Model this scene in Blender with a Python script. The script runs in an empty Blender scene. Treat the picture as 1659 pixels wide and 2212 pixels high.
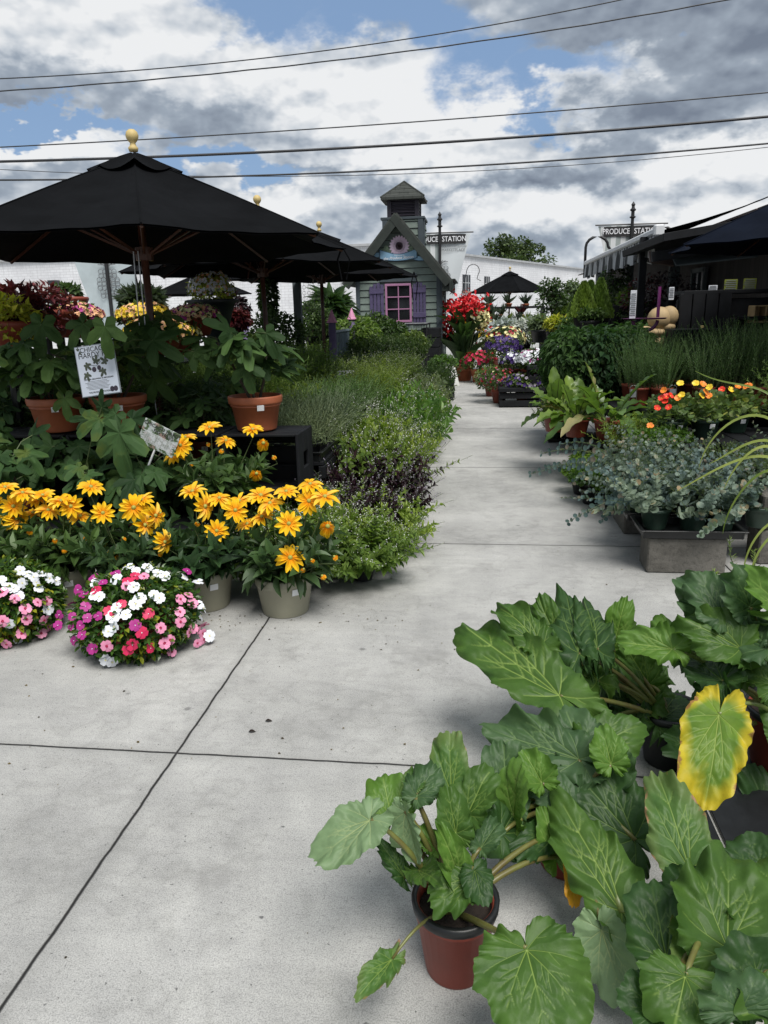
import bpy, math
import numpy as np
R_=math.radians
sc=bpy.context.scene
COL=sc.collection
# ---------------------------------------------------------------- camera
W_,H_=1659.,2212.; FPX=1598.; EYE=1.44
th=R_(15.0); yaw=R_(7.5); rho=.025
fw0=np.array([-math.sin(yaw),math.cos(yaw),0]); rh=np.array([math.cos(yaw),math.sin(yaw),0]); upv=np.array([0,0,1.])
fw=math.cos(th)*fw0-math.sin(th)*upv; uh=np.cross(rh,fw)
rc=math.cos(rho)*rh-math.sin(rho)*uh; uc=math.sin(rho)*rh+math.cos(rho)*uh
CP=np.array([0,0,EYE])
def ray(x,y): return fw+rc*(x-W_/2)/FPX-uc*(y-H_/2)/FPX
def PZ(x,y,z=0.):
    d=ray(x,y); return CP+d*((z-EYE)/d[2])
def PD(x,y,D):
    d=ray(x,y); return CP+d*(D/np.dot(d,fw0))
def PY(x,y,Y):
    d=ray(x,y); return CP+d*(Y/d[1])
from mathutils import Matrix, Vector
cam=bpy.data.cameras.new('camera'); co=bpy.data.objects.new('camera',cam); COL.objects.link(co)
cam.sensor_fit='VERTICAL'; cam.sensor_height=36; cam.lens=36*FPX/H_; cam.clip_end=2000; cam.clip_start=.05
m=Matrix(((rc[0],uc[0],-fw[0],0),(rc[1],uc[1],-fw[1],0),(rc[2],uc[2],-fw[2],EYE),(0,0,0,1)))
co.matrix_world=m; sc.camera=co
sc.render.resolution_x=768; sc.render.resolution_y=1024
# ---------------------------------------------------------------- world, sun, exposure
SUN_EL,SUN_AZ=60.,150.          # azimuth measured from +Y towards +X
sc.view_settings.view_transform='Standard'; sc.view_settings.look='None'
sc.view_settings.exposure=0.55; sc.view_settings.gamma=1
w=bpy.data.worlds.new("World"); sc.world=w; w.use_nodes=True
nt=w.node_tree; N=nt.nodes; Lk=nt.links
def nd(t,**k):
    n=N.new(t)
    for a,b in k.items(): setattr(n,a,b)
    return n
def setin(n,i,v):
    if hasattr(v,'is_output') : Lk.new(v,n.inputs[i])
    else: n.inputs[i].default_value=v
def math_(op,a,b=0.,c=None,clamp=False):
    n=nd('ShaderNodeMath',operation=op,use_clamp=clamp); setin(n,0,a); setin(n,1,b)
    if c is not None: setin(n,2,c)
    return n.outputs[0]
def mixc(f,a,b,bt='MIX'):
    n=nd('ShaderNodeMix',data_type='RGBA',blend_type=bt); setin(n,0,f); setin(n,6,a); setin(n,7,b); return n.outputs[2]
def mrange(v,a,b,c=0.,d=1.,smooth=True):
    n=nd('ShaderNodeMapRange',interpolation_type='SMOOTHSTEP' if smooth else 'LINEAR'); n.clamp=True
    for i,q in enumerate((v,a,b,c,d)): setin(n,i,q)
    return n.outputs[0]
bgn=N['Background']; bgn.inputs[1].default_value=.1
sky=nd('ShaderNodeTexSky',sky_type='NISHITA'); sky.sun_disc=False; sky.sun_elevation=R_(SUN_EL); sky.sun_rotation=R_(SUN_AZ)
tc=nd('ShaderNodeTexCoord').outputs['Generated']
def vmath(op,a,b=None,s=None):
    n=nd('ShaderNodeVectorMath',operation=op); setin(n,0,a)
    if b is not None: setin(n,1,b)
    if s is not None: n.inputs['Scale'].default_value=s
    return n.outputs[0]
def noise(vec,scale,detail=8,rough=.55,dist=0.):
    n=nd('ShaderNodeTexNoise'); Lk.new(vec,n.inputs['Vector']); n.inputs['Scale'].default_value=scale
    n.inputs['Detail'].default_value=detail; n.inputs['Roughness'].default_value=rough; n.inputs['Distortion'].default_value=dist
    return n
str_=vmath('MULTIPLY',tc,(1,1,1.7))
wv=noise(str_,5.,6,.6).outputs['Color']
wv2=vmath('SCALE',vmath('SUBTRACT',wv,(.5,.5,.5)),s=.26)
dirw=vmath('ADD',tc,wv2)
def blob(x,y,a,b,vec=None):
    c=ray(x,y); c=c/np.linalg.norm(c)
    v=vmath('SUBTRACT',vec or dirw,tuple(c)); v=vmath('MULTIPLY',v,(1/a,1/a,1/b))
    n=nd('ShaderNodeVectorMath',operation='LENGTH'); Lk.new(v,n.inputs[0])
    return mrange(n.outputs['Value'],1.45,.35)
def maxall(l):
    o=l[0]
    for q in l[1:]: o=math_('MAXIMUM',o,q)
    return o
F=1/1700.
blue=maxall([blob(760,10,230*F,75*F),blob(560,-30,160*F,60*F),blob(1040,150,150*F,75*F),blob(1190,205,150*F,45*F),blob(930,55,130*F,70*F),blob(90,300,210*F,22*F),blob(470,385,220*F,32*F),blob(1500,120,40*F,20*F)])
white=maxall([blob(180,60,330*F,130*F),blob(560,130,240*F,120*F),blob(830,210,270*F,110*F),blob(1110,250,150*F,70*F),blob(640,440,130*F,50*F),blob(900,420,200*F,28*F),blob(980,330,240*F,50*F),blob(90,350,150*F,35*F),blob(1290,220,70*F,45*F),blob(1560,400,220*F,60*F),blob(1100,470,280*F,45*F),blob(1390,180,50*F,35*F),blob(1500,480,200*F,40*F)])
dark=maxall([blob(1420,60,420*F,120*F),blob(1520,250,260*F,70*F),blob(250,235,260*F,45*F),blob(720,395,200*F,32*F),blob(1150,375,300*F,32*F),blob(1250,100,160*F,70*F)])
n1=noise(str_,3.6,6,.5,0).outputs['Fac']
off=vmath('ADD',str_,tuple(np.array([-.25,-.1,1.])*.035))
n1b=noise(off,3.6,6,.5,0).outputs['Fac']
n3=noise(str_,13.,7,.6).outputs['Fac']
relief=math_('MULTIPLY',math_('SUBTRACT',n1,n1b),3.0)
fine=math_('MULTIPLY',math_('SUBTRACT',n3,.5),.12)
cover=math_('SUBTRACT',1.,math_('MULTIPLY',blue,.9))
cover=mrange(math_('ADD',cover,math_('MULTIPLY',math_('SUBTRACT',n1,.5),.9)),.22,.86)
S=math_('ADD',math_('ADD',.55,math_('MULTIPLY',white,.50)),math_('MULTIPLY',dark,-.30))
n4=noise(str_,10.,4,.5,0).outputs['Fac']; n4b=noise(vmath('ADD',str_,tuple(np.array([-.25,-.1,1.])*.014)),10.,4,.5,0).outputs['Fac']
S=math_('ADD',S,relief); S=math_('ADD',S,math_('MULTIPLY',math_('SUBTRACT',n4,n4b),2.2)); S=math_('ADD',S,fine,clamp=True)
rmp=nd('ShaderNodeValToRGB'); Lk.new(S,rmp.inputs[0])
e=rmp.color_ramp.elements; e[0].position=0.; e[0].color=(.20,.24,.31,1); e[1].position=1; e[1].color=(.92,.935,.95,1)
q=rmp.color_ramp.elements.new(.45); q.color=(.36,.42,.50,1)
q=rmp.color_ramp.elements.new(.72); q.color=(.62,.67,.73,1)
cl=vmath('SCALE',rmp.outputs[0],s=6.3)
skyb=mixc(.75,sky.outputs[0],(1.5,2.35,3.8,1))
col=mixc(cover,skyb,cl)
Lk.new(col,bgn.inputs[0])
sun=bpy.data.lights.new('sun','SUN'); so=bpy.data.objects.new('sun',sun); COL.objects.link(so)
sun.energy=2.9; sun.angle=R_(32); sun.color=(1,.965,.92)
d=Vector((math.sin(R_(SUN_AZ))*math.cos(R_(SUN_EL)),math.cos(R_(SUN_AZ))*math.cos(R_(SUN_EL)),math.sin(R_(SUN_EL))))
so.rotation_euler=d.to_track_quat('Z','Y').to_euler(); so.location=(0,0,30)
try: sc.cycles.max_bounces=5; sc.cycles.transparent_max_bounces=4; sc.cycles.diffuse_bounces=2
except Exception: pass
# ---------------------------------------------------------------- helpers
rng=np.random.default_rng(11)
class MT:
    """small node helper bound to a material"""
    def __init__(s,name):
        s.m=bpy.data.materials.new(name); s.m.use_nodes=True; s.t=s.m.node_tree; s.b=s.t.nodes['Principled BSDF']; s.out=s.t.nodes['Material Output']
    def n(s,ty,**k):
        x=s.t.nodes.new(ty)
        for a,b in k.items(): setattr(x,a,b)
        return x
    def l(s,a,b): s.t.links.new(a,b)
    def put(s,x,i,v):
        if hasattr(v,'is_output'): s.l(v,x.inputs[i])
        else: x.inputs[i].default_value=v
    def mix(s,f,a,b,bt='MIX'):
        x=s.n('ShaderNodeMix',data_type='RGBA',blend_type=bt); s.put(x,0,f); s.put(x,6,a); s.put(x,7,b); return x.outputs[2]
    def math(s,op,a,b=0.,clamp=False):
        x=s.n('ShaderNodeMath',operation=op,use_clamp=clamp); s.put(x,0,a); s.put(x,1,b); return x.outputs[0]
    def rng(s,v,a,b,c=0.,d=1.):
        x=s.n('ShaderNodeMapRange'); 
        for i,q in enumerate((v,a,b,c,d)): s.put(x,i,q)
        return x.outputs[0]
    def coord(s,k='Object'): return s.n('ShaderNodeTexCoord').outputs[k]
    def noise(s,vec,scale,detail=4,rough=.55):
        x=s.n('ShaderNodeTexNoise'); s.l(vec,x.inputs['Vector']); x.inputs['Scale'].default_value=scale; x.inputs['Detail'].default_value=detail; x.inputs['Roughness'].default_value=rough
        return x.outputs['Fac']
    def attr(s,k): return s.n('ShaderNodeAttribute',attribute_name=k).outputs['Fac']
    def bump(s,h,st=.3,dist=.01):
        x=s.n('ShaderNodeBump'); x.inputs['Strength'].default_value=st; x.inputs['Distance'].default_value=dist; s.l(h,x.inputs['Height']); s.l(x.outputs[0],s.b.inputs['Normal']); return x
def c4(c): return (c[0],c[1],c[2],1.)
def mat(name,c,rough=.6,var=.25,scale=12.,bump=.0,metal=0.,c2=None,spec=.5):
    M=MT(name); v=M.coord(); f=M.noise(v,scale,5,.6)
    c2=c2 or tuple(max(0,x*(1-var)) for x in c); hi=tuple(min(1,x*(1+var*.6)) for x in c)
    M.l(M.mix(M.rng(f,.3,.7),c4(c2),c4(hi)),M.b.inputs['Base Color'])
    M.b.inputs['Roughness'].default_value=rough; M.b.inputs['Metallic'].default_value=metal; M.b.inputs['Specular IOR Level'].default_value=spec
    if bump: M.bump(f,bump)
    return M.m
def leafmat(name,a,b,rough=.5,trans=.25,back=None,c=None,spec=.4):
    """a->b by the per-leaf attribute; back = underside colour"""
    M=MT(name); t=M.attr('tint'); nz=M.noise(M.coord(),9,3)
    t2=M.math('ADD',t,M.math('MULTIPLY',M.math('SUBTRACT',nz,.5),.9),True)
    rp=M.n('ShaderNodeValToRGB'); M.l(t2,rp.inputs[0]); e=rp.color_ramp.elements
    e[0].color=c4(a); e[1].color=c4(b); e[0].position=.1; e[1].position=.9
    if c: q=e.new(.97); q.color=c4(c); e[1].position=.8 if e[1].position<.97 else .8
    colr=rp.outputs[0]
    oi=M.n('ShaderNodeObjectInfo').outputs['Random']; colr=M.mix(M.rng(oi,0,1,0,1),M.mix(1.,colr,(.72,.80,.85,1),'MULTIPLY'),M.mix(1.,colr,(1.45,1.28,.95,1),'MULTIPLY'))
    g=M.n('ShaderNodeNewGeometry').outputs['Backfacing']
    bk=M.mix(.5,colr,c4(back or tuple(x*1.5+.01 for x in b)))
    colr=M.mix(g,colr,bk)
    M.l(colr,M.b.inputs['Base Color']); M.b.inputs['Roughness'].default_value=rough; M.b.inputs['Specular IOR Level'].default_value=spec
    tr=M.n('ShaderNodeBsdfTranslucent'); M.l(M.mix(1.,colr,(1.3,1.5,.6,1),'MULTIPLY'),tr.inputs[0])
    mx=M.n('ShaderNodeMixShader'); mx.inputs[0].default_value=trans; M.l(M.b.outputs[0],mx.inputs[1]); M.l(tr.outputs[0],mx.inputs[2]); M.l(mx.outputs[0],M.out.inputs[0])
    return M.m
class G:
    def __init__(s): s.V=[];s.F=[];s.T=[];s.n=0;s.ex=[]
    def add(s,V,F,tint=.5,mi=0,ex=None):
        V=np.asarray(V,float).reshape(-1,3)
        if not isinstance(F,np.ndarray):
            by={}
            for f in F: by.setdefault(len(f),[]).append(f)
            Fl=[np.array(x,int) for x in by.values()]
        else: Fl=[F]
        for f in Fl: s.F.append((f+s.n,mi))
        s.V.append(V); s.T.append(np.broadcast_to(np.asarray(tint,float),(len(V),)).copy()); s.ex.append(np.zeros(len(V)) if ex is None else ex); s.n+=len(V); return s
    def join(s,g,off=(0,0,0)):
        for f,mi in g.F: s.F.append((f+s.n,mi))
        s.V+= [v+np.array(off) for v in g.V]; s.T+=g.T; s.ex+=g.ex; s.n+=g.n; return s
    def box(s,c,d,rz=0.,ch=0.004,mi=0,rx=0.,ry=0.):
        c=np.array(c,float); h=np.array(d,float)/2; ch=min(ch,h.min()*.45)
        V=[];idx={}
        for sx in(-1,1):
            for sy in(-1,1):
                for sz in(-1,1):
                    sg=np.array([sx,sy,sz])
                    for a in range(3):
                        p=sg*(h-ch); p[a]=sg[a]*h[a]; idx[(sx,sy,sz,a)]=len(V); V.append(p)
        Fc=[]
        def o(f):
            P_=[V[i] for i in f]; nn=np.cross(P_[1]-P_[0],P_[2]-P_[0]); cc=sum(P_)/len(P_)
            return f if np.dot(nn,cc)>0 else f[::-1]
        for a in range(3):
            b,cx=[i for i in range(3) if i!=a]
            for sg in(-1,1):
                f=[]
                for sb,sc_ in((-1,-1),(1,-1),(1,1),(-1,1)):
                    k=[0,0,0];k[a]=sg;k[b]=sb;k[cx]=sc_; f.append(idx[(*k,a)])
                Fc.append(o(f))
            for sb in(-1,1):
                for sc_ in(-1,1):
                    k1=[0,0,0];k1[a]=-1;k1[b]=sb;k1[cx]=sc_;k2=list(k1);k2[a]=1
                    Fc.append(o([idx[(*k1,b)],idx[(*k2,b)],idx[(*k2,cx)],idx[(*k1,cx)]]))
        for sx in(-1,1):
            for sy in(-1,1):
                for sz in(-1,1): Fc.append(o([idx[(sx,sy,sz,a)] for a in range(3)]))
        V=np.array(V)
        if rx or ry or rz:
            Rm=np.array(Matrix.Rotation(rz,3,'Z')@Matrix.Rotation(ry,3,'Y')@Matrix.Rotation(rx,3,'X')); V=V@Rm.T
        return s.add(V+c,Fc,mi=mi)
    def tube(s,pts,r,n=6,tint=.5,mi=0,cap=True):
        pts=np.asarray(pts,float); k=len(pts); r=np.broadcast_to(np.asarray(r,float),(k,))
        t=np.gradient(pts,axis=0); t/=np.linalg.norm(t,axis=1)[:,None]+1e-9
        ref=np.array([0,0,1.]) if abs(t[0][2])<.9 else np.array([1.,0,0])
        a=np.cross(t,ref); a/=np.linalg.norm(a,axis=1)[:,None]+1e-9; b=np.cross(t,a)
        an=np.linspace(0,2*math.pi,n,endpoint=False)
        V=pts[:,None]+r[:,None,None]*(a[:,None]*np.cos(an)[None,:,None]+b[:,None]*np.sin(an)[None,:,None])
        i=np.arange(k-1)[:,None]*n; j=np.arange(n)[None]; j2=(j+1)%n
        F=np.stack([i+j,i+j2,i+n+j2,i+n+j],-1).reshape(-1,4)
        Fl=[list(x) for x in F]
        if cap and n>2: Fl.append(list(range(n))[::-1]); Fl.append([(k-1)*n+q for q in range(n)])
        return s.add(V.reshape(-1,3),Fl,tint,mi)
    def lathe(s,prof,n=24,c=(0,0,0),mi=0,sx=1.,sy=1.,wob=0.):
        prof=np.asarray(prof,float); k=len(prof); an=np.linspace(0,2*math.pi,n,endpoint=False)
        V=np.stack([prof[:,None,0]*np.cos(an)[None]*sx,prof[:,None,0]*np.sin(an)[None]*sy,np.repeat(prof[:,1:2],n,1)],-1).reshape(-1,3)+np.array(c)
        i=np.arange(k-1)[:,None]*n; j=np.arange(n)[None]; j2=(j+1)%n
        return s.add(V,np.stack([i+j,i+j2,i+n+j2,i+n+j],-1).reshape(-1,4),mi=mi)
    def scat(s,tp,P,D,Nn,S,Wd=None,tint=None,mi=0):
        tv,tf=tp; P=np.asarray(P,float); n=len(P)
        if n==0: return s
        D=D/(np.linalg.norm(D,axis=1)[:,None]+1e-9); X=np.cross(D,Nn); X/=np.linalg.norm(X,axis=1)[:,None]+1e-9; Z=np.cross(X,D)
        S=np.broadcast_to(np.asarray(S,float),(n,)); Wd=S if Wd is None else np.broadcast_to(np.asarray(Wd,float),(n,))
        V=P[:,None]+tv[None,:,0:1]*(X*Wd[:,None])[:,None]+tv[None,:,1:2]*(D*S[:,None])[:,None]+tv[None,:,2:3]*(Z*S[:,None])[:,None]
        tint=rng.random(n) if tint is None else np.broadcast_to(tint,(n,))
        k=len(tv)
        F=(tf[None]+np.arange(n)[:,None,None]*k).reshape(-1,tf.shape[1])
        return s.add(V.reshape(-1,3),F,np.repeat(tint,k),mi)
    def mesh(s,name,mats,smooth=False):
        me=bpy.data.meshes.new(name); V=np.concatenate(s.V); me.vertices.add(len(V)); me.vertices.foreach_set('co',V.ravel())
        tot=np.concatenate([np.full(len(f),f.shape[1]) for f,_ in s.F]); lo=np.concatenate([f.ravel() for f,_ in s.F]); mi=np.concatenate([np.full(len(f),m_) for f,m_ in s.F])
        me.loops.add(len(lo)); me.polygons.add(len(tot)); me.loops.foreach_set('vertex_index',lo.astype(np.int32))
        st=np.concatenate([[0],np.cumsum(tot)[:-1]]); me.polygons.foreach_set('loop_start',st.astype(np.int32)); me.polygons.foreach_set('loop_total',tot.astype(np.int32))
        me.polygons.foreach_set('material_index',mi.astype(np.int32)); me.polygons.foreach_set('use_smooth',np.full(len(tot),smooth))
        a=me.attributes.new('tint','FLOAT','POINT'); a.data.foreach_set('value',np.concatenate(s.T).astype(np.float32))
        ex=np.concatenate(s.ex)
        if ex.any(): a=me.attributes.new('vein','FLOAT','POINT'); a.data.foreach_set('value',ex.astype(np.float32))
        for x in (mats if isinstance(mats,(list,tuple)) else [mats]): me.materials.append(x)
        me.update(calc_edges=True); return me
def obj(name,data,parent=None,loc=(0,0,0),rot=(0,0,0),scale=None):
    o=bpy.data.objects.new(name,data); COL.objects.link(o); o.parent=parent; o.location=loc; o.rotation_euler=rot
    if scale is not None: o.scale=tuple(scale) if hasattr(scale,'__len__') else (scale,)*3
    return o
def part(name,g,mats,parent,smooth=False,loc=(0,0,0),rot=(0,0,0)): return obj(name,g.mesh(name,mats,smooth),parent,loc,rot)
def wpart(name,g,mats,parent,smooth=False):           # geometry given in world coordinates
    return obj(name,g.mesh(name,mats,smooth),parent,tuple(-x for x in parent.location))
def tag(o,label,cat=None,group=None,kind=None):
    if label: o['label']=label
    if cat: o['category']=cat
    if group: o['group']=group
    if kind: o['kind']=kind
    return o
def thing(name,label,cat,loc=(0,0,0),rz=0.,group=None,scale=None):
    o=bpy.data.objects.new(name,None); COL.objects.link(o); o.location=loc; o.rotation_euler=(0,0,rz); o.empty_display_size=.1
    if scale: o.scale=(scale,)*3
    return tag(o,label,cat,group)
def struct(name,g,mats,smooth=False): return tag(obj(name,g.mesh(name,mats,smooth)),None,kind='structure')
def dup(root,loc,rz=0.,label=None,group=None,scale=None):
    r=root.copy(); COL.objects.link(r); r.location=loc; r.rotation_euler=(0,0,rz)
    if label: r['label']=label
    if group: r['group']=group
    if scale: r.scale=(scale,)*3
    for ch in list(root.children):
        c=ch.copy(); COL.objects.link(c); c.parent=r
        for g in ch.children:
            d=g.copy(); COL.objects.link(d); d.parent=c
    return r
def text(s,size,m_,parent,loc,rot,name='lettering',align='CENTER',sx=1.,ext=.001,shear=0.,bold=0.):
    cu=bpy.data.curves.new(name,'FONT'); cu.body=s; cu.size=size; cu.align_x=align; cu.align_y='CENTER'; cu.extrude=ext; cu.shear=shear; cu.offset=bold; cu.resolution_u=3
    t=bpy.data.objects.new(name,cu); COL.objects.link(t); dg=bpy.context.evaluated_depsgraph_get()
    me=bpy.data.meshes.new_from_object(t.evaluated_get(dg)); bpy.data.objects.remove(t); me.materials.clear(); me.materials.append(m_)
    return obj(name,me,parent,loc,rot,(sx,1,1))
def nrm(v): v=np.asarray(v,float); return v/np.linalg.norm(v)
def eul(dirv,nv):
    """euler whose local y is dirv and local z close to nv"""
    y=nrm(dirv); x=nrm(np.cross(y,nv)); z=np.cross(x,y)
    return Matrix(((x[0],y[0],z[0]),(x[1],y[1],z[1]),(x[2],y[2],z[2]))).to_euler()
# leaf templates: width profile along the length, keel fold, tip curl
def strip(wid,fold=.1,curl=-.15,n=2):
    k=len(wid); V=[];F=[]
    for i,wd in enumerate(wid):
        y=i/(k-1); z=curl*y*y
        if n==2: V+=[(-wd,y,z+fold*wd*2),(0,y,z),(wd,y,z+fold*wd*2)]
        else: V+=[(-wd,y,z),(wd,y,z)]
    q=3 if n==2 else 2
    for i in range(k-1):
        for j in range(q-1): a=i*q+j; F.append((a,a+1,a+1+q,a+q))
    return np.array(V,float),np.array(F)
OV=strip([.05,.42,.5,.36,.02],.18,-.22)       # ovate
OVs=strip([.05,.45,.02],.15,-.15)
LA=strip([.04,.42,.5,.3,.01],.15,-.3)
NE=strip([.35,.5,.05],0,-.12,1)               # needle
BL=strip([.5,.5,.45,.35,.05],.2,-.8)          # blade
def disk(n=7,cup=.15):
    a=np.linspace(0,2*math.pi,n,endpoint=False); V=[(0,.5,0)]+[(.5*math.cos(t),.5+.5*math.sin(t),cup*.5) for t in a]
    return np.array(V),np.array([(0,1+i,1+(i+1)%n) for i in range(n)])
RD=disk()
def lobed(cup=.1):
    # five-lobed fig leaf, base at the origin
    pr=[(-180,.10),(-160,.30),(-140,.42),(-118,.44),(-98,.36),(-88,.34),(-74,.54),(-60,.76),(-47,.80),(-35,.54),(-26,.37),(-17,.68),(-8,.96),(0,1.0)]
    pr=pr+[(-a,r) for a,r in pr[-2::-1]]
    V=[(0,0,0)];n=len(pr)
    for ring,(f) in enumerate((.5,1.)):
        for a,r in pr:
            t=R_(a); rr=r*f; V.append((rr*math.sin(t),rr*math.cos(t),cup*rr*abs(math.sin(2*t))*1.2-.32*rr*rr+.05*math.sin(a*.11)*f))
    F=[(0,1+i,1+i+1) for i in range(n-1)]
    T=[]
    for i in range(n-1): T+=[(1+i,1+n+i,1+n+i+1),(1+i,1+n+i+1,1+i+1)]
    return np.array(V),np.array([x[::-1] for x in F+T])
FIG=lobed()
# ================================================================ materials
def concrete_mat():
    M=MT('pavement_concrete'); v=M.coord()
    sx=M.n('ShaderNodeSeparateXYZ'); M.l(v,sx.inputs[0])
    wob=M.math('MULTIPLY',M.math('SUBTRACT',M.noise(v,9,3),.5),.012)
    def line(o,x0):
        a=M.math('ADD',M.math('SUBTRACT',o,x0),wob); f=M.math('SUBTRACT',M.math('FRACT',M.math('ADD',M.math('DIVIDE',a,2.43),.5)),.5)
        return M.math('MULTIPLY',M.math('ABSOLUTE',f),2.43)
    dd=M.math('MINIMUM',line(sx.outputs[0],-1.02),line(sx.outputs[1],2.13))
    ln=M.rng(dd,.0025,.0065,1.,0.)
    big=M.noise(v,.9,6,.65); mid=M.noise(v,7,6,.7); fin=M.noise(v,290,3,.7); fin2=M.noise(v,95,5,.8); spk=M.noise(v,60,3,.5)
    mp=M.n('ShaderNodeMapping'); mp.inputs['Scale'].default_value=(3,14,1); M.l(v,mp.inputs[0]); brm=M.noise(mp.outputs[0],2.2,6,.7)
    c=M.mix(M.rng(big,.34,.66),(.315,.315,.303,1),(.505,.503,.483,1))
    c=M.mix(M.rng(mid,.25,.75),c,M.mix(1.,c,(1.22,1.22,1.2,1),'MULTIPLY'))
    c=M.mix(M.rng(brm,.35,.7,0,.5),c,M.mix(1.,c,(.78,.78,.79,1),'MULTIPLY'))
    c=M.mix(M.rng(fin,.36,.58,.7,0),c,M.mix(1.,c,(.40,.40,.41,1),'MULTIPLY'))
    c=M.mix(M.rng(fin2,.36,.47,.55,0),c,M.mix(1.,c,(.5,.5,.5,1),'MULTIPLY')); c=M.mix(M.rng(spk,.27,.31,.8,0),c,(.07,.07,.07,1))
    st=M.noise(v,2.3,4,.7); c=M.mix(M.rng(st,.56,.74,0,.6),c,(.17,.168,.16,1))
    vo=M.n('ShaderNodeTexVoronoi'); M.l(v,vo.inputs['Vector']); vo.inputs['Scale'].default_value=3.1; vo.inputs['Randomness'].default_value=1
    c=M.mix(M.rng(M.math('ADD',vo.outputs['Distance'],M.math('MULTIPLY',M.math('SUBTRACT',mid,.5),.08)),.02,.05,.55,0),c,(.06,.06,.06,1))
    rg=M.noise(v,.55,5,.8); c=M.mix(M.rng(M.math('ABSOLUTE',M.math('SUBTRACT',rg,.5)),0.,.02,.35,0),c,M.mix(1.,c,(.72,.72,.71,1),'MULTIPLY')); c=M.mix(M.rng(dd,.01,.05,.25,0.),c,(.2,.2,.19,1))
    c=M.mix(ln,c,(.012,.012,.011,1))
    M.l(c,M.b.inputs['Base Color']); M.b.inputs['Roughness'].default_value=.85
    h=M.math('SUBTRACT',M.math('ADD',M.math('MULTIPLY',fin,.25),M.math('MULTIPLY',mid,.2)),M.math('MULTIPLY',ln,1.5)); M.bump(h,.5,.006)
    return M.m
MC=concrete_mat()
def block_mat(name,a,b):
    M=MT(name); v=M.coord(); f=M.noise(v,45,5,.7); g=M.noise(v,5,5,.65)
    c=M.mix(M.rng(g,.3,.7),c4(a),c4(b)); c=M.mix(M.rng(f,.3,.5,.6,0),c,c4(tuple(x*.4 for x in a))); M.l(c,M.b.inputs['Base Color']); M.b.inputs['Roughness'].default_value=.9; M.bump(f,.6,.01); return M.m
mBlock=block_mat('concrete_block',(.075,.07,.06),(.17,.16,.14)); mBlockL=block_mat('pale_concrete_block',(.25,.24,.21),(.42,.41,.37))
mStop=block_mat('white_concrete',(.5,.5,.47),(.72,.72,.69))
mBlackWood=mat('black_painted_wood',(.008,.009,.011),.7,.5,7,.25,spec=.25); mBlackPl=mat('black_plastic',(.010,.011,.012),.42,.4,20)
mTerra=mat('terracotta_plastic',(.36,.105,.045),.55,.22,6,.03); mTerraD=mat('dark_terracotta',(.22,.045,.025),.5,.25,6,.03)
mRust=mat('rust_red_plastic',(.20,.035,.02),.5,.2,8,.02); mOlive=mat('olive_tan_plastic',(.30,.29,.215),.5,.12,5,.02); mGreenPot=mat('dark_green_plastic',(.02,.045,.03),.45,.3,8)
mSoil=mat('potting_soil',(.02,.013,.009),.95,.6,60,.8)
mCloth=mat('black_canvas',(.0058,.0063,.0072),.9,.35,3,.06,spec=.05); mClothN=mat('navy_canvas',(.0055,.008,.015),.9,.3,3,.05,spec=.05)
mWood=mat('varnished_wood',(.06,.02,.010),.45,.4,9); mFin=mat('pale_wood_finial',(.55,.42,.17),.6,.15,20)
mSteel=mat('galvanised_steel',(.35,.36,.37),.35,.2,20,metal=.8); mIron=mat('black_iron',(.012,.012,.013),.5,.3,20)
mWhite=mat('white_sticker',(.75,.76,.78),.5,.05,20); mInk=mat('black_ink_and_gap_shade',(.015,.015,.016),.7,.1,20); mInkG=mat('grey_ink',(.16,.17,.18),.7,.2,20)  # the black serves as ink and as painted shade between clapboards
mBark=mat('brown_bark',(.06,.045,.03),.85,.4,20,.4); mStem=mat('green_stem',(.07,.10,.03),.6,.3,20)
# ================================================================ setting
g=G(); g.add([(-600,-200,0),(600,-200,0),(600,1200,0),(-600,1200,0)],[(0,1,2,3)]); struct('ground',g,MC)
# --- wires
mWire=mat('dark_cable',(.02,.022,.026),.6,.2,5)
def wire(p,D,r,label,wig=0.):
    a,b,c=[PD(x,y,D) for x,y in p]; ts=np.array([0,(p[1][0]-p[0][0])/(p[2][0]-p[0][0]),1.])
    cf=[np.polyfit(ts,[a[i],b[i],c[i]],2) for i in range(3)]; t=np.linspace(-.6,1.6,90)
    P=np.stack([np.polyval(q,t) for q in cf],1)
    if wig: P[:,2]+=wig*np.sin(t*60)
    o=P[45].copy(); g=G(); g.tube(P-o,r,6); e=obj('overhead_cable',g.mesh('overhead_cable',mWire),None,tuple(o)); tag(e,label,'cable','cables strung overhead')
wire([(0,170),(720,107),(1340,0)],17,.011,'thin overhead cable, topmost of those crossing the sky')
wire([(0,197),(900,108),(1570,0)],17,.013,'twisted overhead cable second from the top',.004)
wire([(0,318),(830,268),(1659,200)],19,.014,'slack overhead cable passing right over the umbrella finial')
wire([(0,349),(830,315),(1659,252)],16,.026,'thickest black overhead cable above the umbrella top')
wire([(0,389),(830,368),(1659,310)],18,.020,'black overhead cable lowest behind the umbrella canopy')
wire([(0,366),(830,377),(1659,318)],21,.009,'thin overhead cable crossing just below the lowest black one')
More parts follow.
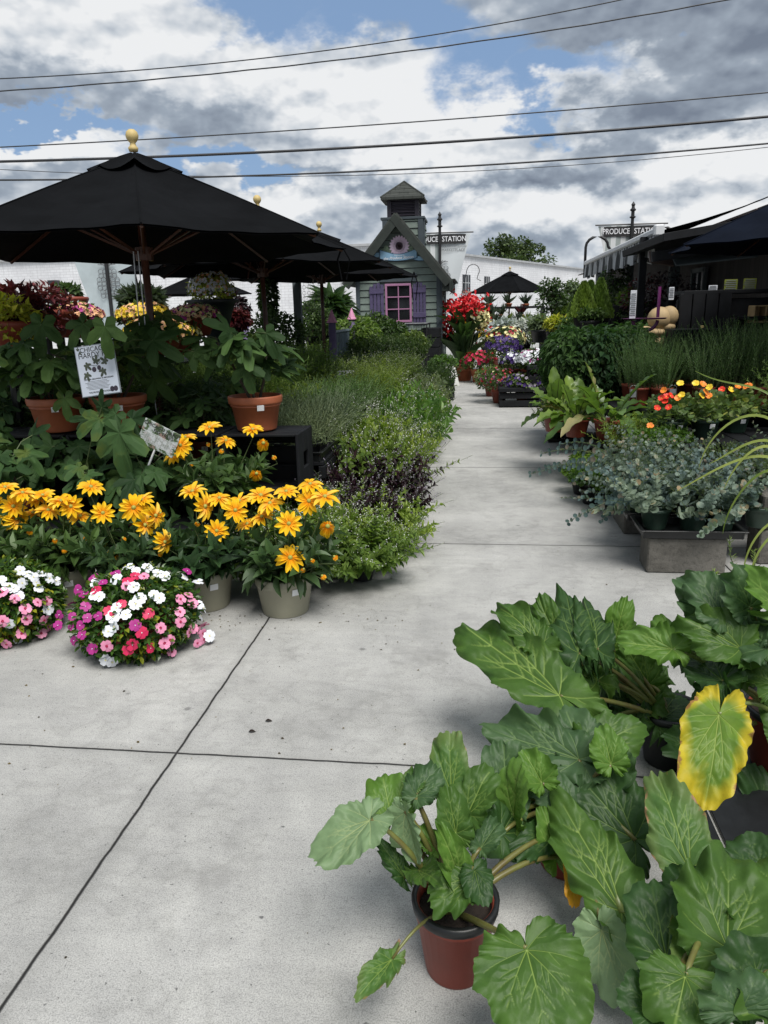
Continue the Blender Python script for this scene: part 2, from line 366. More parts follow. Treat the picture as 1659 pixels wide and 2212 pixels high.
# --- white warehouses
def brick_mat():
    M=MT('white_painted_brick'); v=M.coord(); br=M.n('ShaderNodeTexBrick'); 
    sx=M.n('ShaderNodeSeparateXYZ'); M.l(v,sx.inputs[0]); cb=M.n('ShaderNodeCombineXYZ'); M.l(sx.outputs[0],cb.inputs[0]); M.l(sx.outputs[2],cb.inputs[1]); M.l(cb.outputs[0],br.inputs['Vector'])
    br.inputs['Scale'].default_value=1; br.inputs['Brick Width'].default_value=.4; br.inputs['Row Height'].default_value=.14; br.inputs['Mortar Size'].default_value=.012
    br.inputs['Color1'].default_value=(.72,.73,.75,1); br.inputs['Color2'].default_value=(.80,.81,.83,1); br.inputs['Mortar'].default_value=(.58,.58,.6,1)
    a=M.noise(v,2.2,7,.75); b=M.noise(v,.35,4,.6)
    c=M.mix(M.rng(b,.35,.65,.0,.5),br.outputs['Color'],(.5,.50,.52,1)); c=M.mix(M.rng(a,.60,.68,0,.75),c,(.27,.24,.23,1))
    mp=M.n('ShaderNodeMapping'); mp.inputs['Scale'].default_value=(6,6,.25); M.l(v,mp.inputs[0]); st=M.noise(mp.outputs[0],1.,5,.7); c=M.mix(M.rng(st,.5,.75,0,.5),c,(.33,.33,.33,1))
    M.l(c,M.b.inputs['Base Color']); M.b.inputs['Roughness'].default_value=.85; M.bump(br.outputs['Fac'],-.3,.02); return M.m
mBrick=brick_mat(); mCap=mat('grey_roof_cap',(.4,.41,.42),.5,.2,4); mDarkWin=mat('dark_window_glass',(.02,.022,.026),.25,.4,3); mPatch=mat('rusty_brick_patch',(.30,.2,.16),.9,.4,3)
def warehouse(a,b,h,name_label,wins,door=None):
    a=np.array(a);b=np.array(b); L=np.linalg.norm((b-a)[:2]); rz=math.atan2(b[1]-a[1],b[0]-a[0])
    t=thing('warehouse',name_label,'building',(a[0],a[1],0),rz)
    g=G(); g.box((L/2,6,h/2),(L,12,h),ch=.01); part('wall',g,mBrick,t)
    g=G(); g.box((L/2,6,h+.06),(L+.2,12.3,.12)); part('roof_edge',g,mCap,t)
    for (x,z,ww,hh) in wins:
        g=G(); g.box((x,-.01,z),(ww,.06,hh)); wn=part('window',g,mDarkWin,t)
        g=G(); g.box((x,-.05,z-hh/2-.06),(ww+.2,.12,.1)); part('sill',g,mPatch,wn)
        g=G()
        for k in(1,2): g.box((x-ww/2+ww*k/3,-.055,z),(.05,.03,hh))
        g.box((x,-.052,z),(ww,.03,.05)); part('mullion',g,mCap,wn)
    return t
hW=4.72
mLamp=mat('dark_wall_lamp',(.03,.03,.035),.5,.2,5)
A=PZ(0,566,hW);B=PZ(765,533,hW); dAB=nrm(B-A)
wl_=warehouse(A-dAB*45,B+dAB*2,hW,'long white painted brick warehouse behind the umbrellas on the left','')
def onl(x,y):
    s_=A-dAB*45; n=np.array([-dAB[1],dAB[0],0]); r=ray(x,y); t=np.dot(s_-CP,n)/np.dot(r,n); p=CP+r*t; return np.dot(p-s_,dAB),p[2]
(a0,z0),(a1,z1)=onl(42,608),onl(105,645); g=G(); g.box(((a0+a1)/2,-.012,(z0+z1)/2),(a1-a0,.03,z0-z1)); part('plaster_patch',g,mat('beige_wall_patch',(.5,.47,.46),.9,.1,2),wl_)
(a0,z0),(a1,z1)=onl(238,633),onl(296,668); g=G(); g.box(((a0+a1)/2,-.014,(z0+z1)/2),(a1-a0,.04,z0-z1)); dr=part('bricked_door',g,mat('pale_grey_door',(.42,.43,.44),.8,.15,2),wl_); g=G(); g.box(((a0+a1)/2,-.08,z0+.05),(a1-a0+.3,.2,.1)); obj('lintel',g.mesh('lintel',mPatch),dr)
a0,z0=onl(121,611); g=G(); g.box((a0,-.2,z0),(.5,.4,.25)); part('wall_lamp',g,mLamp,wl_)
a0,z0=onl(700,0); g=G(); g.tube([(onl(742,640)[0],-.06,.1),(onl(742,640)[0],-.06,4.6)],.06,8); part('downpipe',g,mCap,wl_)
A2=PZ(988,551,hW);B2=PZ(1260,583,hW); d2=nrm(B2-A2); s2=A2-d2*6
def onwall(x,y):
    # pixel -> (distance along the wall, height)
    n=np.array([-d2[1],d2[0],0]); r=ray(x,y); t=np.dot(s2-CP,n)/np.dot(r,n); p=CP+r*t; return np.dot(p-s2,d2),p[2]
w_=[]
for (x0,y0,x1,y1) in ((999,593,1015,629),(1046,597,1057,628)):
    a0,z0=onwall(x0,y0);a1,z1=onwall(x1,y1); w_.append(((a0+a1)/2,(z0+z1)/2,a1-a0,z0-z1))
tw=warehouse(s2,s2+d2*75,hW,'white weathered brick warehouse receding to the right of the little green house',w_)
a0,z0=onwall(1087,545+68); 
# --- distant tree
def crown(g,n,c,r,tp,S,shell=.45,down=.2,jit=.7,tint=None,Wd=None,mi=0,hemi=None):
    u=rng.normal(size=(n,3)); u/=np.linalg.norm(u,axis=1)[:,None]
    if hemi is not None: u[:,2]=np.where(u[:,2]<hemi,-u[:,2]*.6,u[:,2])
    rr=(shell+(1-shell)*rng.random(n)**.5); P=np.array(c)+u*rr[:,None]*np.array(r)
    D=u*np.array([1,1,.6])+rng.normal(size=(n,3))*jit*.6; D[:,2]-=down; Nn=u*.7+np.array([0,0,.9])+rng.normal(size=(n,3))*jit*.5
    g.scat(tp,P,D,Nn,S*(.7+.6*rng.random(n)),None if Wd is None else Wd*(.7+.6*rng.random(n)),tint if tint is not None else np.clip(rr*0+rng.random(n),0,1),mi); return g
mOak=leafmat('tree_leaves',(.012,.028,.008),(.05,.085,.022),.6,.15)
def tree(pos,h,wid,label,seed,name='broadleaf_tree'):
    global rng; rng=np.random.default_rng(seed)
    t=thing(name,label,'tree',(pos[0],pos[1],0)); g=G(); g.tube([(0,0,0),(.1,0,h*.3),(0,0,h*.62)],[.35,.28,.12],10)
    gl=G()
    for k in range(46):
        a=rng.random()*6.28; q=rng.random()**.6; z=h*(.40+.56*rng.random()); rr=wid/2*q*math.sqrt(max(.08,1-((z-h*.58)/(h*.45))**2))
        c=(rr*math.cos(a),rr*math.sin(a),z); s=h*(.05+.07*rng.random()); crown(gl,150,c,(s*1.3,s*1.3,s),OVs,.24,.3,.2,.9)
        if k%4==0: g.tube([(0,0,h*.35),(c[0]*.5,c[1]*.5,(h*.45+z)/2),c],[.1,.06,.02],5)
    part('trunk',g,mBark,t); part('crown',gl,mOak,t); return t
p=PD(1090,560,66); tree(p,7.6,7.4,'leafy green tree rising above the white warehouse roof',5)
# ================================================================ green house
mSide=mat('grey_green_clapboard',(.15,.19,.165),.7,.2,5,.1); mTrim=mat('slate_trim',(.045,.06,.07),.65,.2,6,.1); mFascia=mat('dark_green_fascia',(.017,.024,.019),.7,.4,8,.2)
mPurple=mat('purple_shutter',(.065,.05,.115),.65,.2,8,.1); mPink=mat('pink_frame',(.33,.15,.26),.6,.1,8); mGlass=mat('dark_glass',(.012,.013,.015),.08,.3,3); mLouv=mat('dark_purple_louvre',(.016,.012,.022),.6,.3,6)
def shingle():
    M=MT('slate_shingles'); v=M.coord(); br=M.n('ShaderNodeTexBrick'); M.l(v,br.inputs['Vector']); br.inputs['Scale'].default_value=1; br.inputs['Brick Width'].default_value=.19; br.inputs['Row Height'].default_value=.12; br.inputs['Mortar Size'].default_value=.008
    br.inputs['Color1'].default_value=(.03,.036,.031,1); br.inputs['Color2'].default_value=(.06,.065,.057,1); br.inputs['Mortar'].default_value=(.012,.013,.012,1)
    M.l(M.mix(M.noise(v,9,4),br.outputs['Color'],(.04,.045,.04,1)),M.b.inputs['Base Color']); M.b.inputs['Roughness'].default_value=.9; M.bump(br.outputs['Fac'],-.6,.02); return M.m
mShin=shingle()
HX0,HX1,HY0,HY1=-2.60,-.83,16.2,18.0; HZ=2.25; HP=3.30; HM=(HX0+HX1)/2
def clap(g,x0f,x1f,z0,z1,y,side=None,step=.14):
    """clapboards facing -Y at y (side=None) or facing +X at x=y (side=(y0,y1))"""
    z=z0
    while z<z1-.01:
        zt=min(z+step,z1)
        if side is None:
            a,b=x0f(z),x1f(z);a2,b2=x0f(zt),x1f(zt)
            if b-a<.03: break
            if b2<a2: a2=b2=(a2+b2)/2
            g.add([(a,y-.032,z+.014),(b,y-.032,z+.014),(b2,y-.010,zt),(a2,y-.010,zt),(a,y,z+.014),(b,y,z+.014)],[(0,1,2,3),(4,5,1,0)]); g.add([(a,y-.008,z-.002),(b,y-.008,z-.002),(b,y-.008,z+.016),(a,y-.008,z+.016)],[(0,1,2,3)],mi=1)  # dark strip under each board is shadow put in as colour
        else:
            a,b=side; g.add([(y+.032,a,z+.014),(y+.032,b,z+.014),(y+.010,b,zt),(y+.010,a,zt),(y,a,z+.014),(y,b,z+.014)],[(0,1,2,3),(4,5,1,0)]); g.add([(y+.008,a,z-.002),(y+.008,b,z-.002),(y+.008,b,z+.016),(y+.008,a,z+.016)],[(0,1,2,3)],mi=1)  # same painted shadow strip below the side boards
        z=zt
h=thing('garden_house','small grey green clapboard house with purple shutters and a roof cupola','house',(HM,HY0,0))
g=G(); x0=HX0;x1=HX1
prof=[(HX0,0),(HX1,0),(HX1,HZ),(HM,HP),(HX0,HZ)]
V=[(x,HY0,z) for x,z in prof]+[(x,HY1,z) for x,z in prof]
g.add(V,[(0,1,2,3,4),(9,8,7,6,5)]+[(i,i+5,(i+1)%5+5,(i+1)%5) for i in (0,1,4)])
sl=(HP-HZ)/(HX1-HM)
clap(g,lambda z:HX0+max(0,(z-HZ)/sl),lambda z:HX1-max(0,(z-HZ)/sl),.1,HP,HY0-.002)
clap(g,None,None,.1,HZ,HX1+.002,side=(HY0,HY1))
wpart('wall',g,[mSide,mInk],h)
for x in(HX0+.03,HX1-.03): g=G(); g.box((x,HY0-.02,HZ/2),(.085,.06,HZ)); wpart('corner_trim',g,mTrim,h)
for y in(HY0+.0,HY1-.04): g=G(); g.box((HX1+.02,y,HZ/2),(.05,.09,HZ)); wpart('corner_trim',g,mTrim,h)
# roof: two slabs + rake boards
ov=.38
for sgn in(-1,1):
    ang=math.atan2(HP-HZ,(HX1-HM)); Ls=(HX1-HM)/math.cos(ang)+ov; 
    g=G(); g.box((Ls/2,0,0),(Ls,HY1-HY0+.45,.07)); cx=HM; rt=obj('roof',g.mesh('roof',mShin),h,(cx-h.location[0],(HY1-HY0)/2-.03,HP+.09),(0,ang if sgn>0 else math.pi-ang,0))
    g=G(); g.box((Ls/2,-(HY1-HY0)/2-.24-(.006 if sgn>0 else 0),-.08 if sgn>0 else .08),(Ls,.05,.155)); rk=obj('rake_board',g.mesh('rake_board',mFascia),h,rt.location,rt.rotation_euler)
g=G()
xe=HX1+ov*math.cos(ang); ze=HZ-ov*math.sin(ang)+.02
g.box((xe-.08,HY0-.13,ze),(.22,.24,.24)); g.box((HX1+.17,(HY0+HY1)/2,HZ-.16),(.3,HY1-HY0+.3,.03)); g.box((xe-.02,(HY0+HY1)/2,ze-.03),(.04,HY1-HY0+.7,.2))
wpart('eave_box',g,mFascia,h)
# cupola
cxx,cyy=PY(872,470,17.1)[0]+.02,17.1
g=G(); zb0,zb1=HP-.55,3.36; hb=.42
clapg=G(); clapg.box((cxx,cyy,(zb0+zb1)/2),(hb*2,hb*2,zb1-zb0)); clap(clapg,lambda z:cxx-hb,lambda z:cxx+hb,zb0,zb1,cyy-hb-.002); clap(clapg,None,None,zb0,zb1,cxx+hb+.002,side=(cyy-hb,cyy+hb))
cb=wpart('cupola_base',clapg,[mSide,mInk],h)
g=G(); g.box((cxx,cyy,zb1+.025),(hb*2+.1,hb*2+.1,.05))
for sx in(-1,1): g.box((cxx+sx*(hb-.04),cyy-hb-.02,(zb0+zb1)/2),(.11,.05,zb1-zb0-.01)); 
g.box((cxx+hb+.02,cyy-hb+.04,(zb0+zb1)/2),(.05,.09,zb1-zb0-.01)); wpart('cupola_trim',g,mTrim,h)
g=G(); hl=.33; zl0,zl1=zb1+.052,zb1+.44
g.box((cxx,cyy,(zl0+zl1)/2),(hl*2-.06,hl*2-.06,zl1-zl0))
for z in np.arange(zl0+.05,zl1,.065): g.box((cxx,cyy-hl+.02,z),(hl*2-.12,.05,.02),rx=.6); g.box((cxx+hl-.02,cyy,z),(.05,hl*2-.12,.02),ry=.6)
for sx in(-1,1):
    for sy in(-1,1): g.box((cxx+sx*(hl-.035),cyy+sy*(hl-.035),(zl0+zl1)/2),(.09,.09,zl1-zl0))
wpart('cupola_louvres',g,mLouv,h)
g=G(); o=.46; zr=zl1+.01; zt=zr+.36
g.add([(cxx-o,cyy-o,zr),(cxx+o,cyy-o,zr),(cxx+o,cyy+o,zr),(cxx-o,cyy+o,zr),(cxx,cyy,zt),(cxx-o,cyy-o,zr-.05),(cxx+o,cyy-o,zr-.05),(cxx+o,cyy+o,zr-.05),(cxx-o,cyy+o,zr-.05)],[(0,1,4),(1,2,4),(2,3,4),(3,0,4),(5,6,1,0),(6,7,2,1),(7,8,3,2),(8,5,0,3),(8,7,6,5)])
for k in range(1,4):
    f=k/4; q=o*(1-f); z=zr+f*(zt-zr); 
    for a,b in (((-q,-q),(q,-q)),((q,-q),(q,q))): g.tube([(cxx+a[0],cyy+a[1],z+.004),(cxx+b[0],cyy+b[1],z+.004)],.008,4)
for q in((-1,-1),(1,-1),(1,1)): g.tube([(cxx+q[0]*o,cyy+q[1]*o,zr),(cxx,cyy,zt)],.02,5)
wpart('cupola_roof',g,mShin,h)
# window, shutters
wx0,wx1=PY(836,692,16.18)[0],PY(888,692,16.18)[0]; wz0,wz1=PY(860,694,16.18)[2],2.02
win=None
g=G(); g.box(((wx0+wx1)/2,HY0-.03,(wz0+wz1)/2),(wx1-wx0-.03,.03,wz1-wz0-.03)); win=wpart('window',g,mGlass,h)
g=G(); cxw=(wx0+wx1)/2
for x in(wx0,wx1): g.box((x,HY0-.05,(wz0+wz1)/2),(.042,.07,wz1-wz0))
for z in(wz0,wz1): g.box((cxw,HY0-.052,z),(wx1-wx0+.05,.07,.045))
g.box((cxw,HY0-.05,(wz0+wz1)/2),(.022,.05,wz1-wz0-.04))
for k in(1,2): g.box((cxw,HY0-.051,wz0+(wz1-wz0)*k/3),(wx1-wx0-.03,.05,.022))
fr=obj('frame',g.mesh('frame',mPink),win); 
g=G(); g.box((cxw,HY0-.04,wz1+.14),(.78,.06,.16)); wpart('head_trim',g,mTrim,h)
for (xa,xb) in ((PY(800,690,16.18)[0],wx0-.05),(wx1+.05,PY(921,690,16.18)[0])):
    g=G(); n=4; wdt=(xb-xa)/n
    for i in range(n):
        x=xa+wdt*(i+.5); rt=(i if xa<cxw else n-1-i); top=2.0+.035*rt*2-.02*rt*rt
        g.box((x,HY0-.05,(wz0-.06+top)/2),(wdt-.012,.03,top-wz0+.06))
    g.box(((xa+xb)/2,HY0-.075,wz0+.12),(xb-xa,.02,.1)); g.box(((xa+xb)/2,HY0-.075,wz1-.12),(xb-xa,.02,.1)); wpart('shutter',g,mPurple,h)
# emblem: pink flower, leaves, blue ribbon with lettering
mPet=mat('painted_pale_pink',(.80,.62,.78),.6,.15,30); mPet2=mat('painted_rose_centre',(.62,.42,.52),.6,.15,30); mRib=mat('painted_blue_ribbon',(.24,.42,.58),.6,.15,9); mLfP=mat('painted_sage_leaf',(.22,.30,.2),.6,.4,30); mRibD=mat('painted_navy_edge',(.03,.07,.13),.6,.2,9)
e0=PY(862,531,16.12); ex,ez=e0[0],e0[2]
em=thing('emblem','painted wooden emblem with a pink flower over a blue ribbon under the gable','sign',(ex,HY0-.045,ez))
g=G()
tpP=strip([.1,.4,.5,.35,.03],0,0,2)
for ring,(n,r,s,mi) in enumerate(((20,.09,.135,0),(18,.065,.105,0),(14,.03,.08,0),(9,.0,.045,1))):
    a=np.arange(n)*2*math.pi/n+ring*.2; P_=np.stack([r*np.cos(a)*.9,np.full(n,-.006*ring),r*np.sin(a)*.9],1); D_=np.stack([np.cos(a),np.zeros(n),np.sin(a)],1)
    g.scat(tpP,P_,D_,np.tile([0,-1.,0],(n,1)),s,.065,.5,mi)
part('flower',g,[mPet,mPet2],em)
g=G(); n=60; rr=np.random.default_rng(3); P_=np.stack([rr.choice([-1,1],n)*(.12+.28*rr.random(n)),.002+.004*rr.random(n),-.20+.2*rr.random(n)],1); P_[:,2]-=np.abs(P_[:,0])*.25-.07
g.scat(tpP,P_,np.stack([rr.normal(size=n),np.zeros(n),rr.normal(size=n)],1),np.tile([0,-1.,0],(n,1)),.075,.05,.5); part('painted_leaves',g,mLfP,em)
def ribbon(g,x0,x1,amp,hh,z0,y,ph):
    t=np.linspace(0,1,24); x=x0+(x1-x0)*t; z=z0+amp*np.sin(t*math.pi*1.0+ph); V=[];k=len(t)
    for yy in(y,y+.015): 
        for s_ in(-1,1): V+=[(x[i],yy,z[i]+s_*hh/2*(1+.15*math.cos(6*t[i]))) for i in range(k)]
    F=[(i,i+1,k+i+1,k+i) for i in range(k-1)]+[(k+i,k+i+1,3*k+i+1,3*k+i) for i in range(k-1)]+[(i+1,i,2*k+i,2*k+i+1) for i in range(k-1)]
    g.add(V,F)
g=G(); ribbon(g,-.40,.36,-.07,.14,-.155,-.03,0); ribbon(g,.26,.62,.05,.09,-.21,-.012,3.0); ribbon(g,-.52,-.34,.03,.09,-.19,-.012,0); rb=part('ribbon',g,mRib,em)
g=G(); ribbon(g,-.415,.375,-.07,.165,-.155,-.026,0); ribbon(g,.25,.64,.05,.11,-.21,-.008,3.0); ribbon(g,-.54,-.33,.03,.11,-.19,-.008,0); part('ribbon_edge',g,mRibD,em)
text('Welcome to',.042,mWhite,rb,(-.0,-.036,-.185),(R_(90),0,0)); text('the Produce Station',.078,mWhite,rb,(-.02,-.036,-.235),(R_(90),R_(-2),0),shear=.35,bold=.001)
# ================================================================ umbrellas
def umbrella(x,y,zr,r,rise,label,rot=0.,tilt=(0,0),n=8,cloth=None,foot=0,group='canvas market umbrellas'):
    cloth=cloth or mCloth
    t=thing('market_umbrella',label,'umbrella',(x,y,0),0,group)
    Rm=np.array(Matrix.Rotation(tilt[0],3,'X')@Matrix.Rotation(tilt[1],3,'Y'))
    piv=np.array([0,0,zr-.2])
    tr=lambda V:(np.asarray(V,float)-piv)@Rm.T+piv
    za=zr+rise; nu,nv=10,10
    def surf(rf0,rf1,dz,sc_,lift=0.):
        V=[];Fc=[];per=n*nu
        for j in range(nv+1):
            f=rf0+(rf1-rf0)*j/nv
            for i in range(per):
                k=i//nu; u=(i%nu)/nu; a0=rot+k*2*math.pi/n; a1=a0+2*math.pi/n
                p0=np.array([math.cos(a0),math.sin(a0)]);p1=np.array([math.cos(a1),math.sin(a1)])
                pp=(p0*(1-u)+p1*u); b=4*u*(1-u); rad=f*r; pp=pp*rad*(1-sc_*b*f*f*.10)
                z=za-rise*(f**1.06)-.035*b*math.sin(f*math.pi)*r+dz+lift
                V.append((pp[0],pp[1],z+.0035*math.sin(f*23+k*2+3*u)*b+.003*math.sin(i*1.7+f*5)*f))
        for j in range(nv):
            for i in range(per): a=j*per+i;b2=j*per+(i+1)%per; Fc.append((a,a+per,b2+per,b2))
        return V,Fc
    g=G(); V,F_=surf(.02,1,0,1); g.add(tr(V),F_)
    V2=[];  # hem
    V,F_=surf(.02,.995,-.012,1); g.add(tr(V),[f[::-1] for f in F_]); 
    for k in range(n):
        a=rot+k*2*math.pi/n; g.tube(tr([(f*r*math.cos(a),f*r*math.sin(a),za-rise*f**1.06+.002) for f in np.linspace(.05,1,8)]),.0045,4)
    canopy=part('canopy',g,cloth,t)
    g=G(); V,F_=surf(.02,.215,.03,1.5); V=np.array(V); 
    aa=np.arctan2(V[:,1],V[:,0]); rr_=np.hypot(V[:,0],V[:,1])/(.215*r); V[:,2]+=.018*rr_**3*np.sin(aa*5+1); g.add(tr(V),F_); part('vent_cap',g,cloth,t)
    g=G(); V0=[]; g.lathe([(0,0),(.026,0),(.031,.02),(.020,.032),(.016,.048),(.026,.058),(.036,.074),(.039,.092),(.033,.111),(.018,.124),(0,.128)],18,(0,0,za+.03)); g.V=[tr(v) for v in g.V]; part('finial',g,mFin,t,True)
    base=np.array([0,0,.0]); top=tr([[0,0,za]])[0]; 
    b0=np.array([-(top[0])*.9,-(top[1])*.9,0]) 
    g=G(); g.tube([b0+(top-b0)*f for f in(0,.5,1)],.024,12); pole=part('pole',g,mWood,t,True)
    g=G(); dirp=(top-b0)/top[2]; g.tube([b0,b0+dirp*.75],.034,12); g.lathe([(.0,.0),(.24,.0),(.24,.05),(.06,.08),(.06,.12)],20,(b0[0],b0[1],0)); part('base',g,mBlackPl,t)
    hub=tr([[0,0,zr-.02]])[0]
    g=G(); q=tr([[0,0,zr+.01],[0,0,zr-.07]]); g.tube(q,.055,10); part('hub',g,mWood,t)
    for k in range(n):
        a=rot+k*2*math.pi/n; c,s_=math.cos(a),math.sin(a)
        g=G(); g.tube(tr([(.03*c,.03*s_,za-.03),(r*.98*c,r*.98*s_,zr-.012+.0)]),.010,5); rb=part('rib',g,mWood,t)
        g=G(); g.tube(tr([(.05*c,.05*s_,zr-.03),(r*.5*c,r*.5*s_,zr+rise*.5-.02)]),.009,5); obj('strut',g.mesh('strut',mWood),rb)
    g=G(); a=rot+2*math.pi/n*.0; p=tr([(r*.97*math.cos(a),r*.97*math.sin(a),zr)])[0]
    return t,tr
def tie(parent,p,L):
    g=G(); p=np.array(p)
    for dx in(-.012,.016): g.tube([p,p+np.array([dx*3,0,-L*.4]),p+np.array([dx*1.2,.01,-L])],.0065,4)
    part('tie_strap',g,mCloth,parent)
c=PD(326,690,5.0); r=1.33; zr1=1.875
rot1=math.atan2(CP[1]-c[1],CP[0]-c[0])
u1,tr=umbrella(c[0],c[1],zr1,r,.54,'largest black market umbrella, nearest, beside the fig pots',rot1,tilt=(-.004,-.003))
a=rot1+math.pi/2; tie(u1,(r*.98*math.cos(a),r*.98*math.sin(a),zr1+.02),.22)
g=G(); g.tube([(.0,-.09,zr1-.02),(-.0,-.1,1.3),(.03,-.12,.75)],.004,4); g.tube([(-.03,-.09,zr1-.02),(-.04,-.1,1.32)],.004,4); part('pull_cord',g,mSteel,u1)
c=PD(574,690,7.6); rot2=math.atan2(-c[1],-c[0]); u2,tr=umbrella(c[0],c[1],1.885,1.34,.52,'second black market umbrella from the front in the left row',rot2+.13,tilt=(0,-.012))
tie(u2,(1.33*math.cos(rot2-.9),1.33*math.sin(rot2-.9),1.95),.3)
c=PD(698,690,10.4); rot3=math.atan2(-c[1],-c[0]); u3,tr=umbrella(c[0],c[1],1.92,1.33,.56,'black market umbrella with its tip in front of the green house',rot3+.1)
tie(u3,(1.3*math.cos(rot3+1.15),1.3*math.sin(rot3+1.15),1.95),.35)
c=PD(437,680,19); umbrella(c[0],c[1],2.0,1.25,.5,'small far black umbrella behind the urn of white foliage',.3)
c=PD(1100,670,24.5); umbrella(c[0],c[1],2.0,1.3,.62,'black market umbrella over the far shelves of aloe pots',.2)
c=PD(1782,670,6.9); umbrella(c[0],c[1],1.95,1.42,.56,'dark navy umbrella at the right edge over the black counter',math.atan2(-c[1],-c[0])-.9,cloth=mClothN)
# ================================================================ banners
def banner_mat():
    M=MT('striped_banner_cloth'); v=M.coord(); s=M.n('ShaderNodeSeparateXYZ'); M.l(v,s.inputs[0])
    f=M.math('FRACT',M.math('MULTIPLY',s.outputs[0],3.4)); st=M.rng(f,.48,.52); c=M.mix(st,(.60,.62,.62,1),(.30,.34,.33,1))
    c=M.mix(M.rng(s.outputs[0],-.02,.0),c,(.55,.585,.60,1)); M.l(c,M.b.inputs['Base Color']); M.b.inputs['Roughness'].default_value=.8; return M.m
mBan=banner_mat(); mBanW=mat('pale_banner_cloth',(.42,.48,.50),.8,.12,3)
def banner(x,y,D,label,pine=False,S=1.,full=True):
    p=PD(x,y,D); t=thing('banner_post',label,'banner',(p[0],p[1],0),yaw*0+R_(5)); zt=p[2]
    g=G(); g.tube([(0,0,0),(0,0,zt+.25)],.045*S,10); g.lathe([(.045,0),(.09,.03),(.09,.05),(.05,.07),(.05,.2),(.085,.22),(.085,.25),(.05,.28),(.04,.33),(.06,.38),(.0,.47)],12,(0,0,zt+.1)); part('post',g,mIron,t)
    g=G(); g.tube([(-1.05*S,.06,zt-.05),(1.05*S,.06,zt-.05)],.022,6); part('cross_bar',g,mIron,t)
    g=G(); k=10; V=[]
    for j in range(k+1):
        z=zt-.08-2.75*S*j/k; hw=max(.16,.96-.70*2.75/2.75*j/k*1.0)*S
        for i in range(9): u=-1+2*i/8; V.append((u*hw,.06+.03*math.sin(u*4+j*.7),z))
    F_=[(j*9+i,j*9+i+1,(j+1)*9+i+1,(j+1)*9+i) for j in range(k) for i in range(8)]
    g.add(V,F_); cl=part('cloth',g,mBanW if pine else mBan,t,True)
    g=G(); g.box((0,.015,zt-.24),(1.62*S,.012,.27)); bd=part('black_band',g,mInk,t)
    obj0=text('PRODUCE',.215*S,mWhite,bd,(-.055*S,.004,zt-.245),(R_(90),0,0),bold=.002,align='RIGHT',sx=.80); text('STATION',.215*S,mWhite,bd,(.065*S,.004,zt-.245),(R_(90),0,0),bold=.002,align='LEFT',sx=.84)
    text('YOUR NEIGHBORHOOD',.075*S,mInkG,cl,(.42*S,.02,zt-.46),(R_(90),0,0)); text('MARKETPLACE',.11*S,mInkG,cl,(.42*S,.02,zt-.57),(R_(90),0,0))
    g=G()
    for q in range(7):
        for i in range(5-abs(q-3)//2):
            cx=(i-(4-abs(q-3)//2)/2)*.13; cz=zt-1.1-q*.11
            an=np.linspace(0,6.283,9); g.tube(np.stack([cx+.066*np.cos(an),np.full(9,.015),cz+.066*np.sin(an)],1),.009,4)
    for a in np.linspace(-.9,.9,7): g.tube([(0,.015,zt-1.02),(math.sin(a)*.12,.015,zt-.92),(math.sin(a)*.32,.015,zt-.98+.12*math.cos(a))],.011,4)
    pg=part('printed_pineapple',g,mInkG,t)
    return t
banner(950,499,24.5,'striped shop banner on a black post partly behind the green house roof')
banner(1366,480,23,'striped shop banner on a finialed black post behind the awning')
banner(221,497,22,'pale pineapple banner hanging under the left edge of the largest umbrella',True,1.15)
# ================================================================ right-hand barn
def plank_mat():
    M=MT('weathered_barn_planks'); v=M.coord(); s=M.n('ShaderNodeSeparateXYZ'); M.l(v,s.inputs[0])
    f=M.math('FRACT',M.math('MULTIPLY',s.outputs[1],6.)); fl=M.math('FLOOR',M.math('MULTIPLY',s.outputs[1],6.))
    wn=M.n('ShaderNodeTexWhiteNoise',noise_dimensions='1D'); M.l(fl,wn.inputs['W'])
    c=M.mix(wn.outputs['Value'],(.035,.027,.024,1),(.075,.062,.055,1)); mp=M.n('ShaderNodeMapping'); mp.inputs['Scale'].default_value=(20,20,1.5); M.l(v,mp.inputs[0])
    c=M.mix(M.noise(mp.outputs[0],2,5,.7),c,(.02,.018,.018,1)); gp=M.rng(M.math('ABSOLUTE',M.math('SUBTRACT',f,.5)),.46,.48,0,1); c=M.mix(gp,c,(.003,.003,.003,1))
    M.l(c,M.b.inputs['Base Color']); M.b.inputs['Roughness'].default_value=.85; return M.m
mPlank=plank_mat(); mRustR=mat('rusty_sheet_metal',(.07,.045,.035),.6,.5,3,.1); mSheet=mat('blue_grey_sheet_metal',(.10,.12,.125),.45,.3,3,metal=.2); mGreyPost=mat('grey_green_post',(.09,.11,.115),.7,.2,6)
def stripe_mat():
    M=MT('striped_awning_cloth'); v=M.coord(); s=M.n('ShaderNodeSeparateXYZ'); M.l(v,s.inputs[0])
    f=M.rng(M.math('FRACT',M.math('MULTIPLY',s.outputs[1],5.)),.45,.55); c=M.mix(f,(.42,.43,.44,1),(.05,.053,.055,1)); M.l(c,M.b.inputs['Base Color']); M.b.inputs['Roughness'].default_value=.85; return M.m
mStripe=stripe_mat(); mBarW=mat('white_awning_bar',(.62,.63,.64),.45,.1,4)
b=thing('barn','low dark weathered plank barn along the right side with rusty eaves','building',(3.6,15,0))
g=G(); g.box((2.5,0,1.3),(5,20,2.6)); wl=part('wall',g,mPlank,b)
for s_,mm in ((0,mRustR),(1,mSheet)):
    g=G(); n=10 if s_==0 else 5
    for i in range(n):
        y=-9.5+i*(20/n); g.box((.6,y+10/n,2.68+s_*.03),(2.2,20/n-.06,.03),ry=-.18)
    if s_==0: part('roof',g,mm,b)
g=G(); g.box((4,0,3.1),(6,20.3,.05),ry=-.14); part('upper_roof',g,mRustR,b)
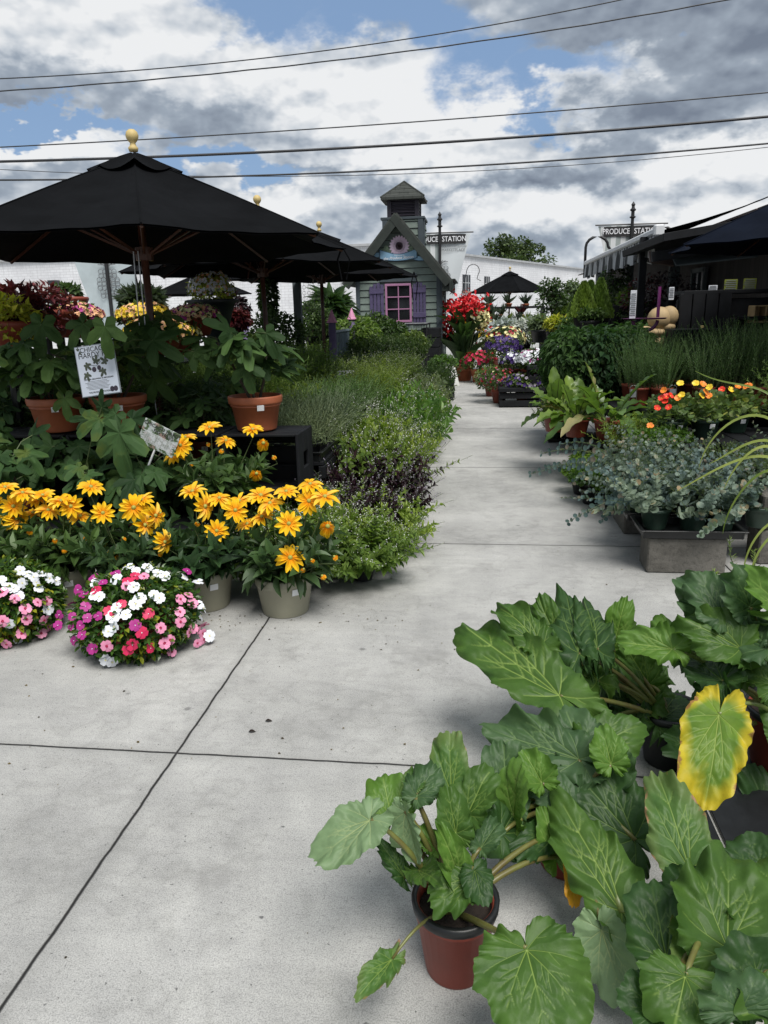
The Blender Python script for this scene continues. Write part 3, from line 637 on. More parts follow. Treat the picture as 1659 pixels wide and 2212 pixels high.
for y,ww in((3.2,.8),(-1.8,.7)):
    g=G(); g.box((-.02,y,1.5),(.05,ww,1.0)); wn=part('window',g,mDarkWin,b)
    g=G(); 
    for z in(1.0,2.0): g.box((-.06,y,z),(.06,ww+.12,.07))
    for q in(-1,1): g.box((-.06,y+q*ww/2,1.5),(.06,.07,1.06))
    g.box((-.055,y,1.5),(.04,.03,1.0)); obj('frame',g.mesh('frame',mGreyPost),wn)
for y in(5.5,1.5,-2.2):
    g=G(); g.box((-.55,y,1.25),(.14,.14,2.5)); part('post',g,mGreyPost,b)
g=G(); g.box((-.55,1.5,2.45),(.1,9,.14)); part('beam',g,mBlackWood,b)
# awning
X0,X1,Ya,Yb=2.4,4.6,11.,18.; z0,z1=2.43,3.12
a=thing('awning','long retractable awning with white front bar and striped valance on the barn','awning',(X0,(Ya+Yb)/2,0))
L=Yb-Ya
g=G(); n=30
V=[];F_=[]
for i in range(n+1):
    y=-L/2+L*i/n
    for j in range(5): f=j/4; V.append((f*(X1-X0),y,z0+(z1-z0)*f-.06*math.sin(f*math.pi)+.006*math.sin(i*2.1)))
F_=[(i*5+j,i*5+j+1,(i+1)*5+j+1,(i+1)*5+j) for i in range(n) for j in range(4)]
g.add(V,F_); part('canvas',g,mCloth,a)
g=G(); g.box((-.03,0,z0),(.10,L,.09),ch=.02); part('front_bar',g,mBarW,a)
g=G(); g.box((-.03,-L/2-.06,z0),(.13,.12,.15),ch=.02); part('bar_end_cap',g,mBarW,a)
g=G(); V=[];n=170
for i in range(n+1):
    y=-L/2+L*i/n; wv_=.03*math.sin(i*.95)+.015*math.sin(i*.41)
    V+=[(-.05+wv_*.1,y,z0-.04),(-.05+wv_*.7,y,z0-.17),(-.05+wv_,y,z0-.33-.03*math.sin(i*.37))]
g.add(V,[(i*3+j,i*3+j+1,(i+1)*3+j+1,(i+1)*3+j) for i in range(n) for j in range(2)]); part('valance',g,mStripe,a)
for y in(-2.5,2.5):
    g=G(); g.tube([(.05,y,z0-.02),(.9,y+.5,z0+.05),(1.2,y,z0-.1)],.03,6); part('folding_arm',g,mSteel,a)
# porch roof and hanging metal flaps
t=thing('porch_roof','dark flat porch roof with metal flaps over the black counter','roof',(3.2,10.5,0))
g=G(); g.box((.55,.3,2.45),(3.3,2.6,.09),ry=-.14); g.box((.3,-.7,2.20),(2.9,.08,.12),ry=-.12); part('deck',g,mBlackWood,t)
g=G(); g.box((-.35,-.45,2.03),(.95,.3,.02),rx=.5,ry=-.08); part('metal_flap',g,mSheet,t)
g=G(); g.box((-.95,-.35,2.02),(.3,.3,.02),rx=.5,ry=.2); part('rusty_flap',g,mRustR,t)
g=G()
for x in(-.9,2.0): g.box((x,1.0,1.2),(.1,.1,2.4))
part('post',g,mBlackWood,t)
g=G(); pts=[(math.cos(a_)*.42-1.6,2.6,2.6+math.sin(a_)*.35) for a_ in np.linspace(0.1,math.pi,10)]; 
# shepherd pipes on the roof edge
for (x,y,D,lb) in ((1290,520,20,'black crook shaped pipe rising over the far end of the barn'),(1432,500,19,'black crook shaped pipe behind the near awning corner')):
    p=PD(x,y,D); t=thing('crook_pipe',lb,'pipe',(p[0],p[1],p[2]-.5)); g=G(); an=np.linspace(math.pi,0,9); q=[(-.28,0,-.4)]+[(-.28+.28+.28*math.cos(u),0,.35+.25*math.sin(u)) for u in an]+[(.5,0,.1),(1.2,0,.08)]
    g.tube(q,.035,7); part('pipe',g,mIron,t,True)
# counter
g0=G(); cY=9.0
t=thing('counter','black painted plank sales counter under the navy umbrella','counter',(3.6,cY,0))
g=G()
for i in range(7): g.box((0,0,.12+i*.215),(2.8,.05,.205),ch=.006)
part('front_boards',g,mBlackWood,t)
g=G()
for x in (-1.32,-1.18,-1.04,-.9): g.box((x,-.05,.80),(.13,.05,1.55))
part('end_boards',g,mBlackWood,t)
g=G(); g.box((.2,.3,1.585),(3.1,.75,.04)); part('top',g,mBlackWood,t)
g=G(); g.box((.35,-.22,1.30),(2.2,.4,.035)); part('shelf',g,mBlackWood,t)
g=G(); g.box((-1.2,-.3,1.0),(.7,.5,.4)); part('step_box',g,mBlackWood,t)
g=G(); g.box((-1.13,-.082,1.05),(.035,.015,.35)); part('bare_wood_strip',g,mFin,t)
# papers, cup, posters, box
mYel=mat('yellow_green_poster',(.16,.19,.02),.7,.2,10); mPaper=mat('paper_sheet',(.6,.62,.66),.6,.05,5); mPine=mat('pale_pine',(.42,.29,.14),.7,.2,12)
def card(name,label,cat,x0,y0,x1,y1,Y,m_,lines=0,ti=0.,big=None):
    a_=PY(x0,y1,Y);c_=PY(x1,y0,Y); wd=c_[0]-a_[0]; hh=c_[2]-a_[2]
    t=thing(name,label,cat,((a_[0]+c_[0])/2,Y,a_[2])); g=G(); g.box((0,0,hh/2),(wd,.012,hh),ch=.002); bd=part('board',g,m_,t)
    if lines:
        g=G()
        for i in range(lines): g.box((-.02*wd*(i%3),-.009,hh*(.88-.8*i/lines)),(wd*(.72+.1*((i*7)%3)),.003,hh*.32/lines),ch=.0005)
        part('printed_lines',g,mInkG,t)
    g=G(); g.box((0,.02,hh*.5),(wd*.5,.02,hh)); part('stand',g,mInk,t)
    return t
card('poster','left one of two yellow green posters on the black counter','poster',1563,603,1594,630,9.1,mYel,5)
card('poster','right one of two yellow green posters on the black counter','poster',1604,601,1635,629,9.1,mYel,5)
card('notice','small white notice standing on the black counter','notice',1530,616,1550,631,9.1,mPaper,4)
card('notice','white tall notice hanging at the left end of the counter','notice',1444,620,1457,648,8.86,mPaper,6)
p=PY(1652,697,8.7); t=thing('wooden_box','open pale pine box on the shelf of the black counter','box',(p[0],8.7,p[2]))
g=G(); g.box((0,.1,.09),(.3,.02,.17)); g.box((0,0,.01),(.3,.2,.02)); g.box((0,0,.175),(.3,.2,.015))
for x in(-.145,-.03,.145): g.box((x,0,.09),(.015,.2,.165))
part('sides',g,mPine,t)
# dark crate stack left of the counter
t=thing('plank_screen','black plank screen behind the cypress trees beside the barn','screen',(2.35,13.0,0))
g=G()
for i in range(7): g.box((-.42+i*.14,0,.74),(.132,.04,1.47))
part('boards',g,mBlackWood,t); g=G(); g.box((0,.05,1.2),(.98,.05,.1)); g.box((0,.05,.3),(.98,.05,.1)); part('rail',g,mBlackWood,t)
# purple U stand with rod and saucers
mMag=mat('magenta_purple_paint',(.16,.025,.13),.4,.15,8); mTan=mat('tan_carved_wood',(.43,.31,.16),.7,.25,5,.05)
a_=PY(1367,697,8.4);b_=PY(1420,697,8.4); cx=(a_[0]+b_[0])/2; rr_=(b_[0]-a_[0])/2; zz=a_[2]
t=thing('purple_stand','purple metal U shaped stand with two saucers and an upright rod','stand',(cx,8.4,0))
g=G(); an=np.linspace(math.pi,2*math.pi,14); g.tube([(rr_*math.cos(u),0,zz+.02+rr_*.85*math.sin(u)) for u in an],.018,8); g.tube([(0,0,0),(0,0,zz-rr_*.85)],.02,8); part('frame',g,mMag,t,True)
g=G(); g.tube([(rr_,0,zz+.05),(rr_,0,zz+.36)],.017,8); part('rod',g,mMag,t)
for x in(-rr_*.95,rr_*.8): g=G(); g.lathe([(0,0),(.10,.0),(.125,.015),(.11,.012),(0,.008)],18,(x,0,zz+.03)); part('saucer',g,mMag,t)
card('care_sign','tall narrow white sign standing beside the purple rod','sign',1359,627,1376,690,8.38,mPaper,12)
t=thing('carved_figure','rounded tan carved wooden figure behind the purple stand','sculpture',(*PY(1415,715,8.9)[:2],0))
def ell(g,c,r,n=14):
    pr=[(math.sin(u)*1.,-math.cos(u)) for u in np.linspace(0.001,math.pi-.001,10)]
    k=G(); k.lathe([(a*r[0],b*r[2]) for a,b in pr],n,c,sy=r[1]/r[0]); g.join(k)
g=G()
for (x,y,ra,rb) in ((1425,688,34,32),(1445,683,26,28),(1395,712,26,10),(1440,706,24,14),(1375,716,22,8),(1415,718,34,14),(1420,740,30,25)):
    p=PY(x,y,8.9)-np.array(t.location); s_=8.9/1655; ell(g,p,(ra*s_*.75,ra*s_*.7,rb*s_*.75))
part('body',g,mTan,t,True); g=G(); zb_=PY(1420,715,8.9)[2]-.22; g.box((.05,.1,zb_/2),(.5,.4,zb_)); part('plinth',g,mBlackWood,t)
# ================================================================ fence posts, small fence, wire cages, wheel stop
mLil=mat('lilac_post_paint',(.11,.085,.17),.7,.3,6,.1); mPinkC=mat('pink_cone_paint',(.62,.26,.42),.6,.15,8); mBlueF=mat('blue_grey_fence_paint',(.13,.17,.2),.6,.2,6)
for i,(x,yt,D,lb) in enumerate(((716,668,10.6,'taller lilac post with pink cone top left of the small fence'),(759,665,12.2,'lilac post with pink cone top at the right end of the small fence'),(528,669,12.5,'lilac post with pink cone top alone behind the fig leaves'))):
    p=PD(x,yt,D); s_=D/10.6; t=thing('cone_post',lb,'post',(p[0],p[1],0)); zt=p[2]
    g=G(); g.tube([(0,0,0),(0,0,zt-.17)],.052,12); part('post',g,mLil,t,True)
    g=G(); g.lathe([(.052,-.18),(.074,-.18),(.074,-.165),(.06,-.15),(.03,-.07),(.004,0),(0,0)],16,(0,0,zt)); part('cone_cap',g,mPinkC,t)
a_=PD(722,700,10.8);b_=PD(760,690,12.4); t=thing('low_fence','low blue grey slatted fence between the lilac posts','fence',(a_[0],a_[1],0)); d_=b_-a_; n=12
g=G(); 
for i in range(n): f=(i+.5)/n; g.box((d_[0]*f,d_[1]*f,.6),(.05,.06,1.15))
part('slats',g,mBlueF,t); g=G(); g.tube([(0,0,1.2),(d_[0],d_[1],1.2)],.03,6); part('rail',g,mBlueF,t)
# pergola post
for x,D,ww,lb in ((645,11.5,.11,'grey green timber post beside the hanging mobiles'),):
    p=PD(x,690,D); t=thing('timber_post',lb,'post',(p[0],p[1],0)); g=G(); g.box((0,0,1.1),(ww,ww,2.2)); part('post',g,mGreyPost,t); g=G(); g.box((0,0,2.25),(ww+.1,ww+.1,.08)); part('cap',g,mGreyPost,t); g=G(); g.box((0,0,.08),(ww+.12,ww+.12,.16)); part('foot',g,mBlackPl,t)
# wire cages
def cage(x,y,z,w,dp,h,label,group):
    t=thing('wire_cage',label,'cage',(x,y,z),0,group); g=G()
    for k in range(int(w/.05)+1):
        xx=-w/2+w*k/int(w/.05); g.tube([(xx,-dp/2,0),(xx,-dp/2,h)],.0025,3)
    for k in range(int(h/.06)+1):
        zz=h*k/int(h/.06); g.tube([(-w/2,-dp/2,zz),(w/2,-dp/2,zz)],.0025,3); g.tube([(w/2,-dp/2,zz),(w/2,dp/2,zz)],.0025,3)
    part('mesh_side',g,mIron,t); g=G()
    for sx in(-1,1):
        for sy in(-1,1): g.box((sx*w/2,sy*dp/2,h/2),(.022,.022,h))
    for z_ in(0,h):
        for sx in(-1,1): g.box((sx*w/2,0,z_),(.022,dp,.022))
        for sy in(-1,1): g.box((0,sy*dp/2,z_),(w,.022,.022))
    part('frame',g,mIron,t)
    g=G(); g.box((0,0,h+.02),(w+.04,dp+.04,.015)); part('lid',g,mSteel,t); return t
for i,x in enumerate((-1.95,-1.38)):
    cage(x+.08,15.3,.0,.55,.9,1.22,('left' if i==0 else 'right')+' wire cage of the pair in front of the green house','wire cages by the green house')
t=thing('dark_bin','black slatted planter box at the corner of the green house','planter',(-.98,15.6,0)); g=G()
for i in range(6): g.box((0,0,.1+i*.19),(.36,.9,.175))
part('slats',g,mBlackWood,t)
p=PZ(965,832,0); t=thing('wheel_stop','white concrete wedge block lying beside the canna pot','concrete block',(p[0]+.05,p[1]+.3,0),.1)
g=G(); g.add([(-.17,-.45,0),(.17,-.45,0),(.17,.6,0),(-.17,.6,0),(-.10,-.38,.34),(.10,-.38,.34),(.10,.55,.34),(-.10,.55,.34)],[(0,1,5,4),(1,2,6,5),(2,3,7,6),(3,0,4,7),(4,5,6,7)]); part('body',g,mStop,t)
# ================================================================ generic builders
def pot_mesh(r,h,m_,rim=.02,band=False,taper=.72,label='pot'):
    g=G(); rb=r*taper; p=[(0,0),(rb*.97,0),(rb,.006),(r*.955,h-rim*1.6)]
    if band: p=[(0,0),(rb*.97,0),(rb,.008),(rb+(r*.95-rb)*.72,h*.70),(rb+(r*.95-rb)*.72+.006,h*.705),(rb+(r*.95-rb)*.76+.006,h*.74),(rb+(r*.95-rb)*.76,h*.745),(r*.955,h-rim*1.6)]
    p+=[(r*.99,h-rim*1.5),(r,h-rim*1.2),(r+.003,h-rim*.3),(r,h),(r-.008,h),(r-.012,h-rim),(r*.9,h-.03)]
    g.lathe(p,28); return g.mesh('pot',m_,True)
def soil_mesh(r,h):
    g=G(); g.lathe([(0,h-.028),(r*.5,h-.03),(r*.93,h-.032)],20); return g.mesh('soil',mSoil)
_pc={}
def add_pot(t,r,h,m_,rim=.02,band=False,taper=.72,soil=True,z=0.,sticker=None):
    k=(round(r,3),round(h,3),m_.name,band)
    if k not in _pc: _pc[k]=(pot_mesh(r,h,m_,rim,band,taper),soil_mesh(r,h))
    o=obj('pot',_pc[k][0],t,(0,0,z))
    if soil: obj('soil',_pc[k][1],t,(0,0,z))
    if sticker is not None:
        g=G(); sr=r*.93; az=sticker; g.box((0,0,0),(.042,.002,.034),ch=.0005); st=obj('price_sticker',g.mesh('price_sticker',mWhite),o,(sr*math.cos(az)*1.045,sr*math.sin(az)*1.045,h*.70),(R_(12),0,az+math.pi/2))
    return o
def stemsG(n,Rb,H,lean,tp,L,per,ang,Wd=None,opp=1,t0=.15,stem=.0025,bend=.4,tipsmall=.5,hv=.35,tintb=.0,spike=None,minlean=0.,down=0.,mi_stem=1):
    g=G()
    for s in range(n):
        a=rng.random()*6.283; q=math.sqrt(rng.random()); base=np.array([Rb*.45*q*math.cos(a),Rb*.45*q*math.sin(a),0])
        a2=a+rng.normal()*.5; ln=minlean+(lean-minlean)*q*(.6+.6*rng.random()); h=H*(1-hv+hv*rng.random())
        d0=np.array([math.sin(ln)*math.cos(a2),math.sin(ln)*math.sin(a2),math.cos(ln)]); k=7; t=np.linspace(0,1,k)
        side=np.array([math.cos(a2),math.sin(a2),0]); pts=base+d0*h*t[:,None]+side*bend*h*.35*(t**2)[:,None]-np.array([0,0,1])*bend*h*.22*(t**2)[:,None]*(.3+q)
        if down: pts[:,2]-=down*h*(t**3)
        pts+= (rng.normal(size=3)*h*.03)*np.sin(t*math.pi)[:,None]
        g.tube(pts,np.linspace(stem,stem*.4,k),3,rng.random(),mi_stem,cap=False)
        m_=per; tt=t0+(1-t0)*(np.arange(m_)+rng.random(m_)*.5)/m_; tt=np.clip(tt,0,.999)
        i=(tt*(k-1)).astype(int); f=tt*(k-1)-i; P=pts[i]*(1-f)[:,None]+pts[np.minimum(i+1,k-1)]*f[:,None]; T=pts[np.minimum(i+1,k-1)]-pts[i]; T/=np.linalg.norm(T,axis=1)[:,None]
        ref=np.array([.3,.1,.95]); U=np.cross(T,ref); U/=np.linalg.norm(U,axis=1)[:,None]; Vv=np.cross(T,U)
        for o in range(opp):
            ph=np.arange(m_)*(2.4 if opp==1 else math.pi/2)+o*2*math.pi/opp+rng.random()*6
            rad=np.cos(ph)[:,None]*U+np.sin(ph)[:,None]*Vv; an=ang*(1-.45*tt)+rng.normal(size=m_)*.15
            D=np.cos(an)[:,None]*T+np.sin(an)[:,None]*rad; Nn=np.sin(an)[:,None]*T-np.cos(an)[:,None]*rad+np.array([0,0,.3])
            S=L*(1-(1-tipsmall)*tt**2)*(.75+.5*rng.random(m_)); W2=None if Wd is None else S*Wd
            g.scat(tp,P,D,Nn,S,W2,np.clip(tintb+rng.random(m_)*.7+.3*tt,0,1))
        if spike:
            m2=spike[0]; z=np.linspace(.0,1,m2); P=pts[-1]+nrm(pts[-1]-pts[-2])*(z*spike[1])[:,None]+rng.normal(size=(m2,3))*.004
            g.tube([pts[-1],P[-1]],stem*.5,3,.5,mi_stem,cap=False)
            g.scat(OVs,P,rng.normal(size=(m2,3))+np.array([0,0,.3]),rng.normal(size=(m2,3)),spike[2],spike[2]*.8,None,2)
    return g
L_=lambda n,a,b,**k: leafmat(n,a,b,**k)
mRose=L_('rosemary_leaf',(.028,.066,.018),(.10,.19,.055),trans=.1); mLav=L_('lavender_leaf',(.045,.075,.04),(.14,.19,.11),trans=.1,rough=.7); mTarr=L_('tarragon_leaf',(.04,.085,.015),(.14,.22,.05))
mBas=L_('basil_leaf',(.010,.030,.010),(.035,.08,.025),rough=.62,spec=.2); mMint=L_('mint_leaf',(.055,.11,.02),(.20,.29,.06)); mPurp=L_('purple_basil_leaf',(.006,.003,.005),(.022,.008,.016),back=(.03,.01,.02),rough=.45,trans=.05)
mThai=L_('thai_basil_leaf',(.055,.10,.015),(.21,.29,.06)); mSor=L_('sorrel_leaf',(.03,.08,.015),(.10,.20,.045),rough=.4); mChi=L_('chive_leaf',(.03,.06,.03),(.08,.14,.06)); mSage=L_('sage_leaf',(.06,.09,.045),(.16,.21,.11),rough=.75)
mEuc=L_('eucalyptus_leaf',(.05,.088,.092),(.165,.235,.235),rough=.65,back=(.16,.2,.185),c=(.24,.20,.16)); mPars=L_('parsley_leaf',(.03,.075,.01),(.10,.19,.02)); mThy=L_('thyme_leaf',(.03,.06,.02),(.085,.135,.045))
mRud=L_('coneflower_leaf',(.018,.045,.014),(.055,.11,.035),rough=.5,trans=.15); mVin=L_('vinca_leaf',(.015,.045,.008),(.08,.16,.03),rough=.3,c=(.3,.32,.03)); mFigL=L_('fig_leaf',(.018,.045,.014),(.06,.12,.038),rough=.65,spec=.2,back=(.075,.11,.055),c=(.10,.14,.03))
mCyp=L_('cypress_leaf',(.04,.08,.01),(.15,.24,.035),trans=.15); mCol=L_('coleus_leaf',(.03,.004,.008),(.13,.02,.03),back=(.1,.03,.04)); mLime=L_('lime_leaf',(.16,.2,.02),(.4,.42,.05)); mSilv=L_('silver_leaf',(.22,.25,.26),(.5,.54,.55),rough=.75,trans=.1)
mCan=L_('canna_leaf',(.012,.034,.014),(.04,.08,.03),rough=.35); mAloe=L_('aloe_leaf',(.02,.032,.022),(.05,.075,.05)); mHorse=L_('horseradish_leaf',(.05,.10,.02),(.16,.25,.06),rough=.35,c=(.36,.30,.13)); mNas=L_('nasturtium_leaf',(.04,.085,.02),(.15,.22,.06),c=(.32,.33,.08),back=(.15,.2,.09))
mDkB=L_('dark_bush_leaf',(.016,.038,.012),(.055,.10,.028)); mOliveG=L_('olive_bush_leaf',(.05,.08,.02),(.14,.20,.05)); mPetG=L_('petunia_leaf',(.03,.06,.015),(.09,.14,.04)); mGrass=L_('yellow_grass_blade',(.13,.19,.03),(.34,.38,.10),back=(.4,.38,.12))
FW=lambda n,c,**k: mat(n,c,.55,.12,40,**k)
fWhite=FW('white_petal',(.72,.74,.78)); fPink=FW('pink_petal',(.72,.27,.42)); fMag=FW('magenta_petal',(.36,.02,.20)); fRed=FW('crimson_petal',(.55,.012,.08)); fCan=FW('scarlet_canna_petal',(.58,.012,.018)); fEye=FW('dark_rose_eye',(.35,.01,.06)); fYel=FW('yellow_petal',(.78,.55,.03)); fPale=FW('pale_yellow_petal',(.75,.70,.35)); fViol=FW('violet_petal',(.04,.014,.12)); fOr=FW('orange_petal',(.80,.22,.02)); fRedO=FW('scarlet_petal',(.75,.035,.012)); fDR=FW('deep_red_petal',(.30,.012,.02)); fPeach=FW('peach_petal',(.75,.42,.22)); fCone=FW('green_cone',(.34,.34,.06)); fLilac=FW('lilac_spike',(.25,.22,.28)); fWS=FW('small_white_bloom',(.5,.52,.46))
def petal_mat():
    M=MT('golden_petal'); v=M.coord(); s=M.n('ShaderNodeVectorMath',operation='LENGTH'); M.l(v,s.inputs[0]); c=M.mix(M.rng(s.outputs['Value'],.012,.045),(.90,.33,.004,1),(.93,.60,.014,1))
    c=M.mix(M.rng(M.attr('tint'),.6,1,0,.5),c,(.86,.52,.02,1)); M.l(c,M.b.inputs['Base Color']); M.b.inputs['Roughness'].default_value=.55
    tr=M.n('ShaderNodeBsdfTranslucent'); M.l(c,tr.inputs[0]); mx=M.n('ShaderNodeMixShader'); mx.inputs[0].default_value=.25; M.l(M.b.outputs[0],mx.inputs[1]); M.l(tr.outputs[0],mx.inputs[2]); M.l(mx.outputs[0],M.out.inputs[0]); return M.m
mGold=petal_mat()
def rud_flower(seed,droop,close=0.):
    r=np.random.default_rng(seed); g=G(); n=11+seed%4; a=np.arange(n)*6.283/n+r.normal(size=n)*.09; dr=droop+r.normal(size=n)*.13
    tp=strip([.18,.40,.5,.48,.38,.10],.18,-.05-.2*abs(droop)); D=np.stack([np.cos(a)*np.cos(dr),np.sin(a)*np.cos(dr),-np.sin(dr)],1); Nn=np.stack([np.cos(a)*np.sin(dr),np.sin(a)*np.sin(dr),np.cos(dr)],1)+r.normal(size=(n,3))*.12
    P=np.stack([np.cos(a)*.007,np.sin(a)*.007,np.zeros(n)],1); g.scat(tp,P,D,Nn,(.054+.009*r.random(n))*(1-close),.0235,r.random(n),0)
    k=n; a=np.arange(k)*6.283/k; g.scat(LA,P*.4-np.array([0,0,.004]),np.stack([np.cos(a)*.8,np.sin(a)*.8,-np.full(k,.5)],1),np.tile([0,0,1.],(k,1)),.018,.006,.5,1)
    me=g.mesh('flower',[mGold,mRud]); g=G(); g.lathe([(.0095,-.004),(.011,.002),(.0085,.008),(.004,.0115),(0,.0125)],12); return me,g.mesh('cone',fCone,True)
RUD=[rud_flower(i,-.05+.11*(i%3)) for i in range(5)]; RUDD=[rud_flower(i,.95) for i in (2,5)]; RUDB=[rud_flower(i,1.15,.45) for i in (3,7)]
def five(seed,c,eye,s,cup=.1,er=.13,wd=.62):
    r=np.random.default_rng(seed); g=G(); n=5; a=np.arange(n)*6.283/n; tp=strip([.12,.44,.58,.42],.0,-.12,2); D=np.stack([np.cos(a),np.sin(a),np.full(n,cup)+r.normal(size=n)*.1],1)
    g.scat(tp,np.stack([np.cos(a)*.002,np.sin(a)*.002,np.arange(n)*.0007],1),D,np.tile([0,0,1.],(n,1))+r.normal(size=(n,3))*.12,s,s*wd*1.5,.5,0)
    g.lathe([(0,.0032),(s*er,.0045),(s*er*1.5,.002)],8,mi=1); return g.mesh('flower',[c,eye])
VF={'w':[five(i,fWhite,fPale,.024) for i in(1,2)],'p':[five(i,fPink,fEye,.0225,er=.2) for i in(1,2)],'m':[five(i,fMag,fWhite,.021,er=.08) for i in(1,2)],'r':[five(i,fRed,fWhite,.0225,er=.08) for i in(1,2)]}
def flower(parent,me,loc,nv,name='flower',cone=None,sc=1.):
    nv=nrm(nv); x=nrm(np.cross([rng.normal(),rng.normal(),.2],nv)); y=np.cross(nv,x)
    o=obj(name,me,parent,tuple(loc),Matrix(((x[0],y[0],nv[0]),(x[1],y[1],nv[1]),(x[2],y[2],nv[2]))).to_euler(),sc)
    if cone: obj('cone',cone,o)
    return o
# ================================================================ foreground left: vinca bowls
def vinca(cx,cy,r,fl,label,seed,wob):
    global rng; rng=np.random.default_rng(seed)
    t=thing('vinca_bowl',label,'potted plant',(cx,cy,0)); C_=np.array([cx,cy,.155]); E=np.array([r,r,.20])
    g=G(); g.lathe([(0,0),(r*.5,0),(r*.68,.10),(r*.72,.13),(r*.70,.135),(r*.64,.11)],28); part('bowl',g,mTerraD,t,True)
    g=G(); crown(g,2600,(0,0,.155),E*.97,OV,.034,.72,.05,.9,hemi=-.75,Wd=.019); crown(g,500,(0,0,.155),E*1.06,OV,.028,.9,-.2,.6,hemi=-.5,Wd=.016)
    for k in range(70):
        u=nrm(rng.normal(size=3)); u[2]=abs(u[2])*.9-.1; g.tube([(0,0,.12),u*E*.6+np.array([0,0,.14]),u*E*1.0+np.array([0,0,.15])],.0022,3,mi=1,cap=False)
    part('foliage',g,[mVin,mStem],t)
    for i,(x,y,k) in enumerate(fl):
        d_=ray(x,y); o=(CP-C_)/E; dd=d_/E; A_=dd@dd;B_=2*o@dd;Cc=o@o-1.12; q=B_*B_-4*A_*Cc
        tt=(-B_-math.sqrt(q))/(2*A_) if q>0 else -B_/(2*A_)
        P=CP+d_*tt; nv=(P-C_)/(E*E); nv=nrm(nv)*.8+nrm(CP-P)*.45+np.array([0,0,.25])+rng.normal(size=3)*.28
        if P[2]<.03: P[2]=.03
        flower(t,VF[k][i%2],P-np.array(t.location),nv,sc=.85+.25*rng.random())
f1=[(700,875,'m'),(720,915,'w'),(770,910,'m'),(740,1015,'w'),(700,1010,'w'),(585,965,'m'),(630,995,'m'),(715,970,'r'),(545,1070,'m'),(445,1150,'m'),(435,1230,'m'),(540,1165,'m'),(535,1235,'m'),(600,1230,'m'),(615,1300,'m'),(555,1345,'m'),(690,1405,'m'),(735,1160,'m'),(655,1175,'m'),(820,1125,'r'),(910,1070,'r'),(870,1100,'w'),(845,1165,'w'),(940,1150,'w'),(1015,1070,'w'),(1045,1030,'w'),(1150,1000,'w'),(1190,1025,'w'),(1110,1145,'r'),(810,1275,'w'),(855,1240,'w'),(1060,1285,'r'),(800,1385,'p'),(990,1375,'r'),(960,1410,'r'),(1125,1400,'r'),(1200,1250,'p'),(1230,1365,'p'),(1270,1340,'p'),(1285,1430,'p'),(1240,1480,'p'),(1350,1035,'p'),(1345,1130,'p'),(1350,1205,'p'),(1440,1065,'p'),(1485,1075,'w'),(1410,1005,'p'),(1415,1285,'p'),(1445,1255,'p'),(1480,1265,'p'),(1515,1290,'p'),(1525,1335,'p'),(1480,1405,'p'),(1530,1225,'p'),(1500,1160,'w'),(1520,1105,'w'),(1565,1310,'w'),(1480,905,'w'),(1370,870,'w'),(1400,825,'m'),(1075,865,'p'),(1010,860,'r'),(955,900,'r'),(945,935,'p'),(870,885,'w'),(960,795,'w'),(1020,820,'w'),(1100,800,'w'),(1180,840,'w'),(1230,860,'w'),(1000,945,'w'),(865,840,'m'),(790,1490,'w'),(840,1510,'w'),(1110,1515,'r'),(640,1090,'m'),(1010,1230,'m')]
f2=[(150,820,'w'),(200,845,'w'),(250,870,'w'),(310,845,'w'),(370,880,'w'),(420,900,'w'),(270,910,'w'),(290,955,'w'),(165,915,'w'),(100,955,'w'),(140,1010,'w'),(60,940,'w'),(20,985,'p'),(10,890,'w'),(280,1060,'p'),(190,1105,'p'),(200,1185,'p'),(160,1295,'p'),(50,1370,'p'),(20,1200,'p'),(350,1050,'p'),(330,1190,'p'),(360,1110,'w'),(370,1285,'p'),(310,1290,'p'),(110,1030,'p'),(70,1220,'w'),(150,1380,'w')]
cv=lambda L:[(x*.2889,995.4+y*.2889,k) for x,y,k in L]
p=PZ(298,1352,.1); vinca(p[0],p[1],.265,cv(f1),'mounded bowl of white, pink and magenta vinca on the open concrete',21,0)
p=PZ(15,1325,.1); vinca(p[0],p[1],.25,cv(f2),'mounded bowl of mostly white and pale pink vinca cut by the left edge',22,0)
# ================================================================ coneflower pots
K=lambda L:[(x*.5778,995.4+y*.5778,k) for x,y,k in L]
flA=K([(975,130,'s'),(1070,115,'s'),(1160,88,'s'),(1155,150,'f'),(1215,135,'s'),(1080,235,'f'),(1225,245,'h'),(1085,362,'h'),(1165,370,'b'),(1250,358,'b'),(1135,405,'b'),(980,210,'s'),(1010,160,'s'),(1205,430,'b')])
flB=K([(720,115,'s'),(765,170,'u'),(820,140,'s'),(880,185,'f'),(895,150,'s'),(810,262,'f'),(925,237,'s'),(615,303,'u'),(595,345,'b'),(740,232,'b')])
flC=K([(385,195,'f'),(340,98,'s'),(500,175,'f'),(530,148,'s'),(580,205,'u'),(540,240,'u'),(425,345,'d'),(300,207,'s'),(320,285,'b'),(460,288,'b'),(600,195,'b')])
flD=K([(265,170,'f'),(145,145,'s'),(180,185,'s'),(230,150,'s'),(125,195,'s'),(160,130,'s'),(205,295,'b'),(240,330,'b')])
flE=K([(50,170,'f'),(20,100,'s'),(85,120,'s'),(60,215,'u'),(10,370,'b'),(110,262,'b'),(-50,150,'f'),(-30,220,'s')])
flG=[(453,924,'s'),(389,962,'h'),(488,952,'s'),(546,928,'s'),(569,957,'h'),(590,986,'b'),(554,1023,'h'),(400,945,'s'),(448,958,'b'),(480,972,'b'),(345,1035,'b'),(404,1045,'b'),(378,985,'s'),(414,1000,'b')]
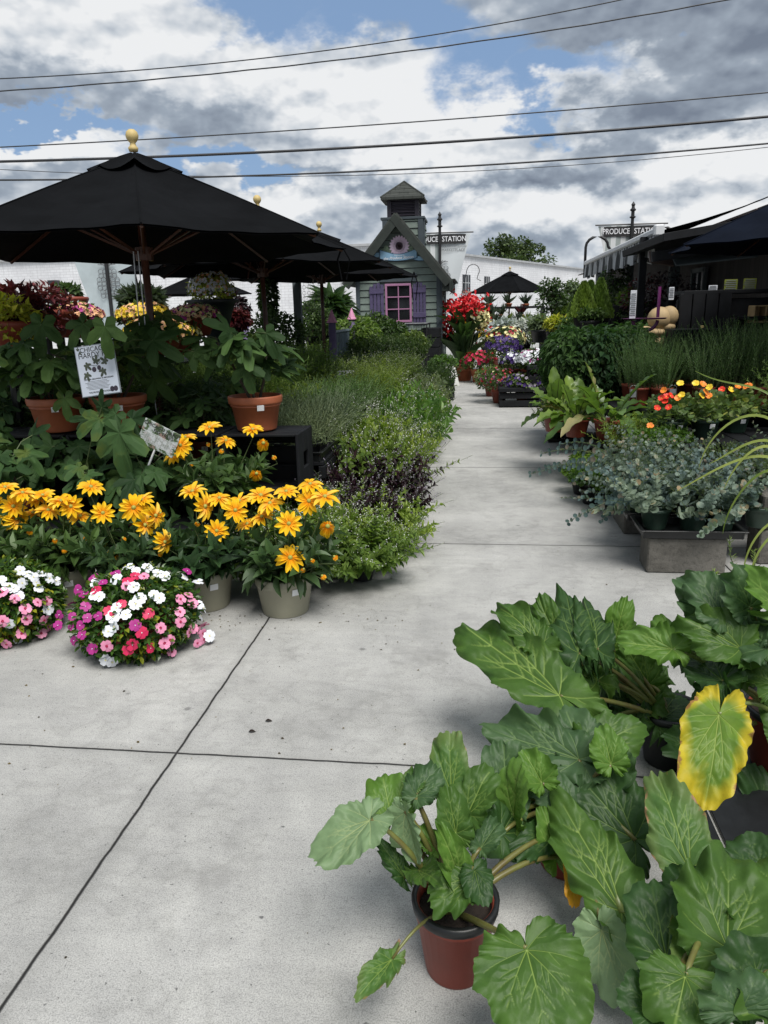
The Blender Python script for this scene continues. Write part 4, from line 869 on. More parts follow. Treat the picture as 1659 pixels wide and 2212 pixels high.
def rudbeckia(x,y,z0,fl,label,seed,H=.50,pot=mOlive,r=.145,h=.20,dens=26):
    global rng; rng=np.random.default_rng(seed)
    t=thing('coneflower_pot',label,'potted plant',(x,y,z0),0,'pots of yellow coneflowers'); add_pot(t,r,h,pot,.03,taper=.8,sticker=-.9 if pot is mOlive else None)
    g=stemsG(dens,.30,H-h+.02,.62,OV,.12,11,1.05,Wd=.42,t0=.22,stem=.0035,bend=.35,tipsmall=.55,hv=.45); 
    g2=G(); g2.join(g,(0,0,h-.03)); crown(g2,60,(0,0,h+.05),(r*1.1,r*1.1,.05),OV,.10,.5,.5,.7,Wd=.042)
    for i,(fx,fy,k) in enumerate(fl):
        Yp=y-.02-(.10*rng.random()+(.06 if fy>1130 else 0)) if k!='s' else y+.12*(rng.random()-.4); 
        if fy>1180: Yp=y-.17
        P=PY(fx,fy,Yp); l=P-np.array(t.location)
        cv_=nrm(CP-P)
        nv={'f':cv_*.95+np.array([0,0,.25]),'s':cv_*.28+np.array([rng.normal()*.22,-.1,1.]),'h':cv_*.8+np.array([.35*rng.normal(),0,-.15]),'d':cv_*.35+np.array([.2,0,.5]),'u':np.array([.9,-.35,.15]),'b':np.array([rng.normal()*.3,-.3,.8])}[k]
        if k=='h': me,cn=RUD[i%5] if i%2 else RUDD[0]
        elif k=='d': me,cn=RUDD[i%2]
        elif k=='b': me,cn=RUDB[i%2]
        else: me,cn=RUD[i%5]
        if k=='h' : nv=cv_*.7+np.array([.1,0,.3])
        flower(t,me,l,nv,cone=cn,sc=(.95+.2*rng.random())*(.55 if k=='b' else 1))
        b0=np.array([l[0]*.25,l[1]*.25,h]); g2.tube([b0,(b0+l)/2+np.array([l[0]*.1,l[1]*.1,.02]),l-nrm(nv)*.05,l-nrm(nv)*.006],[.003,.0026,.0022,.0025],5,.5,1)
    part('foliage',g2,[mRud,mStem],t); return t
YR=3.36
rudbeckia(*PZ(618,1318)[:2],0,flA,'olive pot of yellow coneflowers standing at the front right end of the row',31,.47)
rudbeckia(*PZ(448,1306)[:2],0,flB,'olive pot of yellow coneflowers second from the right in the front row',32,.50)
rudbeckia(PY(285,1250,3.45)[0],3.45,0,flC,'yellow coneflowers right behind the mounded vinca bowl with the widest open bloom',33,.50)
rudbeckia(PY(140,1250,3.45)[0],3.45,0,flD,'yellow coneflowers behind the gap between the two vinca bowls',34,.50)
rudbeckia(PY(10,1250,3.45)[0],3.45,0,flE,'yellow coneflowers at the left edge above the pale vinca bowl',35,.50)
g=G(); t=thing('low_stand','low black wooden stand under the raised coneflower pot','stand',(-1.53,4.02,0)); g.box((0,0,.27),(.5,.3,.03)); part('top',g,mBlackWood,t)
for sx in(-1,1): g=G(); g.box((sx*.22,0,.128),(.03,.28,.255)); part('leg',g,mBlackWood,t)
rudbeckia(-1.50,4.0,.287,flG,'raised yellow coneflowers in front of the black crate with terracotta fig pot',36,.46,mBlackPl,.12,.17,24)
# ================================================================ black crates and benches
def crate(x,y,z,w,d,h,label,rz=0.):
    t=thing('black_crate',label,'crate',(x,y,z),rz,'black slatted crates under the fig pots')
    for sx in(-1,1):
        g=G()
        for k,(a_,b_) in enumerate(((-.5,-.17),(-.16,.16),(.17,.5))):
            if k==1:
                g.box((sx*(w/2-.01),0,h*.2),(.02,(b_-a_)*d,h*.4-.004)); g.box((sx*(w/2-.01),0,h*.82),(.02,(b_-a_)*d,h*.36-.004)); 
            else: g.box((sx*(w/2-.01),(a_+b_)/2*d,h/2),(.02,(b_-a_)*d-.004,h-.003))
        part('end_panel',g,mBlackWood,t)
    for k in range(3):
        yy=-d/2+d*(k+.5)/3
        for zz in(.011,h-.011): g=G(); g.box((0,yy,zz),(w-.044,d/3-.012,.016)); part('slat',g,mBlackWood,t)
    for k in range(3):
        g=G(); g.box((0,d/2-.012,h*(k+.5)/3),(w-.044,.016,h/3-.02)); part('slat',g,mBlackWood,t)
    return t
labs=['at the left edge','left of the poster','below the white fig poster','between the two fig signs','under the terracotta fig pot']
for i in range(5):
    x=-1.31-i*.50
    for j,z in enumerate((.0,.382)):
        crate(x,4.47,z,.48,.38,.378,('upper ' if j else 'lower ')+'black crate '+labs[4-i])
def bench(x0,x1,y0,y1,z,label,nl=3,side=1):
    t=thing('bench',label,'bench',((x0+x1)/2,(y0+y1)/2,0)); w=x1-x0; L=y1-y0; n=int(w/.15)
    for i in range(n): 
        g=G(); g.box((-w/2+w*(i+.5)/n,0,z-.015),(w/n-.012,L,.028)); part('plank',g,mBlackWood,t)
    for sx in(-1,1): g=G(); g.box((sx*(w/2-.02),0,z-.075),(.04,L,.085)); part('side_rail',g,mBlackWood,t)
    return t
def cblock(x,y,z,w,d,h,label,m_=None,rz=0.):
    g=G(); g.box((0,0,h/2),(w,d,h),ch=.008); o=obj('concrete_block',g.mesh('concrete_block',m_ or mBlock),None,(x,y,z),(0,0,rz)); tag(o,label,'concrete block','concrete blocks holding up the benches'); return o
bench(-2.95,-1.02,4.75,8.6,.50,'long black plank bench of herbs behind the black crates')
bench(-3.2,-1.0,8.75,13.2,.50,'far black plank bench of herbs toward the green house')
for i,(y,lb) in enumerate(((4.98,'pale upright concrete block at the near corner of the herb bench'),(6.9,'pale upright block halfway under the near herb bench'),(8.4,'pale block under the far end of the near herb bench'),(11,'pale block under the far herb bench'))):
    cblock(-1.10,y,0,.16,.19,.385,lb,mBlockL); 
# trays
def tray(x,y,z,w=.54,d=.27,label='',rz=0.,h=.06):
    t=thing('plant_tray',label,'tray',(x,y,z),rz,'black plastic plant trays'); g=G()
    g.box((0,0,.005),(w*.9,d*.86,.008)); 
    for sx in(-1,1): g.box((sx*(w/2-.012),0,h/2),(.008,d-.01,h),ry=sx*.12); g.box((0,sx*(d/2-.012),h/2),(w-.01,.008,h),rx=-sx*.12)
    for sx in(-1,1): g.box((sx*w/2,0,h),(.022,d+.02,.006)); g.box((0,sx*d/2,h+.0005),(w-.02,.022,.006))
    part('shell',g,mBlackPl,t); return t
# ---- herb kinds
def kind(seed,f):
    global rng; rng=np.random.default_rng(seed); return f()
HK={}
def reg(k,f,mats,nv=2): HK[k]=[(kind(100+i+hash_(k),f)).mesh('foliage',mats) for i in range(nv)]
def hash_(s): return sum(ord(c)*(i+1) for i,c in enumerate(s))
reg('lavender',lambda:stemsG(60,.26,.36,.95,NE,.042,26,.75,Wd=.10,stem=.0018,hv=.4,bend=.5),[mLav,mStem,fLilac])
reg('rosemary',lambda:stemsG(50,.26,.34,.75,NE,.032,38,.85,Wd=.17,stem=.002,hv=.4),[mRose,mStem])
reg('savory',lambda:stemsG(50,.27,.34,.85,LA,.046,16,.8,Wd=.22,stem=.002,hv=.4),[mThai,mStem])
reg('tarragon',lambda:stemsG(42,.28,.58,.5,LA,.060,26,.95,Wd=.15,stem=.0022,hv=.35),[mTarr,mStem])
reg('grey',lambda:stemsG(50,.25,.32,.6,NE,.028,26,.7,Wd=.16,stem=.002,hv=.4),[mSage,mStem])
reg('mint',lambda:stemsG(62,.34,.27,1.05,OV,.050,12,1.2,Wd=.5,opp=2,stem=.002,hv=.35,spike=(7,.05,.007)),[mMint,mStem,fWS])
reg('purple',lambda:stemsG(36,.28,.34,.95,OV,.060,10,1.25,Wd=.5,opp=2,stem=.0025,spike=(8,.07,.009)),[mPurp,mStem,fLilac])
reg('thai',lambda:stemsG(44,.30,.42,.85,OV,.058,11,1.1,Wd=.42,opp=2,stem=.002,hv=.4,spike=(5,.08,.007)),[mThai,mStem,fWS])
reg('basilw',lambda:stemsG(36,.30,.44,.75,OV,.075,9,1.25,Wd=.48,opp=2,stem=.0025,hv=.4,spike=(8,.07,.010)),[mMint,mStem,fWS])
reg('sorrel',lambda:stemsG(34,.28,.38,.95,OV,.12,8,1.0,Wd=.36,stem=.0025,t0=.3),[mSor,mStem])
reg('chive',lambda:stemsG(60,.12,.36,.45,BL,.05,1,.1,Wd=.1,stem=.0022,hv=.5,bend=.6,mi_stem=0),[mChi,mStem])
reg('sage',lambda:stemsG(22,.24,.36,.65,OV,.065,10,1.1,Wd=.35,opp=2,stem=.0025),[mSage,mStem])
reg('oregano',lambda:stemsG(50,.30,.38,.9,OV,.036,16,1.2,Wd=.6,opp=2,stem=.0018,spike=(3,.04,.007)),[mOliveG,mStem,fWS])
reg('bush',lambda:stemsG(40,.30,.58,.5,OV,.060,16,1.1,Wd=.4,opp=2,stem=.003),[mDkB,mStem])
reg('olivebush',lambda:stemsG(28,.30,.50,.5,LA,.055,24,1.0,Wd=.22,stem=.003),[mTarr,mStem])
reg('tallrose',lambda:stemsG(52,.26,.62,.34,NE,.032,70,.95,Wd=.15,stem=.0025,hv=.4,bend=.25),[mRose,mStem],3)
def basilG():
    g=stemsG(22,.30,.50,.55,OV,.060,14,1.5,Wd=.5,opp=2,stem=.003,tipsmall=.7); 
    crown(g,900,(0,0,.30),(.25,.25,.30),OV,.062,.8,.75,.55,Wd=.031); return g
reg('basil',basilG,[mBas,mStem])
def parsG():
    g=G(); crown(g,900,(0,0,.09),(.17,.17,.10),FIG,.022,.5,.0,1.,Wd=.022,hemi=-.3); return g
reg('parsley',parsG,[mPars])
def thyG():
    g=stemsG(60,.16,.13,1.2,OVs,.010,18,1.1,Wd=.6,opp=2,stem=.001,hv=.4,bend=.3); crown(g,500,(0,0,.05),(.13,.13,.05),OVs,.012,.7,-.2,.8,Wd=.007); return g
reg('thyme',thyG,[mThy,mStem])
reg('euc',lambda:stemsG(16,.28,.46,1.3,RD,.041,13,1.35,Wd=1.,opp=2,stem=.0022,hv=.5,bend=.5,t0=.12,tipsmall=.45,minlean=.15),[mEuc,mStem],3)
reg('euclong',lambda:stemsG(5,.12,.62,1.5,RD,.036,17,1.35,Wd=.9,opp=2,stem=.0022,hv=.3,bend=.15,t0=.2,tipsmall=.35,minlean=1.2),[mEuc,mStem],2)
def nasG():
    g=stemsG(34,.26,.20,1.0,RD,.045,5,1.2,Wd=1.,stem=.0018,t0=.35,tipsmall=.9,hv=.5); crown(g,150,(0,0,.08),(.21,.21,.14),RD,.042,.7,-.4,.5,Wd=.042,hemi=-.4); return g
reg('nast',nasG,[mNas,mStem])
herb_label={'lavender':'grey green lavender spilling on the near herb bench','rosemary':'dark needle leaved herb on the near bench behind the lavender','savory':'fine bright green savory on the herb benches','tarragon':'tall yellow green tarragon behind the lavender','grey':'silvery grey herb on the far herb bench',
'mint':'bright green mint with tiny white flowers on the ground at the aisle corner','purple':'near black purple basil on the ground beside the aisle','thai':'yellow green flowering basil leaning into the aisle','basilw':'leafy basil with white flower spikes under the bench edge','sorrel':'broad leaved sorrel at the aisle edge beyond the chives','chive':'clump of upright chives beside the bench rail','sage':'grey green sage at the far aisle edge','oregano':'small leaved flowering oregano among the bench herbs','bush':'tall dark leafy bush in a black pot before the green house','olivebush':'tall olive green bush in a black pot near the lilac posts',
'tallrose':'tall upright rosemary in the long row on the right bench','basil':'dense dark green basil bush on the right bench','parsley':'bright parsley mound','thyme':'low mound of thyme in a pot by the right edge','euc':'blue grey eucalyptus with round leaves in the tray on the concrete block','euclong':'eucalyptus sending long round leaved shoots over the pavement','nast':'orange nasturtium'}
def herb(k,x,y,z,i,pot=(.075,.10,mBlackPl),sc=1.,label=None,group=None,name=None,rz=None):
    t=thing((name or {'euc':'eucalyptus','euclong':'eucalyptus','nast':'nasturtium','tallrose':'rosemary','basilw':'basil','thai':'basil','purple':'purple_basil','grey':'curry_plant','bush':'potted_bush','olivebush':'potted_bush','chive':'chives'}.get(k,k)),label or herb_label[k],'potted plant',(x,y,z),rng.random()*6.28 if rz is None else rz,group or (herb_label[k]+' group'))
    r,h,m_=pot; add_pot(t,r,h,m_,.012); f=obj('foliage',HK[k][i%len(HK[k])],t,(0,0,h-.02),(0,0,0),sc); return t
ORD=['first','second','third','fourth','fifth','sixth','seventh','eighth','ninth','tenth','eleventh','twelfth','thirteenth','fourteenth','fifteenth']
SH={'lavender':'grey green lavender','rosemary':'dark needle leaved herb','savory':'fine bright green savory','tarragon':'tall yellow green tarragon','grey':'silvery grey curry plant','mint':'mint with tiny white flowers','purple':'near black purple basil','thai':'yellow green flowering basil','basilw':'leafy white flowered basil','sorrel':'broad leaved sorrel','chive':'upright chives','sage':'grey green sage','oregano':'small leaved oregano','bush':'dark leafy bush','olivebush':'olive green bush','tallrose':'tall rosemary','basil':'dense dark green basil'}
ct_={}
def olab(k,row,where):
    q=(k,row,where); ct_[q]=ct_.get(q,-1)+1; return SH[k]+' '+where+', '+ORD[ct_[q]]+' back, '+ORD[row]+' row from the aisle'
rng=np.random.default_rng(77); i=0
# near bench
for y in np.arange(4.95,8.5,.27):
    for row_,x in enumerate(np.arange(-1.16,-2.75,-.27)):
        xx=x+rng.normal()*.03; yy=y+rng.normal()*.03; i+=1
        if y<6.3: k='lavender' if x>-1.85 else 'bush' if i%3 else 'tarragon'
        elif y<7.4: k='rosemary' if x>-1.5 else ('savory' if x>-1.8 else 'tarragon')
        else: k='savory' if x>-1.5 else ('oregano' if x>-1.8 else 'tarragon')
        herb(k,xx,yy,.502,i,sc=(.95+.25*rng.random())*(1 if k!='bush' else .75),label=olab(k,row_,'on the near bench'))
for y in np.arange(8.95,13.1,.30):
    for row_,x in enumerate(np.arange(-1.15,-2.95,-.30)):
        i+=1; xx=x+rng.normal()*.03; yy=y+rng.normal()*.03
        if y<10.2: k=['grey','savory','rosemary'][i%3] if x<-1.5 else ['savory','oregano'][i%2]
        elif y<11.6: k=['grey','oregano','sage'][i%3]
        else: k='bush' if x>-2.1 else 'olivebush'
        herb(k,xx,yy,.502,i,sc=.9+.25*rng.random(),label=olab(k,row_,'on the far bench'))
# ground tier beside the aisle
for y in np.arange(3.88,12.4,.245):
    for row_,x in enumerate((-.60,-.84,-1.1 if y<4.7 else -.98)):
        i+=1; xx=x+rng.normal()*.02; yy=y+rng.normal()*.02
        if x<-.9 and y>4.7 and y<5.4: continue
        if y<4.5: k='mint'
        elif y<5.15: k='purple' if row_<2 else 'mint'
        elif y<6.5: k='basilw' if x<-.7 else 'thai'
        elif y<7.1: k='chive' if x<-.5 and x>-.9 else ('thai' if y<6.8 else 'mint')
        elif y<9.: k='sorrel' if i%4 else 'basilw'
        elif y<11.: k='oregano' if i%3 else 'sage'
        else: k=['bush','oregano','savory'][i%3]
        herb(k,xx-(.05 if y<4.2 else .12 if y>5.1 else 0),yy,0.012,i,sc=np.array([1,1,1.28 if y>5.1 else 1.])*(.92+.2*rng.random())*(.8 if k=='bush' else 1)*(1.15 if y>5.1 else 1.12),label=olab(k,row_,'on the ground'))
for y,lb in ((4.95,'black tray at the near end of the lavender'),(5.4,'second black tray along the bench edge')): tray(-1.17,y,.501,.27,.42,lb)
p=PZ(945,862,0); t=thing('black_crate','black slatted crate at the far end of the herb row by the aisle','crate',(-.62,12.75,0)); g=G()
for z in(.06,.18,.30): g.box((0,0,z),(.4,.4,.10))
part('slats',g,mBlackWood,t)
t=thing('parsley',"curly parsley mound on the far black crate at the aisle's end",'potted plant',(-.6,12.7,.35)); add_pot(t,.13,.15,mBlackPl,.012); obj('foliage',HK['parsley'][0],t,(0,0,.12),(0,0,0),1.5)
# bench price signs
def slip(x,y,D,wd,hh,label,ti=1.0,rz=0.,lines=2):
    p=PD(x,y,D); t=thing('price_sign',label,'sign',tuple(p),rz,'white price signs among the herbs'); g=G(); g.box((0,0,0),(wd,hh,.004),ch=.0008,rx=ti); part('card',g,mWhite,t)
    g=G(); 
    for k in range(lines):
        q=(.22-.4*k)*hh; g.box((0,q*math.cos(ti)-.004*math.sin(ti),q*math.sin(ti)+.004*math.cos(ti)),(wd*.7,hh*.12,.001),ch=.0002,rx=ti)
    part('printing',g,mInk,t); g=G(); g.tube([(0,.01,0),(0,.02,-.3)],.004,5); part('stake',g,mWhite,t); return t
slip(745,806,8.2,.19,.12,'wide white price sign lying on the herbs below the green house',.35)
slip(625,755,9.0,.17,.07,'narrow white price sign tilted beside the second umbrella pole',1.1,-.5,1)
slip(955*.0+866*.0+1000/1.356+ 290*.311,763,12.,.14,.08,'small white sign before the black pots',.6)
# ================================================================ fig plants and signs
def figplant(x,y,z,H,label,seed,pot=None,nst=4,nl=34,S=.17,lean=.5,extra=()):
    global rng; rng=np.random.default_rng(seed); nl=int(nl*1.55)
    t=thing('fig_plant',label,'potted plant',(x,y,z),0,'potted hardy fig plants'); h=0.
    if pot: add_pot(t,*pot,band=True,rim=.03,taper=.74,sticker=-1.1); h=pot[1]-.03
    g=G(); gl=G(); tips=[]
    for s in range(nst):
        a=s*6.283/nst+rng.random(); ln=lean*(.4+.8*rng.random()); hh=H*(.65+.35*rng.random()); k=6; u=np.linspace(0,1,k)
        pts=np.stack([.03*math.cos(a)+math.sin(ln)*math.cos(a)*hh*u,.03*math.sin(a)+math.sin(ln)*math.sin(a)*hh*u,h+hh*math.cos(ln)*u-.05*u*u],1)+rng.normal(size=(k,3))*.012*u[:,None]
        g.tube(pts,np.linspace(.010,.004,k),6,mi=0); tips.append(pts)
    P=[];D=[];Nn=[]
    for j in range(nl):
        pts=tips[j%nst]; f=.35+.65*rng.random() if j>=nst*2 else .97; q=f*(len(pts)-1); i0=int(min(q,len(pts)-2)); b=pts[i0]+(pts[i0+1]-pts[i0])*(q-i0)
        a=rng.random()*6.283; e=rng.normal()*.35+.25; dirp=np.array([math.cos(a),math.sin(a)-.25,e]); dirp=nrm(dirp); pl=.07+.07*rng.random(); e1=b+dirp*pl
        g.tube([b,(b+e1)/2+np.array([0,0,.01]),e1],.0028,4,mi=1); P.append(e1); D.append(nrm(dirp*[1,1,.2]+np.array([0,0,-.45+.3*rng.normal()]))); Nn.append(np.array([.25*rng.normal(),-.45+.3*rng.normal(),.8])+dirp*.3)
    for (wx,wy,wY,dx,dz,s_) in extra:
        q=PY(wx,wy,wY)-np.array([x,y,z]); P.append(q); D.append(nrm([dx,-.25,dz])); Nn.append(np.array([.1*rng.normal(),-.85,.5])); b=min((p_ for ps in tips for p_ in ps[3:]),key=lambda v:np.linalg.norm(v-q)); g.tube([b,(b+q)/2+np.array([0,0,.03]),q],.003,4,mi=1)
    n=len(P); Sz=S*(.6+.55*rng.random(n)); 
    for i_,e in enumerate(extra): Sz[n-len(extra)+i_]=e[5]
    gl.scat(FIG,np.array(P),np.array(D),np.array(Nn),Sz,None,rng.random(n)*.85)
    # midribs and side veins, a hair above each leaf
    part('branches',g,[mBark,mStem],t); part('foliage',gl,mFigL,t); return t
zt=.765
TP=(.175,.215,mTerra)
figplant(*PY(128,920,4.45)[:2],zt,.52,'fig plant in a terracotta pot left of the white poster',41,TP,4,34,.17,.6,extra=((90,700,4.2,-.1,-.8,.2),(140,860,4.2,.1,-1,.14),(50,760,4.3,-.5,-.6,.18)))
figplant(*PY(262,920,4.5)[:2],zt,.60,'fig plant in a terracotta pot right behind the white poster',42,TP,4,36,.17,.7,extra=((180,700,4.05,-.5,-.6,.16),(226,705,3.9,.1,-1,.17),(330,735,4.2,.9,-.5,.2),(420,760,4.3,.8,-.5,.15)))
figplant(*PY(556,928,4.45)[:2],zt,.50,'fig plant in the terracotta pot standing on the black crate',43,(.165,.21,mTerra),3,30,.15,.5,extra=((530,790,4.2,.2,-1,.16),(575,720,4.3,.3,-.8,.15)))
figplant(PY(285,1000,4.12)[0],4.12,.30,.45,'low spreading fig plant with the largest dark leaf in front of the crates',44,(.12,.16,mTerraD),4,30,.17,.8,extra=((258,935,3.82,.02,-1,.25),(215,905,3.9,-.8,-.4,.17),(250,895,3.9,-.6,-.5,.15),(285,905,3.9,.9,-.1,.15),(190,905,4.0,-.9,.1,.11),(220,880,3.9,.1,.9,.10)))
figplant(PY(30,980,4.1)[0],4.1,.25,.5,'fig plant at the left edge above the coneflowers',45,(.12,.16,mTerraD),4,34,.16,.8,extra=((20,1060,3.9,-.4,-.9,.18),(70,940,4.0,.5,.3,.14)))
figplant(PY(430,900,4.7)[0],4.72,.5,.35,'bushy fig plant between the poster and the crate pot',46,(.12,.16,mTerraD),5,50,.13,.9)
figplant(PY(360,800,5.1)[0],5.1,.502,.65,'taller fig plant behind the umbrella pole',47,(.12,.16,mTerraD),4,44,.16,.8)
figplant(PY(40,800,5.0)[0],5.0,.45,.75,'tall fig plant at the far left behind the terracotta pots',48,(.12,.16,mTerraD),4,44,.17,.7)
figplant(PY(480,980,4.15)[0]-.55,4.17,.1,.5,'fig leaves low in front of the dark crate opening',49,(.12,.16,mTerraD),3,24,.14,.7)
for i_,xx in enumerate((-3.1,-.0)): pass
t=thing('black_stand','low black stand lifting the front fig plants','stand',(-2.45,4.12,0)); g=G(); g.box((0,0,.235),(1.6,.26,.02)); part('top',g,mBlackWood,t)
for sx in(-.75,0,.75): g=G(); g.box((sx,0,.112),(.03,.24,.225)); part('leg',g,mBlackWood,t)
# poster
c00=PY(178,860,3.97);c10=PY(262,848,3.95);c01=PY(166,750,4.0); ux=nrm(c10-c00); uy=nrm(c01-c00-ux*np.dot(c01-c00,ux)); uz=np.cross(ux,uy)
Wp=np.linalg.norm(c10-c00);Hp=np.linalg.norm(c01-c00)
t=thing('fig_poster','white laminated fig poster with printed leaves, reading CHICAGO HARDY FIG','sign',tuple(c00)); t.rotation_euler=Matrix(((ux[0],uy[0],uz[0]),(ux[1],uy[1],uz[1]),(ux[2],uy[2],uz[2]))).to_euler()
mPost=mat('laminated_poster_paper',(.55,.60,.68),.4,.04,3); mFrm=mat('grey_sleeve_edge',(.22,.25,.27),.3,.1,5); mFigI=mat('printed_fig_green',(.06,.075,.05),.6,.5,60); mFigF=mat('printed_fig_purple',(.04,.03,.045),.6,.4,60)
g=G(); g.box((Wp/2,Hp/2,-.004),(Wp,Hp,.006),ch=.001); part('sleeve',g,mFrm,t); g=G(); g.box((Wp/2,Hp/2,.0005),(Wp*.95,Hp*.965,.002),ch=.0003); bd=part('sheet',g,mPost,t)
text('CHICAGO',.155*Wp,mInk,bd,(Wp*.5,Hp*.91,.0022),(0,0,0),ext=.0003,sx=1.0); text('HARDY FIG',.165*Wp,mInk,bd,(Wp*.5,Hp*.80,.0022),(0,0,0),ext=.0003,sx=1.0)
g=G(); rr=np.random.default_rng(4); Pq=[(.25,.62,2.4),(.5,.66,.3),(.75,.64,-.9),(.22,.44,2.9),(.66,.48,-2.6),(.1,.93,0),(.13,.86,1)]
for q,(a_,b_,an) in enumerate(Pq): g.scat(FIG*np.array([1,1,.0]) if False else (FIG[0]*np.array([1,1,0.]),FIG[1]),[(Wp*a_+.0,Hp*b_,.0022)],np.array([[math.sin(an),math.cos(an),0]]),np.array([[0,0,1.]]),Wp*(.16 if q<5 else .07))
part('printed_leaves',g,mFigI,t)
g=G()
for a_,b_,r_ in((.43,.52,.055),(.56,.54,.05),(.80,.10,.055),(.89,.10,.055)):
    an=np.linspace(0,6.283,16,endpoint=False); g.add([(Wp*(a_+r_*math.cos(u)),Hp*b_+Wp*r_*1.1*math.sin(u),.0024) for u in an],[tuple(range(16))])
g.tube([(Wp*.3,Hp*.62,.002),(Wp*.5,Hp*.58,.002),(Wp*.62,Hp*.66,.002)],.0012,4); part('printed_figs',g,mFigF,t)
text('TIPS FOR GROWING IN MICHIGAN',.048*Wp,mInk,bd,(Wp*.5,Hp*.335,.0022),(0,0,0),ext=.0002,bold=.0002)
g=G()
for k in range(7): g.box((Wp*(.46-.01*(k%2)),Hp*(.295-.026*k),.0022),(Wp*(.5+.12*((k*5)%3)/2),.0022,.0004),ch=.0001)
part('printed_lines',g,mInkG,t); text('THE PRODUCE STATION',.05*Wp,mInk,bd,(Wp*.48,Hp*.075,.0022),(0,0,0),ext=.0002,bold=.0002)
# small sign on a stake
c00=PY(296,952,3.86);c10=PY(372,990,3.86);c01=PY(317,903,3.86); ux=nrm(c10-c00); uy=nrm(c01-c00-ux*np.dot(c01-c00,ux)); uz=np.cross(ux,uy); Wp=np.linalg.norm(c10-c00);Hp=np.linalg.norm(c01-c00)
def photo_mat():
    M=MT('blurred_leaf_print'); v=M.coord(); a_=M.noise(v,28,3,.6); c=M.mix(M.rng(a_,.45,.55),(.05,.09,.03,1),(.42,.46,.45,1)); c=M.mix(M.rng(M.noise(v,17,2),.55,.62),c,(.25,.17,.14,1)); M.l(c,M.b.inputs['Base Color']); M.b.inputs['Roughness'].default_value=.35; return M.m
t=thing('fig_sign','tilted sign on a white stake reading CHICAGO HARDY FIG TREES','sign',tuple(c00)); t.rotation_euler=Matrix(((ux[0],uy[0],uz[0]),(ux[1],uy[1],uz[1]),(ux[2],uy[2],uz[2]))).to_euler()
g=G(); g.box((Wp/2,Hp/2,0),(Wp,Hp,.004),ch=.0008); bd=part('board',g,photo_mat(),t)
text('CHICAGO HARDY',.125*Wp,mInk,bd,(Wp*.52,Hp*.86,.003),(0,0,0),ext=.0003,bold=.0004); text('FIG TREES',.125*Wp,mInk,bd,(Wp*.58,Hp*.69,.003),(0,0,0),ext=.0003,bold=.0004)
g=G()
for k in range(10): g.box((Wp*.5,Hp*(.56-.045*k),.0032),(Wp*(.9-.1*(k%2)),.0024,.0003),ch=.0001)
part('printed_lines',g,mWhite,t)
e1=np.array(PY(310,1032,3.86)-c00); M3=np.stack([ux,uy,uz]); e1=M3@e1; g=G(); g.tube([(Wp*.5,Hp*.1,-.004),tuple(e1)],.006,6); part('stake',g,mWhite,t)

rng=np.random.default_rng(91)
for row_,x in enumerate((-3.0,-3.35,-3.7,-4.05,-4.4)):
    for y in (4.9,5.25,5.6): i+=1; herb('bush',x+.05*rng.normal(),y,.42,i,sc=.95+.2*rng.random(),label=olab('bush',row_,'behind the figs'),group='dark bushes behind the fig pots')
bench(-4.6,-2.98,4.75,5.55,.415,'black bench of dark bushes behind the left fig pots')
# ================================================================ right-hand benches
rng=np.random.default_rng(500)
cblock(1.15,4.17,0,.42,.20,.205,'mossy concrete block at the front holding up the eucalyptus tray')
cblock(1.05,5.02,0,.20,.40,.205,'concrete block set back under the left of the eucalyptus tray')
cblock(1.80,4.35,0,.42,.2,.2,'lower concrete block of the pair at the right edge'); cblock(1.80,4.36,.203,.42,.2,.2,'upper concrete block of the pair at the right edge')
cblock(1.0,6.65,0,.2,.4,.22,'concrete block under the broad leaved horseradish pots'); cblock(1.55,6.9,0,.3,.4,.42,'taller concrete block right of the horseradish pots')
cblock(1.45,5.6,0,.3,.2,.2,'concrete block under the nasturtium bench')
for i,(x,y,z,w,d,lb) in enumerate(((1.17,4.19,.208,.54,.30,'front black tray of eucalyptus on the mossy block'),(1.15,4.60,.208,.54,.40,'middle black tray of eucalyptus'),(1.2,5.10,.208,.54,.40,'rear black tray of eucalyptus'),(1.75,4.9,.30,.54,.40,'black tray of eucalyptus and thyme pots on the right'))): tray(x,y,z,w,d,lb,h=.045)
t=thing('plank_shelf','low black boards under the thyme pots on the right','shelf',(2.1,5.3,0)); g=G(); g.box((0,0,.28),(1.1,1.2,.03)); part('board',g,mBlackWood,t)
for sx in(-.5,.5): g=G(); g.box((sx,0,.13),(.04,1.1,.26)); part('leg',g,mBlackWood,t)
gp=(.085,.12,mGreenPot); i=0; i0_=0
EP=[(1.0,4.22),(1.2,4.2),(1.36,4.22),(1.0,4.55),(1.2,4.5),(1.38,4.6),(1.02,4.9),(1.22,4.85),(1.4,4.95),(1.05,5.2),(1.25,5.2),(1.5,5.3),(1.62,4.85)]
for (x,y) in ((1.0,4.22),(1.2,4.2),(1.36,4.22),(1.0,4.55),(1.2,4.5),(1.38,4.6),(1.02,4.9),(1.22,4.85),(1.4,4.95),(1.05,5.2),(1.25,5.2),(1.5,5.3),(1.62,4.85)):
    i+=1; herb('euc',x,y,.222,i,gp,.85+.25*rng.random(),'blue grey eucalyptus, '+ORD[sum(1 for q_ in EP if ('l' if q_[0]<1.12 else 'm' if q_[0]<1.3 else 'r')==('l' if x<1.12 else 'm' if x<1.3 else 'r') and q_[1]<y)]+' back on the '+('left' if x<1.12 else 'middle' if x<1.3 else 'right')+' side of the block trays','eucalyptus pots on the block trays')
herb('euc',1.58,4.28,.222,1,gp,.8,'eucalyptus pot at the front right corner of the tray, nearest the stacked blocks')
herb('euc',1.80,4.42,.41,2,gp,.75,'eucalyptus pot on the stacked concrete blocks at the right')
